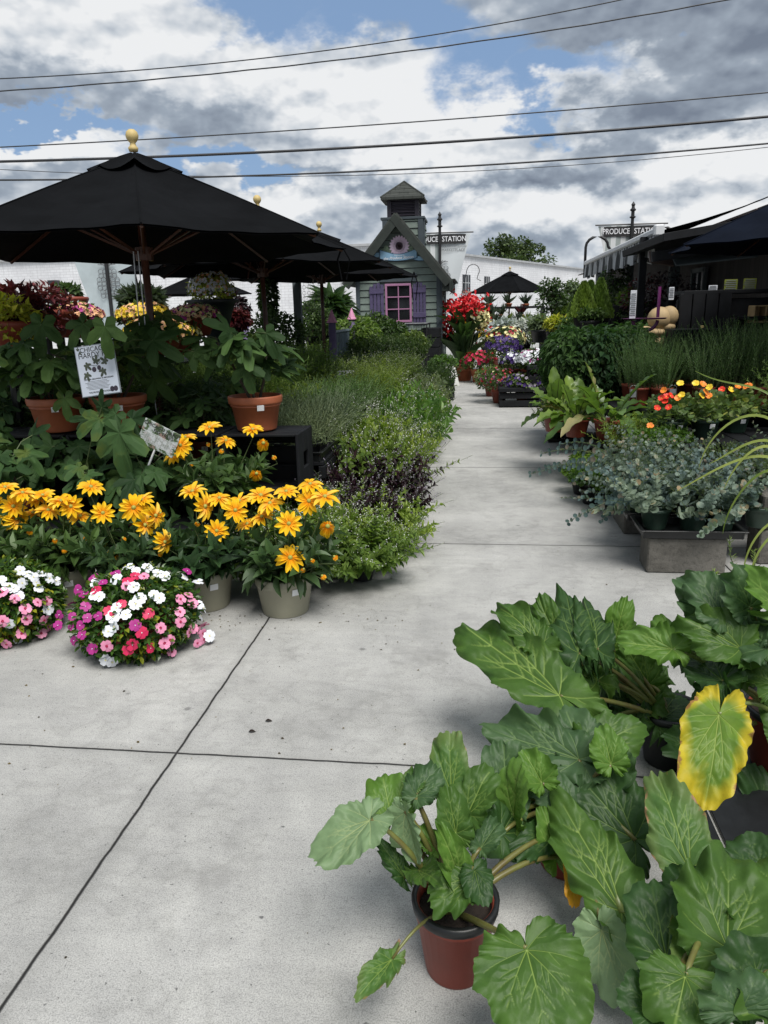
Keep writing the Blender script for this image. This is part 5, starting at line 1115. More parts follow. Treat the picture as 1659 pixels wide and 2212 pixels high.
t_=herb('euclong',1.02,4.3,.222,0,gp,1.,'eucalyptus with many drooping shoots at the left end of the front tray',rz=math.pi*.95); t_=herb('euclong',1.0,5.1,.222,1,gp,1.,'eucalyptus with drooping shoots at the left end of the rear tray',rz=math.pi*.9)
# hand-placed long shoots of eucalyptus over the pavement
def euc_shoot(p0,p1,sag,label,seed):
    global rng; rng=np.random.default_rng(seed); p0=np.array(p0);p1=np.array(p1); k=16; u=np.linspace(0,1,k); pts=p0+(p1-p0)*u[:,None]; pts[:,2]+=sag*np.sin(u*math.pi)
    return pts
g=G()
def shoot(g,pts,L,per):
    k=len(pts); g.tube(pts,np.linspace(.0035,.0012,k),4,mi=1); T=np.gradient(pts,axis=0); T/=np.linalg.norm(T,axis=1)[:,None]
    for f in np.linspace(.1,1,per):
        q=f*(k-1); i0=min(int(q),k-2); b=pts[i0]+(pts[i0+1]-pts[i0])*(q-i0); t_=T[i0]; ph=rng.random()*.6+ (1.57 if int(f*per)%2 else 0)
        U=nrm(np.cross(t_,[0,0,1])); V_=np.cross(t_,U)
        for o in(0,math.pi):
            r_=math.cos(ph+o)*U+math.sin(ph+o)*V_; D_=nrm(r_+t_*.25); g.scat(RD,[b],np.array([D_]),np.array([t_*.6+np.array([0,-.6,.5])]),L*(1.1-.6*f),None,rng.random())
base=thing('eucalyptus','eucalyptus with a long round leaved shoot reaching furthest left, near the front block','potted plant',(.98,4.5,.222)); add_pot(base,.085,.12,mGreenPot,.012)
pts=euc_shoot((.98,4.5,.36),PY(1228,1128,4.35),.03,'',1); pts2=euc_shoot((.98,4.5,.36),PY(1300,1125,4.2),.05,'',2); g=G(); shoot(g,pts,.050,17); shoot(g,pts2,.050,14); shoot(g,euc_shoot((.98,4.5,.36),PY(1340,1105,4.3),.06,'',7),.05,12); wpart('shoots',g,[mEuc,mStem],base)
base=thing('eucalyptus','eucalyptus with the upper pair of shoots pointing left over the parsley','potted plant',(1.0,5.3,.222)); add_pot(base,.085,.12,mGreenPot,.012)
g=G(); shoot(g,euc_shoot((1.0,5.3,.36),PY(1146,1024,5.5),.04,'',3),.058,17); shoot(g,euc_shoot((1.0,5.3,.36),PY(1170,980,5.6),.07,'',4),.055,17); shoot(g,euc_shoot((1.0,5.3,.36),PY(1180,1010,5.4),.03,'',4),.055,15); shoot(g,euc_shoot((1.0,5.3,.36),PY(1210,960,5.7),.08,'',8),.055,15); shoot(g,euc_shoot((1.0,5.2,.36),PY(1240,1040,5.0),.06,'',9),.055,13); wpart('shoots',g,[mEuc,mStem],base)
for (x,y) in ((.83,5.95),(1.02,6.1),(.86,5.65),(1.1,5.75),(.92,6.3),(1.0,5.45)): i+=1; herb('parsley',x,y,.0,i,(.09,.12,mBlackPl),1.0,group='parsley pots on the ground by the eucalyptus',label='green parsley on the ground by the eucalyptus, '+ORD[sum(1 for q_ in (5.95,6.1,5.65,5.75,6.3,5.45) if q_<y)]+' back along the aisle')
for (x,y) in ((1.3,5.75),(1.45,5.9)): i+=1; herb('parsley',x,y,.25,i,(.09,.12,mBlackPl),1.1,group='parsley pots behind the eucalyptus',label='bright parsley pot raised behind the eucalyptus, on the '+('left' if x<1.4 else 'right'))
for (x,y) in ((1.20,6.05),(1.38,6.15)): i+=1; herb('savory',x,y,.25,i,(.09,.12,mBlackPl),1.,group='fine herbs below the horseradish',label='fine leaved herb pot between eucalyptus and horseradish, on the '+('left' if x<1.3 else 'right'))
bench(.95,1.6,5.55,6.25,.25,'low black plank bench behind the eucalyptus')
TH=[(1.72,5.35),(1.95,5.3),(2.2,5.35),(1.82,5.05),(2.08,5.0),(2.35,5.0),(1.9,4.78),(2.15,4.7)]
for (x,y) in ((1.72,5.35),(1.95,5.3),(2.2,5.35),(1.82,5.05),(2.08,5.0),(2.35,5.0),(1.9,4.78),(2.15,4.7)): i+=1; herb('thyme',x,y,.298,i,(.10,.12,mBlackPl),1.15,'low thyme mound by the right edge, '+('front' if y<4.9 else 'middle' if y<5.2 else 'back')+' row, '+ORD[sum(1 for q_ in TH if abs(q_[1]-y)<.12 and q_[0]<x)]+' from the left')
# nasturtiums
bench(1.32,2.6,5.75,6.55,.44,'black plank bench under the nasturtiums')
NF={k:five(9+n_,c,fYel,.030,cup=.5,wd=.6) for n_,(k,c) in enumerate((('o',fOr),('y',fYel),('r',fRedO)))}
def nast(x,y,label,pts):
    t=thing('nasturtium',label,'potted plant',(x,y,.442)); add_pot(t,.11,.14,mGreenPot,.015,sticker=-1.3); obj('foliage',HK['nast'][len(pts)%2],t,(0,0,.12))
    for (px,py,k) in pts:
        P=PY(px,py,y-.16); flower(t,NF[k],P-np.array(t.location),nrm(CP-P)*.6+np.array([rng.normal()*.3,0,.5]),sc=.85)
N0=lambda L:[(1106+x*.3334,700.4+y*.3334,k) for x,y,k in L]
nast(PY(1455,900,6.0)[0],6.0,'nasturtium pot with the scarlet blooms',N0([(970,480,'r'),(1000,470,'r'),(1025,465,'r'),(1015,540,'r'),(940,545,'r'),(985,430,'o'),(895,660,'o'),(1090,385,'y'),(1100,460,'y'),(1075,480,'o'),(990,500,'r')]))
nast(PY(1528,900,6.0)[0],6.05,'nasturtium pot with yellow and orange blooms right of the scarlet one',N0([(1190,385,'y'),(1235,390,'o'),(1280,410,'y'),(1225,465,'y'),(1275,465,'o'),(1250,440,'o')]))
nast(PY(1590,890,6.3)[0],6.3,'paler nasturtium pot with orange blooms at the right end',N0([(1360,425,'r'),(1415,425,'y'),(1460,405,'o'),(1520,405,'o'),(1535,400,'o')]))
# horseradish
HL=strip([.12,.10,.3,.46,.5,.42,.26,.03],.18,-.35)
def horse(x,y,z,H,label,seed,n=16,sc=1.):
    global rng; rng=np.random.default_rng(seed); t=thing('horseradish',label,'potted plant',(x,y,z)); add_pot(t,.115,.17,mTerraD,.02,sticker=-1.5 if seed==61 else None)
    g=G()
    for k in range(n):
        a=rng.random()*6.283; ln=.2+1.1*rng.random(); L=H*(.6+.55*rng.random()); d0=np.array([math.sin(ln)*math.cos(a),math.sin(ln)*math.sin(a),math.cos(ln)]); b=np.array([.03*math.cos(a),.03*math.sin(a),.14])
        m_=20; u=np.linspace(0,1,m_); cv_=pts=b+d0*L*u[:,None]; droop=.55*L*math.sin(ln)*1.0; pts=pts-np.array([0,0,1])*(droop*u**2.4)[:,None]; T=np.gradient(pts,axis=0); T/=np.linalg.norm(T,axis=1)[:,None]; X=nrm(np.cross(d0,[0.01,0,1.])); Z=np.cross(X,T)
        w_=.052*sc*np.interp(u,[0,.22,.35,.55,.75,.92,1],[.06,.08,.6,1,1,.55,.04]); V=[]; ph=rng.random()*6
        for q in range(m_):
            rf=.22*math.sin(q*1.7+ph)+.1*math.sin(q*3.1)
            for s_,v_ in((-1,1),(-.5,.3),(0,0),(.5,.3),(1,1)): V.append(pts[q]+X*s_*w_[q]+Z[q]*(w_[q]*(.30*v_+ rf*abs(s_)*s_*(1 if abs(s_)==1 else .3))))
        F_=np.array([(q*5+j,q*5+j+1,q*5+j+6,q*5+j+5) for q in range(m_-1) for j in range(4)]); g.add(V,F_,1. if k in(3,9) else rng.random()*.75)
        g.tube(pts-Z*.002,np.linspace(.005,.0015,m_),4,mi=1)
    part('leaves',g,[mHorse,mStem],t,True); return t
bench(.88,1.38,6.25,6.95,.345,'low black bench under the horseradish')
horse(*PY(1312,920,6.45)[:2],.36,.60,'broad leaved horseradish with the upright fan, in the pot with a white sticker',61,22,1.1)
horse(*PY(1245,918,6.6)[:2],.36,.50,'broad leaved horseradish drooping toward the aisle with browned leaf tips',62,26,1.1)
horse(*PY(1200,890,6.9)[:2],.36,.45,'smaller horseradish behind the drooping one',63,18)
for x in (PY(1312,920,6.45)[0],PY(1232,918,6.55)[0]): pass
# small potted pair on tray
p=PZ(1200,955,0); tray(p[0]+.06,p[1]+.1,0.002,.30,.26,'small black tray by the aisle with two little pots',h=.035)
herb('olivebush',p[0]-.0,p[1]+.08,.015,0,(.075,.11,mGreenPot),.75,'small green pot with leafy stems at the aisle side of the little tray','pot_a'.replace('_a','s on the little tray'))
t=thing('empty_pot','empty black pot on the little tray by the aisle','pot',(p[0]+.16,p[1]+.08,.015)); add_pot(t,.07,.10,mBlackPl,.012)
# basil hedge and rosemary rows
bench(.72,1.75,7.4,9.2,.45,'black bench under the dark basil hedge')
for (x,y) in ((.92,7.7),(1.2,7.65),(1.48,7.7),(.95,8.15),(1.25,8.15),(1.55,8.2),(.98,8.7),(1.3,8.7),(1.62,8.75)): i+=1; herb('basil',x,y,.452,i,(.11,.14,mTerraD),1.02+.15*rng.random(),'dense dark green basil bush, '+('front' if y<7.9 else 'middle' if y<8.4 else 'back')+' row, '+('nearest the aisle' if x<1.1 else 'middle one' if x<1.4 else 'by the rosemary'),'basil bushes in the right hedge')
for (x,y) in ((1.95,9.3),(2.25,9.25)): i+=1; herb('basil',x,y,.50,i,(.11,.14,mTerraD),1.1,'dark green basil bush behind the rosemary by the counter, on the '+('left' if x<2.1 else 'right'),'basil bushes behind the rosemary')
bench(1.2,4.0,6.75,8.3,.58,'long high black bench under the rosemary row')
for y in (6.95,7.3,7.7,8.05):
    for cl_,x in enumerate(np.arange(1.42,3.9,.27)): i+=1; herb('tallrose',x+rng.normal()*.03,y+rng.normal()*.03,.582,i,(.095,.16,mTerraD),.78+.22*rng.random()+(.12 if x>2.0 else 0)+.05*max(0,x-2.3),'tall upright rosemary, '+('front' if y<7 else 'second' if y<7.5 else 'third' if y<7.9 else 'back')+' row of the high bench, '+ORD[cl_]+' from the left','rosemary rows on the high bench')
for k,(x,y) in enumerate(((1.325,6.86),(1.66,6.86))):
    t=thing('plant_tag','clear tag on a hoop '+('left' if k==0 else 'right')+' of the two in front of the rosemary','tag',(x+.02,y-.08,.62)); g=G(); an=np.linspace(0,math.pi,7); g.tube([(-.03,0,0)]+[(.03*-math.cos(u),0,.13+.03*math.sin(u)) for u in an]+[(.03,0,0)],.002,4); part('hoop',g,mSteel,t); g=G(); g.box((0,0,.09),(.05,.002,.07)); part('card',g,mInkG,t)
# fennel haze and dark plants at the right edge
for (x,y) in ((2.5,6.3),(2.75,6.0),(2.9,6.4)): i+=1; herb('tarragon',x,y,.44,i,(.1,.14,mBlackPl),.9,'dark feathery plant at the right edge behind the nasturtiums, '+('left' if x<2.6 else 'nearest' if x<2.8 else 'rightmost')+' one','dark feathery plants at the right edge')
# ================================================================ middle distance: flowers by the green house
def clump(t,n,c,r,tp,S,mats,down=.2,Wd=None,fl=None,hemi=-.6,shell=.55,name='foliage'):
    g=G(); crown(g,n,c,r,tp,S,shell,down,.8,Wd=Wd,hemi=hemi)
    if fl:
        for mi,(m_n,sz) in enumerate(fl):
            u=rng.normal(size=(m_n,3)); u/=np.linalg.norm(u,axis=1)[:,None]; u[:,2]=np.abs(u[:,2])*1.0-.25*(rng.random(m_n)<.3); u[:,1]-=.25; u/=np.linalg.norm(u,axis=1)[:,None]
            P=np.array(c)+u*np.array(r)*(1.0+.08*rng.random((m_n,1))); X=np.cross(u,rng.normal(size=(m_n,3)))
            g.scat(RDF,P-nrm_rows(X)*sz*.5,X,u+rng.normal(size=(m_n,3))*.3,sz*(.8+.4*rng.random(m_n)),None,.5,mi+1)
    return part(name,g,mats,t)
def nrm_rows(X): return X/np.linalg.norm(X,axis=1)[:,None]
def star():
    V=[(0,.5,0)];n=10
    for i_ in range(n): a=i_*2*math.pi/n; r=.5 if i_%2==0 else .36; V.append((r*math.cos(a),.5+r*math.sin(a),.12))
    return np.array(V),np.array([(0,1+i_,1+(i_+1)%n) for i_ in range(n)])
RDF=star()
def pet(x,y,base,r,h,label,fm,cnt,sz,potr=.14,poth=.2,potm=mTerra,z=0.,seed=0,leaf=None,lab='petunia',hr=.7):
    """x,y = pixel of the pot base; base = depth Y"""
    global rng; rng=np.random.default_rng(seed+900); p=PY(x,y,base); t=thing(lab,label,'potted plant',(p[0],p[1],max(0,p[2]) if z is None else z)); add_pot(t,potr,poth,potm,.02)
    clump(t,int(900*r/.3),(0,0,poth+h*.48),(r,r,h*hr*.9),OVs,.05,[leaf or mPetG]+fm,Wd=.035,fl=[(cnt//len(fm),sz)]*len(fm)); return t
# canna
p=PZ(1000,822,0); rng=np.random.default_rng(70); t=thing('canna','large canna with red and yellow blooms in a terracotta pot beside the green house','potted plant',(p[0],p[1],0)); add_pot(t,.24,.32,mTerra,.03,True)
g=G(); CL=strip([.12,.36,.5,.5,.38,.2,.02],.15,-.35)
n=75; a=rng.random(n)*6.283; z=.25+1.05*rng.random(n); P=np.stack([.16*np.cos(a)*(1.3-z*.4),.16*np.sin(a)*(1.3-z*.4),z],1); e=.8+.5*rng.random(n); D=np.stack([np.cos(a)*np.cos(e),np.sin(a)*np.cos(e),np.sin(e)],1); Nn=np.stack([-np.cos(a)*np.sin(e),-np.sin(a)*np.sin(e),np.cos(e)],1); g.scat(CL,P,D,Nn,.50+.2*rng.random(n),.17)
tops=[]
for (px,py) in ((966,690),(985,668),(1008,660),(1022,664),(972,708),(1003,690),(1038,694),(1015,700),(1046,678),(975,655),(996,650),(1012,645),(1030,652)):
    q=PY(px,py+6,p[1])-p; q=np.array([q[0],rng.normal()*.15,q[2]]); g.tube([(q[0]*.2,0,.3),(q[0]*.7,q[1]*.5,.9),q],.012,5,mi=1); tops.append(q)
part('foliage',g,[mCan,mStem],t)
for j,q in enumerate(tops):
    g=G(); n=60; P=q+rng.normal(size=(n,3))*[.07,.07,.10]; yel=j in(6,7) ; g.scat(OVs,P,rng.normal(size=(n,3))+[0,0,.3],rng.normal(size=(n,3)),.10,.07,.5); part('flower_spike',g,fYel if yel else fCan,t)
for (px,py) in ((1041,690),):
    q=PY(px,py,p[1]-.2)-p; g=G(); n=60; g.scat(OVs,q+rng.normal(size=(n,3))*[.09,.07,.10],rng.normal(size=(n,3))+[0,0,.3],rng.normal(size=(n,3)),.10,.07,.5); part('flower_spike',g,fPale,t)
pet(1035,820,15.9,.38,.34,'deep red petunia pot on the pavement beside the canna',[fDR,fRed],90,.085,.18,.26,seed=1)
pet(1075,815,16.5,.36,.34,'petunia pot with white and red blooms behind the deep red one',[fWhite,fDR],80,.08,.17,.26,mTerraD,seed=2)
pet(1090,762+40,16.6,.42,.45,'mound of pale yellow petunias behind the purple ones',[fPale,fPale,fDR],150,.09,.2,.35,mTerraD,seed=3,z=.25)
pet(1085,800,15.2,.36,.4,'dark violet petunia mound in the middle of the display',[fViol,fViol],150,.085,.17,.3,mTerraD,seed=4,z=.2)
def riser(x0,x1,y0,y1,z,label):
    t=thing('black_riser',label,'riser',((x0+x1)/2,(y0+y1)/2,0)); g=G(); g.box((0,0,z-.03),(x1-x0,y1-y0,.06)); part('top',g,mBlackWood,t)
    g=G(); 
    for k in range(2): g.box((0,-(y1-y0)/2+.05,z*(.2+.4*k)),((x1-x0)*.98,.03,z*.3))
    for sx in(-1,1): g.box((sx*((x1-x0)/2-.03),0,(z-.06)/2),(.05,y1-y0-.1,z-.065))
    part('sides',g,mBlackWood,t)
p0=PY(1085,815,14.2); riser(PY(1090,0,12.)[0],PY(1215,0,12.)[0],11.5,12.6,.30,'black slatted riser holding the white petunia pots')
pet(1148,824,12.0,.24,.27,'white petunia pot with purple blooms on the black riser',[fWhite,fWhite,fWhite,fWhite,fMag],150,.08,.17,.24,mTerraD,z=.302,seed=5)
pet(1108,818,12.3,.22,.25,'white and violet petunia pot left of the brighter white one on the riser',[fWhite,fViol,fViol],90,.07,.16,.22,mTerraD,z=.302,seed=6)
pet(1132,874,11.85,.34,.26,'violet veined petunia in a terracotta pot on the pavement',[fViol,fLilac],110,.06,.14,.2,mTerra,seed=7)
pet(1078,866,12.2,.36,.32,'dark rose calibrachoa spilling beside the violet petunia',[fDR,FW('dusky_rose_petal',(.2,.05,.12))],120,.04,.13,.2,mTerraD,seed=8)
pet(1062,850,13.2,.30,.28,'olive green calibrachoa at the far left of the riser',[fPale,fDR],40,.04,.13,.2,mTerraD,seed=9,leaf=mOliveG)
# dusty miller, yellow and red on a far table
for k,(px,D,lb) in enumerate(((1088,18.6,'silver dusty miller, left of the two behind the petunias'),(1135,18.4,'silver dusty miller, right of the two behind the petunias'))):
    p=PD(px,730,D); rng=np.random.default_rng(80+k); t=thing('dusty_miller',lb,'potted plant',(p[0],p[1],.5)); add_pot(t,.15,.2,mBlackPl); clump(t,420,(0,0,.42),(.36,.3,.3),FIG,.17,[mSilv],down=.1,Wd=.11)
riser(PD(1060,0,18.9)[0]-.2,PD(1190,0,18.5)[0],17.9,19.6,.48,'long black table under the dusty miller')
for k,(px,py,D,r,m_,lb) in enumerate(((1050,735,19.2,.3,mPetG,'red flowered shrub left of the dusty miller'),(1178,725,16.5,.35,mOliveG,'grey green bushy pot right of the dusty miller'),(1160,700,20,.3,mDkB,'dark bushy pot on the back table'))):
    p=PD(px,py,D); t=thing('bedding_plant',lb,'potted plant',(p[0],p[1],p[2]-.35)); add_pot(t,.13,.2,mBlackPl); rng=np.random.default_rng(90+k); clump(t,500,(0,0,.35),(r,r,.28),OVs,.07,[m_,fDR],Wd=.045,fl=[(30 if k==0 else 1,.07)])
# aloe shelves below the far umbrella
p=PD(1090,700,21.5); t=thing('shelf_unit','black tiered shelf of succulents under the far umbrella','shelf',(p[0]+.05,p[1],0)); g=G()
for z,yy in((1.0,-.5),(1.52,.0)): g=G(); g.box((0,yy,z),(2.0,.45,.06)); part('board',g,mBlackWood,t)
for sx in(-1,1): g=G(); g.box((sx*.97,-.2,.78),(.07,.8,1.5)); part('upright',g,mBlackWood,t)
SP=strip([.5,.42,.3,.12,.01],.3,.25)
def aloe(x,y,D,label,s_=1.,m_=mAloe,n=26,seed=0):
    global rng; rng=np.random.default_rng(seed+120); p=PD(x,y,D); t=thing('aloe_pot',label,'potted plant',tuple(p)); add_pot(t,.13*s_,.17*s_,mTerra); g=G(); a=rng.random(n)*6.283; e=.35+1.0*rng.random(n); D_=np.stack([np.cos(a)*np.cos(e),np.sin(a)*np.cos(e),np.sin(e)],1); Nn=np.stack([-np.cos(a)*np.sin(e),-np.sin(a)*np.sin(e),np.cos(e)],1)
    g.scat(SP,np.tile([0,0,.15*s_],(n,1)),D_,Nn,(.32+.12*rng.random(n))*s_,.045*s_); part('leaves',g,m_,t); return t
for k,(x,y,lb) in enumerate(((1056,667,'spiky aloe pot at the left of the top shelf'),(1098,666,'spiky aloe pot in the middle of the top shelf'),(1135,667,'spiky aloe pot at the right of the top shelf'))): aloe(x,y,21.5,lb,.8,seed=k)
for k,(x,y,lb) in enumerate(((1048,706,'first small terracotta succulent from the left on the lower shelf'),(1071,706,'second small terracotta succulent from the left on the lower shelf'),(1096,706,'third small terracotta succulent from the left on the lower shelf'),(1118,706,'fourth small succulent from the left on the lower shelf'),(1140,706,'small succulent with yellow blooms at the right of the lower shelf'))): aloe(x,y,21.0,lb,.75,mAloe if k%2 else mOliveG,30,seed=10+k)
for k,(x,lb) in enumerate(((1062,'reddish spiky plant above the first lower pots'),(1085,'dark spiky plant between the shelves'),(1125,'bronze spiky plant at the right between the shelves'))): aloe(x,690,21.3,lb,.8,mCol if k==2 else mAloe,30,seed=20+k)
for k,(x,y,D,lb) in enumerate(((1091,682,20.5,'white tilted price card on the succulent shelf'),(1172,650,15,'white price card tilted on the little laurel tree'))):
    p=PD(x,y,D); t=thing('price_sign',lb,'sign',tuple(p)); g=G(); g.box((0,0,0),(.12,.006,.17),ry=.5); part('card',g,mWhite,t); g=G(); g.tube([(0,.01,0),(-.06,.01,-.25)],.005,4); part('stake',g,mWhite,t)
# laurel standard, cypresses
def standard(x,yb,yt,D,wd,label,m_,seed,ts=.035,n=900,cone=False,name='laurel_tree'):
    global rng; rng=np.random.default_rng(seed); pb=PD(x,yb,D); pt=PD(x,yt,D); h=pt[2]-pb[2]; t=thing(name,label,'potted tree',tuple(pb)); add_pot(t,.16,.22,mBlackPl); g=G(); gt=G()
    if cone:
        gt.tube([(0,0,.15),(0,0,h*.9)],[.02,.006],6); n_=int(n); z=rng.random(n_)**1.15; a=rng.random(n_)*6.283; r=wd/2*np.clip(1.05-z,0,1)**.75*(.35+.7*rng.random(n_)**.4)*(1+.12*np.sin(z*9+a*5))*(.85+.3*rng.random(n_)); P=np.stack([r*np.cos(a),r*np.sin(a),.18+z*(h-.2)],1)
        D_=np.stack([np.cos(a)*.35,np.sin(a)*.35,np.ones(n_)],1)+rng.normal(size=(n_,3))*.25; g.scat(LA,P,D_,np.stack([np.cos(a),np.sin(a),-.1*np.ones(n_)],1),.055,.012,np.clip(rng.random(n_)*.6+.5*(r/(wd/2)),0,1))
    else:
        gt.tube([(0,0,.15),(.01,0,h*.5),(0,0,h*.8)],[.018,.014,.008],6)
        for k in range(14): u=nrm(rng.normal(size=3)); c=np.array([0,0,h*.72])+u*[wd*.3,wd*.3,h*.17]; crown(g,n//14,c,(wd*.24,wd*.24,h*.13),OVs,.08,.2,.1,.9,Wd=.045); gt.tube([(0,0,h*.5),c],.006,4)
    part('trunk',gt,mBark,t); part('foliage',g,m_,t); return t
standard(1188,742,600,14,.62,'small round headed laurel tree on a thin trunk',mDkB,201)
for k,(x,yb,yt,D,wd,lb) in enumerate(((1258,700,610,12,.38,'tall lime green cypress in a grey pot, left of the tall pair'),(1293,702,603,12.2,.36,'tall lime green cypress in a grey pot, right of the tall pair'),(1272,698,608,12.8,.36,'lime green cypress behind the tall pair'),(1217,690,650,14,.36,'short round golden cypress'),(1240,705,640,13.5,.3,'slim dark green cypress beside the golden one'))):
    standard(x,yb+12,yt,D,wd,lb,mCyp if k!=4 else mDkB,210+k,n=6500,cone=True,name='cypress')
standard(1235,700,607,15.5,.5,'grey leaved round shrub behind the cypresses',mSage,230)
for k,(x,y,D,m_,lb) in enumerate(((1199,745,12.6,mLime,'yellow variegated plant on twin stems in a black pot'),(1228,748,12.4,mRose,'thin stemmed rosemary standard in a grey pot'),(1165,740,13.5,mSage,'grey bushy herb in a black pot by the riser'),(1275,725,11.5,mDkB,'dark bush in front of the cypress pots'))):
    standard(x,y,y-60,D,.36,lb,m_,240+k,n=500,name='potted_shrub')
riser(PD(1150,0,12.4)[0],PD(1330,0,12.4)[0],11.6,13.4,.62,'black riser under the cypress and shrub pots')
# hanging and climbing plants in front of the barn wall
for k,(x,y,D,r,m_,lb) in enumerate(((1335,655,15,.32,mDkB,'dark ivy basket on the barn wall, leftmost'),(1362,648,13.5,.22,mCyp,'lime green hanging basket on the barn wall'),(1400,650,12.5,.42,mCol,'large dark purple hanging basket on the barn wall'),(1445,640,11.8,.40,mPurp,'dark purple basket nearest the counter'),(1310,650,17,.22,mCyp,'small lime basket at the far end of the barn wall'),(1330,600,14.5,.26,mDkB,'dark foliage basket under the awning valance'),(1380,690,12.5,.35,mDkB,'dark bush behind the white narrow sign'))):
    p=PD(x,y,D); rng=np.random.default_rng(260+k); t=thing('hanging_basket',lb,'hanging plant',tuple(p)); g=G(); g.lathe([(0,-.16),(.10,-.14),(.15,-.02),(.14,-.02)],14); part('basket',g,mBlackPl,t)
    g=G(); 
    for a in(0,2.1,4.2): g.tube([(.14*math.cos(a),.14*math.sin(a),0),(0,0,.45)],.003,3)
    part('hanger',g,mIron,t); clump(t,600,(0,0,.0),(r,r,r*.95),OVs,.06,[m_],Wd=.045,down=.4,hemi=None)
# ================================================================ background left
def urn(x,y,D,label,name,m_,fl,r,seed,leafS=.05,rb=.22,cnt=200,hz=.45,mb=mTerraD,tp=OVs,extra=None,zrise=.0):
    global rng; rng=np.random.default_rng(seed+300); p=PD(x,y+2,D); t=thing(name,label,'planter',(p[0],p[1],p[2]-.12)); g=G(); g.lathe([(0,-.10),(rb*.6,-.08),(rb,.08),(rb*1.04,.10),(rb,.12),(rb*.9,.10)],20); part('bowl',g,mb,t,True)
    clump(t,int(1100*r/.4),(0,0,.10+zrise),(r,r,r*hz),tp,leafS,[m_]+[f for f in fl],Wd=leafS*.6,fl=[(cnt//max(1,len(fl)),.045)]*len(fl) if fl else None)
    g=G(); g.tube([(0,0,-.10),(0,0,-(p[2]-.12))],.03,8); part('support',g,mBlackPl,t); return t
urn(160,676,6.9,'hanging bowl of magenta and peach petunias right of the coleus','flower_bowl',mPetG,[fMag,fMag,fPeach,fPeach],.24,1,cnt=330)
urn(125,668,7.3,'silver leaved plant trailing behind the magenta bowl','flower_bowl',mSilv,[],.24,2,.045)
urn(312,676,7.0,'hanging bowl of bright yellow million bells','flower_bowl',mPetG,[fYel,fYel,fPeach],.24,3,cnt=360)
urn(420,678,7.6,'hanging bowl of pink and cream flowers left of the urn','flower_bowl',mPetG,[fMag,fPeach,fPale],.25,4,cnt=300)
urn(340,712,6.6,'low bowl of peach and yellow flowers behind the umbrella pole','flower_bowl',mPetG,[fPeach,fYel],.28,5,cnt=200)
urn(375,718,7.2,'low bowl of cream yellow flowers right of the umbrella pole','flower_bowl',mPetG,[fPale,fYel],.24,6,cnt=200)
urn(28,668,5.6,'dark red coleus at the far left','coleus',mCol,[],.26,7,.065,hz=.75)
urn(10,692,5.2,'lime yellow leaved plant under the coleus at the left edge','coleus',mLime,[],.22,8,.06,hz=.8)
urn(95,668,6.2,'second dark red coleus beside the fig leaves','coleus',mCol,[],.24,9,.06,hz=.9)
urn(145,640,8.5,'bushy rosemary ball high above the magenta flowers','rosemary',mDkB,[],.17,10,.05,tp=NE,zrise=.08,cnt=0)
urn(308,660,8.5,'spiky dark succulent above the yellow flowers','succulent_bowl',mAloe,[],.20,11,.12,tp=SP,zrise=.1)
p=PD(462,690,8.4); rng=np.random.default_rng(333); t=thing('garden_urn','tall dark green urn overflowing with white and rust foliage','urn',(p[0],p[1],0)); s_=p[2]
g=G(); g.lathe([(0,s_-.42),(.20,s_-.42),(.20,s_-.36),(.08,s_-.30),(.06,s_-.22),(.16,s_-.10),(.20,s_+.05),(.24,s_+.16),(.30,s_+.20),(.27,s_+.21),(.18,s_+.1)],24); part('bowl',g,mat('dark_green_urn',(.018,.026,.028),.5,.3,8),t,True)
g=G(); g.box((0,0,(s_-.42)/2),(.34,.34,s_-.42)); part('pedestal',g,mBlackWood,t)
clump(t,700,(0,0,s_+.30),(.24,.24,.20),OVs,.045,[mLime,fWhite,fPeach],Wd=.03,fl=[(260,.035),(40,.04)])
g=G(); crown(g,160,(-.02,0,s_+.48),(.12,.12,.12),OVs,.05,.3,0,.9,Wd=.03); part('rust_foliage',g,L_('rust_leaf',(.12,.05,.02),(.35,.16,.08)),t)
for k,(x,y,D,r,h_,m_,lb) in enumerate(((585,740,10.5,.30,.75,mDkB,'tall conifer like bush behind the second umbrella pole'),(615,735,10.8,.28,.5,mDkB,'bright edged bush beside the third umbrella pole'),(495,690,9.5,.25,.35,mPurp,'dark round bush right of the urn'),(503,715,9.2,.2,.2,mCol,'magenta leaved plant below the dark round bush'),(715,690,13.5,.22,.5,mCan,'broad leaved canna like plant behind the lilac posts'),(675,700,12.8,.3,.5,mDkB,'dark tangle of plants under the hanging mobiles'),(580,650,11.2,.12,.5,mDkB,'slim dark conifer top between umbrella poles'))):
    p=PD(x,y,D); rng=np.random.default_rng(350+k); t=thing('potted_shrub',lb,'potted plant',(p[0],p[1],p[2]-h_*.8)); add_pot(t,.14,.2,mBlackPl)
    g=G(); g.tube([(0,0,.15),(0,0,h_*.6)],.012,5); part('stem',g,mBark,t)
    clump(t,900,(0,0,.18+h_*.55),(r,r,h_*.62),OV if k!=4 else CL,.07 if k!=4 else .3,[m_],Wd=.035 if k!=4 else .1,hemi=None)
bench(-4.6,-2.95,5.6,9.2,1.02,'black display bench of flower bowls behind the figs')
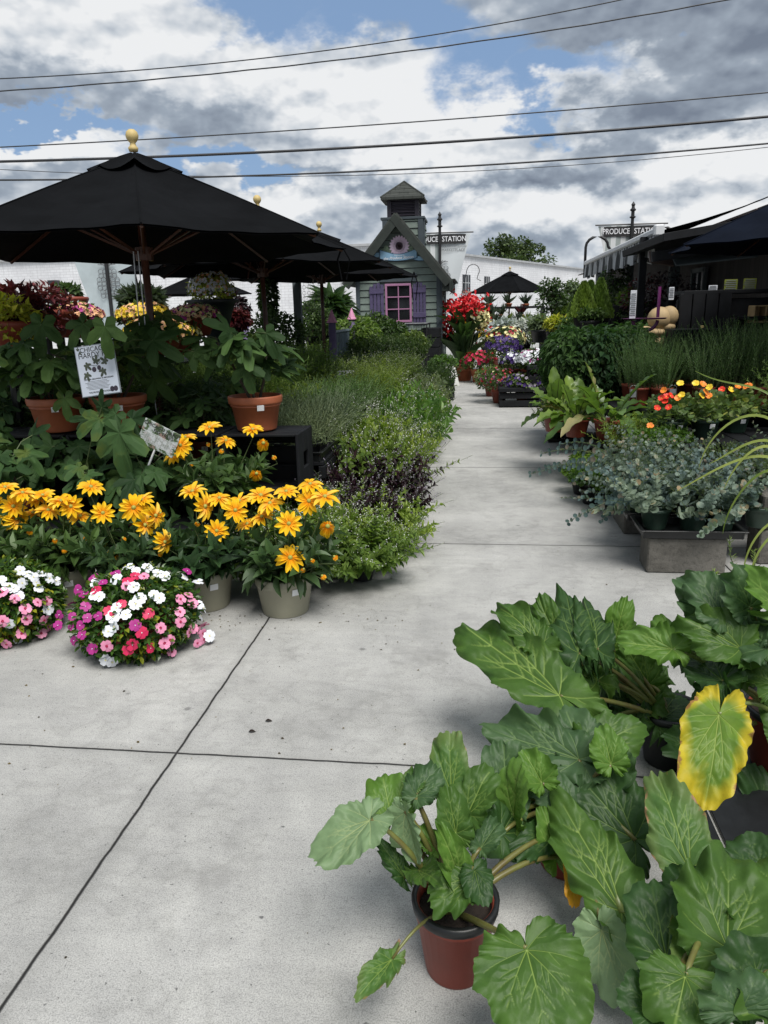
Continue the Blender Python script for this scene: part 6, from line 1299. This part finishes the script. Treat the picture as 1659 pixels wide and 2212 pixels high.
# raised pots by the green house and the two cages
for k,(x,y,D,r,h_,m_,lb) in enumerate(((850,738,13.2,.27,.30,mDkB,'dark bush in a black pot before the wire cages'),(893,752,12.6,.20,.22,mOliveG,'brown green leafy bush at the right front of the cages'),(770,745,12.3,.42,.42,mTarr,'green bush just right of the lilac post'),(810,725,13.8,.34,.36,mDkB,'green bush below the house window'))):
    p=PD(x,y,D); rng=np.random.default_rng(380+k); t=thing('potted_bush',lb,'potted plant',(p[0],p[1],p[2]-.38)); add_pot(t,.2,.26,mBlackPl,sticker=-1.3); clump(t,1300,(0,0,.42),(r,r,h_),OV,.075,[m_],Wd=.036,hemi=-.5)
# hanging mobiles
p=PD(668,640,12.5); t=thing('hanging_mobile','thin wire mobiles hanging right of the grey post','mobile',tuple(p)); g=G(); rr=np.random.default_rng(8)
for k in range(5):
    x=-.16+.08*k; g.tube([(x,0,.30),(x,0,-.25)],.002,3)
    for z in np.arange(-.22,.2,.09): an=np.linspace(0,6.283,9); g.tube(np.stack([x+.03*np.cos(an),np.zeros(9),z+.03*np.sin(an)],1),.003,3)
g.tube([(-.2,0,.3),(.22,0,.3)],.008,5); part('wires',g,mIron,t)
# shepherd hooks
for (x,y,D,s_,lb) in ((1022,585,20,1.,'tall black shepherd hook in front of the white wall'),(512,672,13,.45,'short black hook right of the urn'),(1035,650,21,.5,'small black hook bracket above the canna')):
    p=PD(x,y,D); t=thing('shepherd_hook',lb,'hook',(p[0],p[1],0)); g=G(); an=np.linspace(math.pi*.9,-.6,10); q=[(-.38*s_-.1,0,0.0),(-.32*s_,0,p[2]-.7*s_)]+[(.16*s_*math.cos(u),0,p[2]+.16*s_*math.sin(u)) for u in an]; q+=[(.10*s_,0,p[2]-.2*s_),(.20*s_,0,p[2]-.25*s_)]; g.tube(q,.011,6); part('rod',g,mIron,t)
# ================================================================ rhubarb in the foreground
def rhu_mat(name,a,b,v_,back,edge=None,brown=None):
    M=MT(name); vn=M.attr('vein'); tt=M.attr('tint'); v=M.coord(); n_=M.noise(v,22,5,.6); n2=M.noise(v,7,3,.5)
    c=M.mix(M.rng(n2,.3,.7),c4(a),c4(b)); c=M.mix(M.rng(n_,.35,.7,0,.35),c,c4(tuple(x*1.5 for x in b)))
    if edge: c=M.mix(M.rng(M.math('ADD',tt,M.math('MULTIPLY',M.math('SUBTRACT',n2,.5),1.5)),.62,.92),c,c4(edge))
    if brown: c=M.mix(M.rng(M.math('ADD',tt,M.math('MULTIPLY',M.math('SUBTRACT',n_,.5),.9)),1.0,1.06),c,c4(brown))
    gb=M.n('ShaderNodeNewGeometry').outputs['Backfacing']; c=M.mix(gb,c,M.mix(.55,c,c4(back)))
    c=M.mix(M.math('MULTIPLY',vn,.9),c,c4(v_)); M.l(c,M.b.inputs['Base Color']); M.b.inputs['Roughness'].default_value=.5; M.b.inputs['Specular IOR Level'].default_value=.3
    M.bump(M.math('ADD',M.noise(v,60,4,.6),M.math('MULTIPLY',n_,1.5)),.25,.004)
    tr=M.n('ShaderNodeBsdfTranslucent'); M.l(M.mix(1.,c,(1.2,1.5,.5,1),'MULTIPLY'),tr.inputs[0]); mx=M.n('ShaderNodeMixShader'); mx.inputs[0].default_value=.22; M.l(M.b.outputs[0],mx.inputs[1]); M.l(tr.outputs[0],mx.inputs[2]); M.l(mx.outputs[0],M.out.inputs[0]); return M.m
vc=(.26,.36,.09)
RM={'g':rhu_mat('rhubarb_green',(.028,.074,.012),(.066,.130,.022),vc,(.14,.22,.07)),'d':rhu_mat('rhubarb_deep_green',(.015,.045,.012),(.034,.078,.018),(.15,.23,.06),(.10,.17,.07)),
 'b':rhu_mat('rhubarb_blue_green',(.028,.068,.026),(.066,.120,.045),(.18,.27,.10),(.13,.2,.09)),'l':rhu_mat('rhubarb_light_green',(.06,.135,.018),(.10,.19,.032),(.28,.38,.10),(.2,.3,.1)),
 'y':rhu_mat('rhubarb_yellowing',(.06,.14,.018),(.14,.22,.02),(.30,.38,.10),(.25,.3,.06),edge=(.50,.40,.025),brown=(.28,.15,.05)),
 'u':rhu_mat('rhubarb_underside',(.12,.19,.09),(.17,.25,.13),(.36,.42,.20),(.2,.28,.15)),'n':rhu_mat('rhubarb_browned',(.04,.10,.022),(.075,.15,.03),vc,(.14,.22,.07),edge=(.11,.17,.05),brown=(.30,.17,.09)),'o':rhu_mat('rhubarb_dead',(.45,.20,.01),(.55,.28,.015),(.5,.3,.05),(.4,.2,.03),brown=(.2,.09,.02))}
mStalk=mat('rhubarb_stalk',(.13,.15,.035),.4,.25,14,c2=(.10,.07,.025)); mStalkG=mat('rhubarb_green_stalk',(.15,.19,.05),.4,.2,14); mStalkR=mat('rhubarb_red_stalk',(.20,.02,.015),.35,.3,14)
OUT=[(0,1.0),(10,.975),(22,.90),(38,.78),(55,.66),(75,.56),(95,.48),(115,.44),(135,.41),(152,.37),(165,.29),(174,.16),(180,.04)]
def rleaf(L,W,seed,ruf=1.,curl=.2,fold=.1,na=180,nr=44,cord=1.,hang=0.):
    if max(L,W)>.17: na,nr=290,64
    r=np.random.default_rng(seed); th_=np.linspace(-180,180,na,endpoint=False); A=np.array(OUT); ro=np.interp(np.abs(th_),A[:,0],A[:,1]*(1-(1-cord)*(A[:,0]>100)*.5))
    t=np.radians(th_); x0=np.sin(t)*ro*(1-.12*np.cos(t)**2*0); xm=np.abs(x0).max(); lob=1+.045*np.sin(7*t+r.random()*6)+.045*np.sin(12*t+r.random()*6)*np.sin(3*t+r.random()*6)+.020*np.sin(25*t+3*np.sin(4*t)+r.random()*6)+.008*np.sin(47*t+3*np.sin(7*t))
    s=np.linspace(0,1,nr+1)[1:]**.9
    X=(x0/xm*W/2*lob)[None]*s[:,None]; Y=(np.cos(t)*ro*L*lob)[None]*s[:,None]
    x=np.concatenate([[0],X.ravel()]); y=np.concatenate([[0],Y.ravel()]); S=np.concatenate([[0],np.repeat(s,na)]); T=np.concatenate([[0],np.tile(t,nr)])
    segs=[]
    def vein(p,ang,ln,w,bend,lev):
        k=7; q=[np.array(p)]; a=ang
        for i_ in range(k): q.append(q[-1]+ln/k*np.array([math.sin(a),math.cos(a)])); a+=bend/k
        for i_ in range(k): segs.append((*q[i_],*q[i_+1],w*(1-.75*i_/k),w*(1-.75*(i_+1)/k)))
        if lev>0:
            for i_,f in enumerate((2,3,5) if lev==2 else (3,)):
                sd=1 if (i_%2==0) else -1; 
                for sd in((1,-1) if lev==2 and f%2 else (sd,)):
                    vein(q[f],ang+bend*f/k+sd*(.62+.15*r.random()),ln*(.52-.07*f)*(.9+.2*r.random()),w*.5,-sd*.25,lev-1)
    wmax=max(L,W)
    asp=W/L
    for a,l,w in((0,.93,.0044),(.55,.76,.0034),(-.5,.76,.0031),(1.35,.52,.0025),(-1.3,.52,.0025),(2.25,.40,.0018),(-2.3,.40,.0018)):
        aa=math.atan2(math.sin(a)*asp*.9,math.cos(a)*1.0); lw=math.hypot(math.sin(a)*W*.95,math.cos(a)*L)*l/.9*(.85 if abs(a)>.1 else 1)
        lw=min(lw,L*l if abs(a)<.1 else lw); vein((0,0),aa+r.normal()*.04,lw*.95,w*(L/.28)**.5,-.3*np.sign(a)*abs(a)**.5*.9,2 if abs(a)<1.2 else 1)
    sg=np.array(segs); P=np.stack([x,y],1)[:,None]; a_=sg[None,:,0:2]; b_=sg[None,:,2:4]; ab=b_-a_; u=np.clip(((P-a_)*ab).sum(-1)/((ab**2).sum(-1)+1e-12),0,1); d_=np.linalg.norm(P-(a_+ab*u[...,None]),axis=-1); ww=sg[None,:,4]*(1-u)+sg[None,:,5]*u
    sp=.42*L/nr; we=np.maximum(ww*.42,sp*.62); vv=(np.exp(-(d_/we)**2)*np.clip(.12+ww/.0026,0,1)).max(1); dm=d_.min(1)
    z=np.minimum(dm,.025)*.34-.0015*vv
    per=ruf*min(wmax,.2)*.165; p1,p2,p3,p4=r.random(4)*6; z+=per*(S**5*np.sin(T*9+2.2*np.sin(T*3+p1)+p2)*(.6+.4*np.sin(T*2+p3))+.26*S**9*np.sin(T*21+2.5*np.sin(T*5+p4)+p1)+.12*S**14*np.sin(T*37+p3))-per*.8*S**6*(.5+.5*np.sin(T*2+p4))
    z+=.03*wmax*np.sin(x/wmax*9+r.random()*6)*np.sin(y/wmax*8+r.random()*6)*S
    # bend along the length and fold across
    z+=fold*np.abs(x)*(1.3-.5*y/L)-curl*L*(np.maximum(y,0)/L)**2*1.0-hang*L*(np.maximum(-y,0)/L)
    i0=np.arange(na); i1=(i0+1)%na; g=G(); F=[np.stack([np.zeros(na,int),1+i1,1+i0],1)]; Fq=[]
    for k in range(nr-1): b0=1+k*na; Fq.append(np.stack([b0+i0,b0+i1,b0+na+i1,b0+na+i0],1))
    V=np.stack([x,y,z],1); g.add(V,F[0],S,0,vv); n0=g.n; g.F.append((np.concatenate(Fq),0)); return g
RH={}
def rplant(name,x,y,z,r,h,label,m_=mRust,red=True):
    t=thing('rhubarb',label,'potted plant',(x,y,z)); o=add_pot(t,r,h,m_,.022,taper=.74); g=G(); g.lathe([(r*.96,h-.03),(r+.004,h-.018),(r+.006,h+.001),(r-.006,h+.002),(r-.01,h-.03)],28); obj('rim',g.mesh('rim',mBlackPl,True),o); t['_']=1; del t['_']; RH[name]=(t,h); return t
def stalk(t,h,e,rad=.008,m_=None,sag=.0,a0=None):
    e=np.array(e); b=np.array([e[0]*.08 if a0 is None else a0[0],e[1]*.08 if a0 is None else a0[1],h-.03]); m1=b+(e-b)*.5+np.array([0,0,.06+sag]); u=np.linspace(0,1,9)[:,None]; pts=(1-u)**2*b+2*u*(1-u)*m1+u*u*e
    g=G(); g.tube(pts,np.linspace(rad*1.15,rad*.7,9),8); part('stalk',g,m_ or mStalk,t,True)
cnt_=[0]
def hero(pl,bx,by,bY,tx,ty,tY,W,kd,ruf=1.,curl=.12,fold=.12,roll=0.,nv=None,rad=.007,label=None,sm=None,sag=0.,cord=1.,st=True,seed=None):
    """petiole junction pixel+depth, tip pixel+depth, width in metres"""
    cnt_[0]+=1; t,h=RH[pl]; B_=PY(bx,by,bY); T_=PY(tx,ty,tY); dv=T_-B_; L=np.linalg.norm(dv); tc_=nrm(CP-(B_+T_)/2)
    n_=nrm(np.array(nv,float)) if nv is not None else nrm(tc_*.8+np.array([0,0,.5])); n_=nrm(n_-np.dot(n_,nrm(dv))*nrm(dv)); 
    if roll: n_=np.array(Matrix.Rotation(roll,3,Vector(nrm(dv)))@Vector(n_))
    g=rleaf(L*(1+.3*curl),W*(.88 if W>.22 else .80),seed or cnt_[0]*7+3,ruf,curl,fold,cord=cord); loc=B_-np.array(t.location)
    # tilt so that the curled tip still meets its point
    dv2=nrm(dv)+n_*curl*.9; y_=nrm(dv2); o=part('leaf',g,RM[kd],t,True,tuple(loc),eul(y_,n_))
    if label: o['label']=label
    if st: stalk(t,h,loc-y_*.004,rad,sm,sag)
    return o
p=PZ(982,2125,0); rplant('r1',p[0]+.0,p[1]+.05,0,.092,.185,'rhubarb in the rust pot standing alone at the front')
p=PZ(1205,1890,0); rplant('r2',p[0]+.03,p[1]+.05,0,.10,.19,'rhubarb in the rust pot half hidden behind the front one')
p=PZ(1440,1640,0); rplant('r3',p[0],p[1],0,.10,.19,'rhubarb furthest back with the long leaf pointing left across the pavement',mBlackPl)
p=PZ(1690,1700,0); rplant('r4',p[0]+.02,p[1]+.1,.02,.11,.2,'rhubarb at the right edge with the yellowing leaf',mRust)
p=PZ(1440,2150,0); rplant('r5',p[0]+.12,p[1]+.08,0,.11,.2,'large leaved rhubarb at the bottom right',mRust)
p=PZ(1760,2100,0); rplant('r6',p[0],p[1],0,.11,.2,'rhubarb with red stalks at the bottom right corner',mRust)
Hh=hero
# r1
Hh('r1',798,1772,1.36,680,1862,1.30,.15,'u',.5,.15,.1,nv=(-.5,-.6,.6))
Hh('r1',845,1763,1.45,832,1672,1.52,.15,'l',.8,.1,.15)
Hh('r1',876,1755,1.40,905,1862,1.36,.11,'u',.5,.05,.35,nv=(-.6,-.8,.1))
Hh('r1',975,1710,1.50,968,1578,1.58,.125,'n',.6,.1,.1,nv=(-.1,-1,.35))
Hh('r1',985,1800,1.38,965,1700,1.42,.10,'g',1.1,.1,.4); Hh('r1',990,1893,1.32,955,1795,1.30,.085,'l',1.2,.15,.5)
Hh('r1',1014,1896,1.30,935,1965,1.24,.12,'g',1.,.2,.2); Hh('r1',1025,1880,1.30,1042,1958,1.24,.085,'d',.8,.1,.1)
Hh('r1',871,1892,1.38,816,1815,1.40,.06,'d',1.1,.1,.3,rad=.004); Hh('r1',845,2074,1.22,771,2150,1.14,.075,'n',.9,.1,.3,sm=mStalk,rad=.004,label='yellowing low leaf drooping to the left')
Hh('r1',900,1720,1.44,945,1655,1.5,.10,'b',1.1,.1,.3); Hh('r1',1010,1760,1.45,1060,1660,1.5,.13,'g',1.,.1,.35,nv=(-.4,-.7,.5))
Hh('r1',905,1880,1.36,950,1905,1.26,.09,'g',.8,.1,.2)
Hh('r1',1138,2052,1.16,1188,2262,1.02,.245,'g',.55,.10,.05,nv=(0,-.55,1),label='broad heart shaped leaf nearest the camera',sag=-.05)
# r2 
Hh('r2',1092,1735,1.62,1085,1600,1.70,.17,'b',1.1,.15,.2); Hh('r2',1110,1760,1.60,1120,1650,1.6,.14,'l',.8,.1,.4,nv=(-.6,-.6,.4))
Hh('r2',1085,1800,1.55,1165,1745,1.7,.20,'d',.9,.2,.1,nv=(0,-.8,.5)); Hh('r2',1200,1852,1.55,1172,1745,1.60,.10,'l',.9,.1,.5)
Hh('r2',1342,1968,1.38,1200,1722,1.62,.19,'g',.9,.10,.12,nv=(.15,-.75,.8),rad=.012,sm=mStalkG,label='long upright leaf with a thick pale stalk')
Hh('r2',1250,1640,1.75,1055,1568,1.85,.20,'b',1.1,.15,.15); Hh('r2',1262,1640,1.78,1225,1530,1.88,.19,'b',1.2,.15,.25); Hh('r2',1280,1620,1.8,1385,1565,1.85,.19,'g',1.2,.15,.2)
Hh('r2',1370,1812,1.60,1225,1655,1.74,.24,'d',.7,.1,.08,nv=(0,-.85,.7),rad=.008); Hh('r2',1250,1740,1.66,1150,1700,1.66,.17,'b',.9,.15,.1)
Hh('r2',1240,1860,1.5,1240,1960,1.42,.06,'o',.6,.1,.2,label='dead orange brown leaf hanging down',rad=.003)
Hh('r2',1300,2010,1.33,1345,2172,1.26,.16,'u',.3,.05,.25,nv=(-.3,-1,.1),rad=.005)
Hh('r2',1200,1800,1.6,1120,1845,1.5,.12,'d',.9,.2,.1); Hh('r2',1300,1700,1.72,1350,1610,1.75,.17,'b',1.2,.1,.25)
# long bare stalks from the front pot, more crinkled small leaves
for (x,y,Y_) in ((1205,1850,1.54),(1200,1800,1.595)): stalk(RH['r1'][0],RH['r1'][1],PY(x,y,Y_)-np.array(RH['r1'][0].location),.0075)
Hh('r1',940,1830,1.40,900,1790,1.42,.07,'l',1.3,.15,.5); Hh('r1',1040,1830,1.42,1080,1770,1.48,.08,'b',1.3,.1,.5); Hh('r1',890,1700,1.46,905,1660,1.5,.07,'n',1.3,.1,.4)
Hh('r2',1330,1900,1.5,1290,1850,1.5,.09,'b',1.3,.1,.5); Hh('r2',1170,1690,1.62,1130,1620,1.66,.11,'l',1.3,.1,.5); Hh('r2',1320,1650,1.7,1300,1570,1.75,.12,'l',1.3,.1,.4)
# r3
Hh('r3',1208,1502,2.02,992,1352,2.32,.23,'g',1.05,.10,.12,nv=(.1,-.7,.8),rad=.008,label='long bright veined leaf stretching furthest left',sag=-.02)
for (a,b,c,d,w,k) in ((1170,1400,1075,1300,.16,'g'),(1215,1400,1160,1290,.15,'g'),(1250,1410,1215,1285,.16,'d'),(1290,1400,1262,1292,.15,'d'),(1325,1400,1350,1298,.13,'l'),(1230,1450,1160,1380,.18,'b'),(1290,1470,1240,1380,.19,'g'),(1330,1520,1260,1440,.2,'d'),(1370,1540,1330,1440,.18,'d'),(1400,1530,1420,1440,.18,'g'),(1300,1560,1235,1500,.17,'d'),(1420,1560,1470,1490,.17,'d'),(1220,1560,1190,1520,.14,'b'),(1400,1480,1350,1400,.17,'g')):
    Hh('r3',a,b,2.15+.25*rng.random(),c,d,2.25+.3*rng.random(),w,k,1.15,.15,.25,roll=rng.normal()*.2)
# r4
Hh('r4',1553,1545,1.78,1510,1738,1.62,.205,'y',.55,.10,.05,nv=(-.1,-.75,.75),sm=mStalkG,label='yellow edged dying leaf hanging from the right',sag=.03)
Hh('r4',1452,1402,2.05,1335,1382,2.10,.15,'l',.9,.1,.35,sm=mStalkG,rad=.007); Hh('r4',1460,1395,2.1,1420,1335,2.2,.15,'l',1.,.1,.2,sm=mStalkG)
for (a,b,c,d,w,k) in ((1580,1340,1468,1250,.2,'b'),(1560,1330,1500,1240,.17,'b'),(1620,1310,1580,1230,.18,'b'),(1690,1320,1620,1240,.17,'l'),(1640,1425,1520,1468,.2,'g'),(1600,1400,1470,1340,.2,'g'),(1660,1400,1560,1360,.2,'b'),(1560,1470,1480,1420,.18,'d'),(1570,1520,1500,1500,.16,'d'),(1700,1380,1640,1330,.2,'b'),(1680,1480,1600,1440,.2,'g'),(1690,1850,1625,1662,.25,'d'),(1520,1640,1440,1600,.18,'d'),(1720,1600,1680,1500,.2,'g')):
    Hh('r4',a,b,1.95+.15*rng.random(),c,d,2.0+.2*rng.random(),w,k,1.05,.15,.2,roll=rng.normal()*.2)
# r5, r6
Hh('r5',1490,1877,1.42,1425,1668,1.60,.17,'n',.55,.08,.06,nv=(-.1,-.8,.7),rad=.007,label='leaf with brown eaten edges in the middle')
Hh('r5',1572,2048,1.18,1575,1835,1.34,.23,'g',1.1,.08,.25,nv=(-.15,-.75,.8),rad=.009,sm=mStalkG,label='big cupped leaf with curled pale rim')
Hh('r5',1440,2070,1.2,1400,1900,1.34,.17,'d',.7,.1,.1); Hh('r5',1480,2110,1.08,1460,2235,1.0,.19,'g',.7,.1,.05,nv=(0,-.5,1)); Hh('r5',1500,1960,1.3,1455,1870,1.36,.13,'d',.9,.1,.2)
Hh('r5',1520,2010,1.25,1470,2090,1.15,.13,'n',.8,.1,.2); Hh('r5',1420,2180,1.05,1340,2120,1.08,.12,'d',.7,.1,.1); Hh('r5',1350,1990,1.4,1380,2100,1.3,.13,'d',.6,.1,.1)
Hh('r6',1640,2140,1.1,1560,2060,1.12,.2,'d',.9,.15,.15); Hh('r6',1600,2180,1.02,1570,2100,1.05,.17,'b',1.,.1,.2); Hh('r6',1700,1980,1.25,1640,1850,1.35,.24,'g',1.,.1,.15); Hh('r6',1700,2180,1.05,1610,2200,1.0,.16,'g',.8,.1,.2); Hh('r6',1660,1900,1.45,1610,1800,1.55,.2,'d',.9,.1,.2)
for k in range(5): stalk(RH['r6'][0],RH['r6'][1],(-.08+.04*k,-.05,.33),.009,mStalkR)
tray(1.0,1.98,0.002,.7,.8,'black slatted tray under the right edge rhubarb',h=.03)
# rosemary sprig and yellow grass at the right
rng=np.random.default_rng(600); p=PY(1600,1262,2.75); t=thing('rosemary','thin upright rosemary sprig behind the blue green rhubarb leaves','potted plant',(p[0]+.05,2.8,0)); add_pot(t,.09,.14,mBlackPl)
for (bx,by,tx,ty) in ((1590,1262,1575,1160),(1560,1262,1540,1235),(1640,1262,1628,1190)):
    a=PY(bx,by,2.75)-np.array(t.location); b=PY(tx,ty,2.75)-np.array(t.location); u=np.linspace(0,1,8)[:,None]; st_=np.array([0,0,.12]); pts=np.concatenate([[st_],a+(b-a)*u+.006*np.sin(u*7)]); g=G(); g.tube(pts,.0018,4,mi=1); n=44; q=rng.random(n); P=a+(b-a)*q[:,None]; an=rng.random(n)*6.283; D_=np.stack([np.cos(an),np.sin(an),.9*np.ones(n)],1); g.scat(NE,P,D_,rng.normal(size=(n,3)),.022,.0028); part('sprig',g,[mThai,mStem],t)
t=thing('ornamental_grass','yellow green grass arching in from the right edge','potted plant',(*PY(1760,1150,2.6)[:2],0)); add_pot(t,.14,.22,mBlackPl)
root=np.array([0,0,.2]); g=G()
for (x1,y1,x2,y2,x3,y3,Y) in ((1659,893,1560,930,1510,1010,2.4),(1659,985,1560,1010,1462,1060,2.3),(1659,850,1600,835,1500,800,2.9),(1659,970,1620,985,1560,1060,2.3),(1659,1130,1630,1180,1605,1260,2.4),(1659,1160,1640,1210,1620,1300,2.3),(1659,945,1600,975,1530,1000,2.4),(1659,1000,1600,1080,1560,1150,2.4)):
    P=[PY(a,b,Y)-np.array(t.location) for a,b in((x1,y1),(x2,y2),(x3,y3))]; ctl=[root,root*.4+P[0]*.6+np.array([.05,0,.15])]+P; ctl=np.array(ctl); k=26; u=np.linspace(0,1,k)
    tt=np.array([0,.3,.55,.78,1.]); pts=np.stack([np.polyval(np.polyfit(tt,ctl[:,i_],3),u) for i_ in range(3)],1); T=np.gradient(pts,axis=0); T/=np.linalg.norm(T,axis=1)[:,None]; X=np.cross(T,[0.2,-1,.2]); X/=np.linalg.norm(X,axis=1)[:,None]; w_=.0038*np.sin(np.clip(u*.9+.1,0,1)*math.pi)**.6+.0006
    V=np.stack([pts-X*w_[:,None],pts+[0,.0,-.001],pts+X*w_[:,None]],1).reshape(-1,3); F_=np.array([(q*3+j,q*3+j+1,q*3+j+4,q*3+j+3) for q in range(k-1) for j in range(2)]); g.add(V,F_,rng.random())
part('blades',g,mGrass,t)
# debris on the pavement
for k,(x,y,s_,lb) in enumerate(((573,1560,.016,'dark dried leaf fragment, upper of two on the open pavement'),(537,1583,.016,'dark dried leaf fragment, lower of two on the open pavement'),(1496-250,0,0,''))):
    if s_==0: continue
    p=PZ(x,y,0); g=G(); g.scat(OV,[(0,0,.004)],np.array([[1,.3,.1]]),np.array([[0,0,1.]]),s_*1.6,s_,.5); o=obj('dried_leaf',g.mesh('dried_leaf',mSoil),None,(p[0],p[1],0)); tag(o,lb,'leaf')
rng=np.random.default_rng(9); g=G(); n=260
for (cx,cy,sx,sy,m_) in ((-.35,9,.08,3,80),(-1.5,2.6,.6,.5,40),(.5,2.2,.8,.8,40),(-.98,3.3,.35,.12,60),(-1.35,3.2,.3,.12,50),(-.40,6,.08,2.8,120),(.82,6,.1,2,60),(-.2,3,1.,1.2,45)):
    P=np.stack([cx+rng.normal(size=m_)*sx,cy+rng.normal(size=m_)*sy,np.full(m_,.003)],1); D_=np.stack([rng.normal(size=m_),rng.normal(size=m_),.15*rng.normal(size=m_)],1); g.scat(OVs,P,D_,np.tile([0,0,1.],(m_,1)),.004+.010*rng.random(m_)**2,None)
o=obj('leaf_litter',g.mesh('leaf_litter',L_('dry_litter',(.03,.02,.01),(.16,.12,.05)))); tag(o,'scattered dry bits of leaf along the plant edges','litter',kind='stuff')
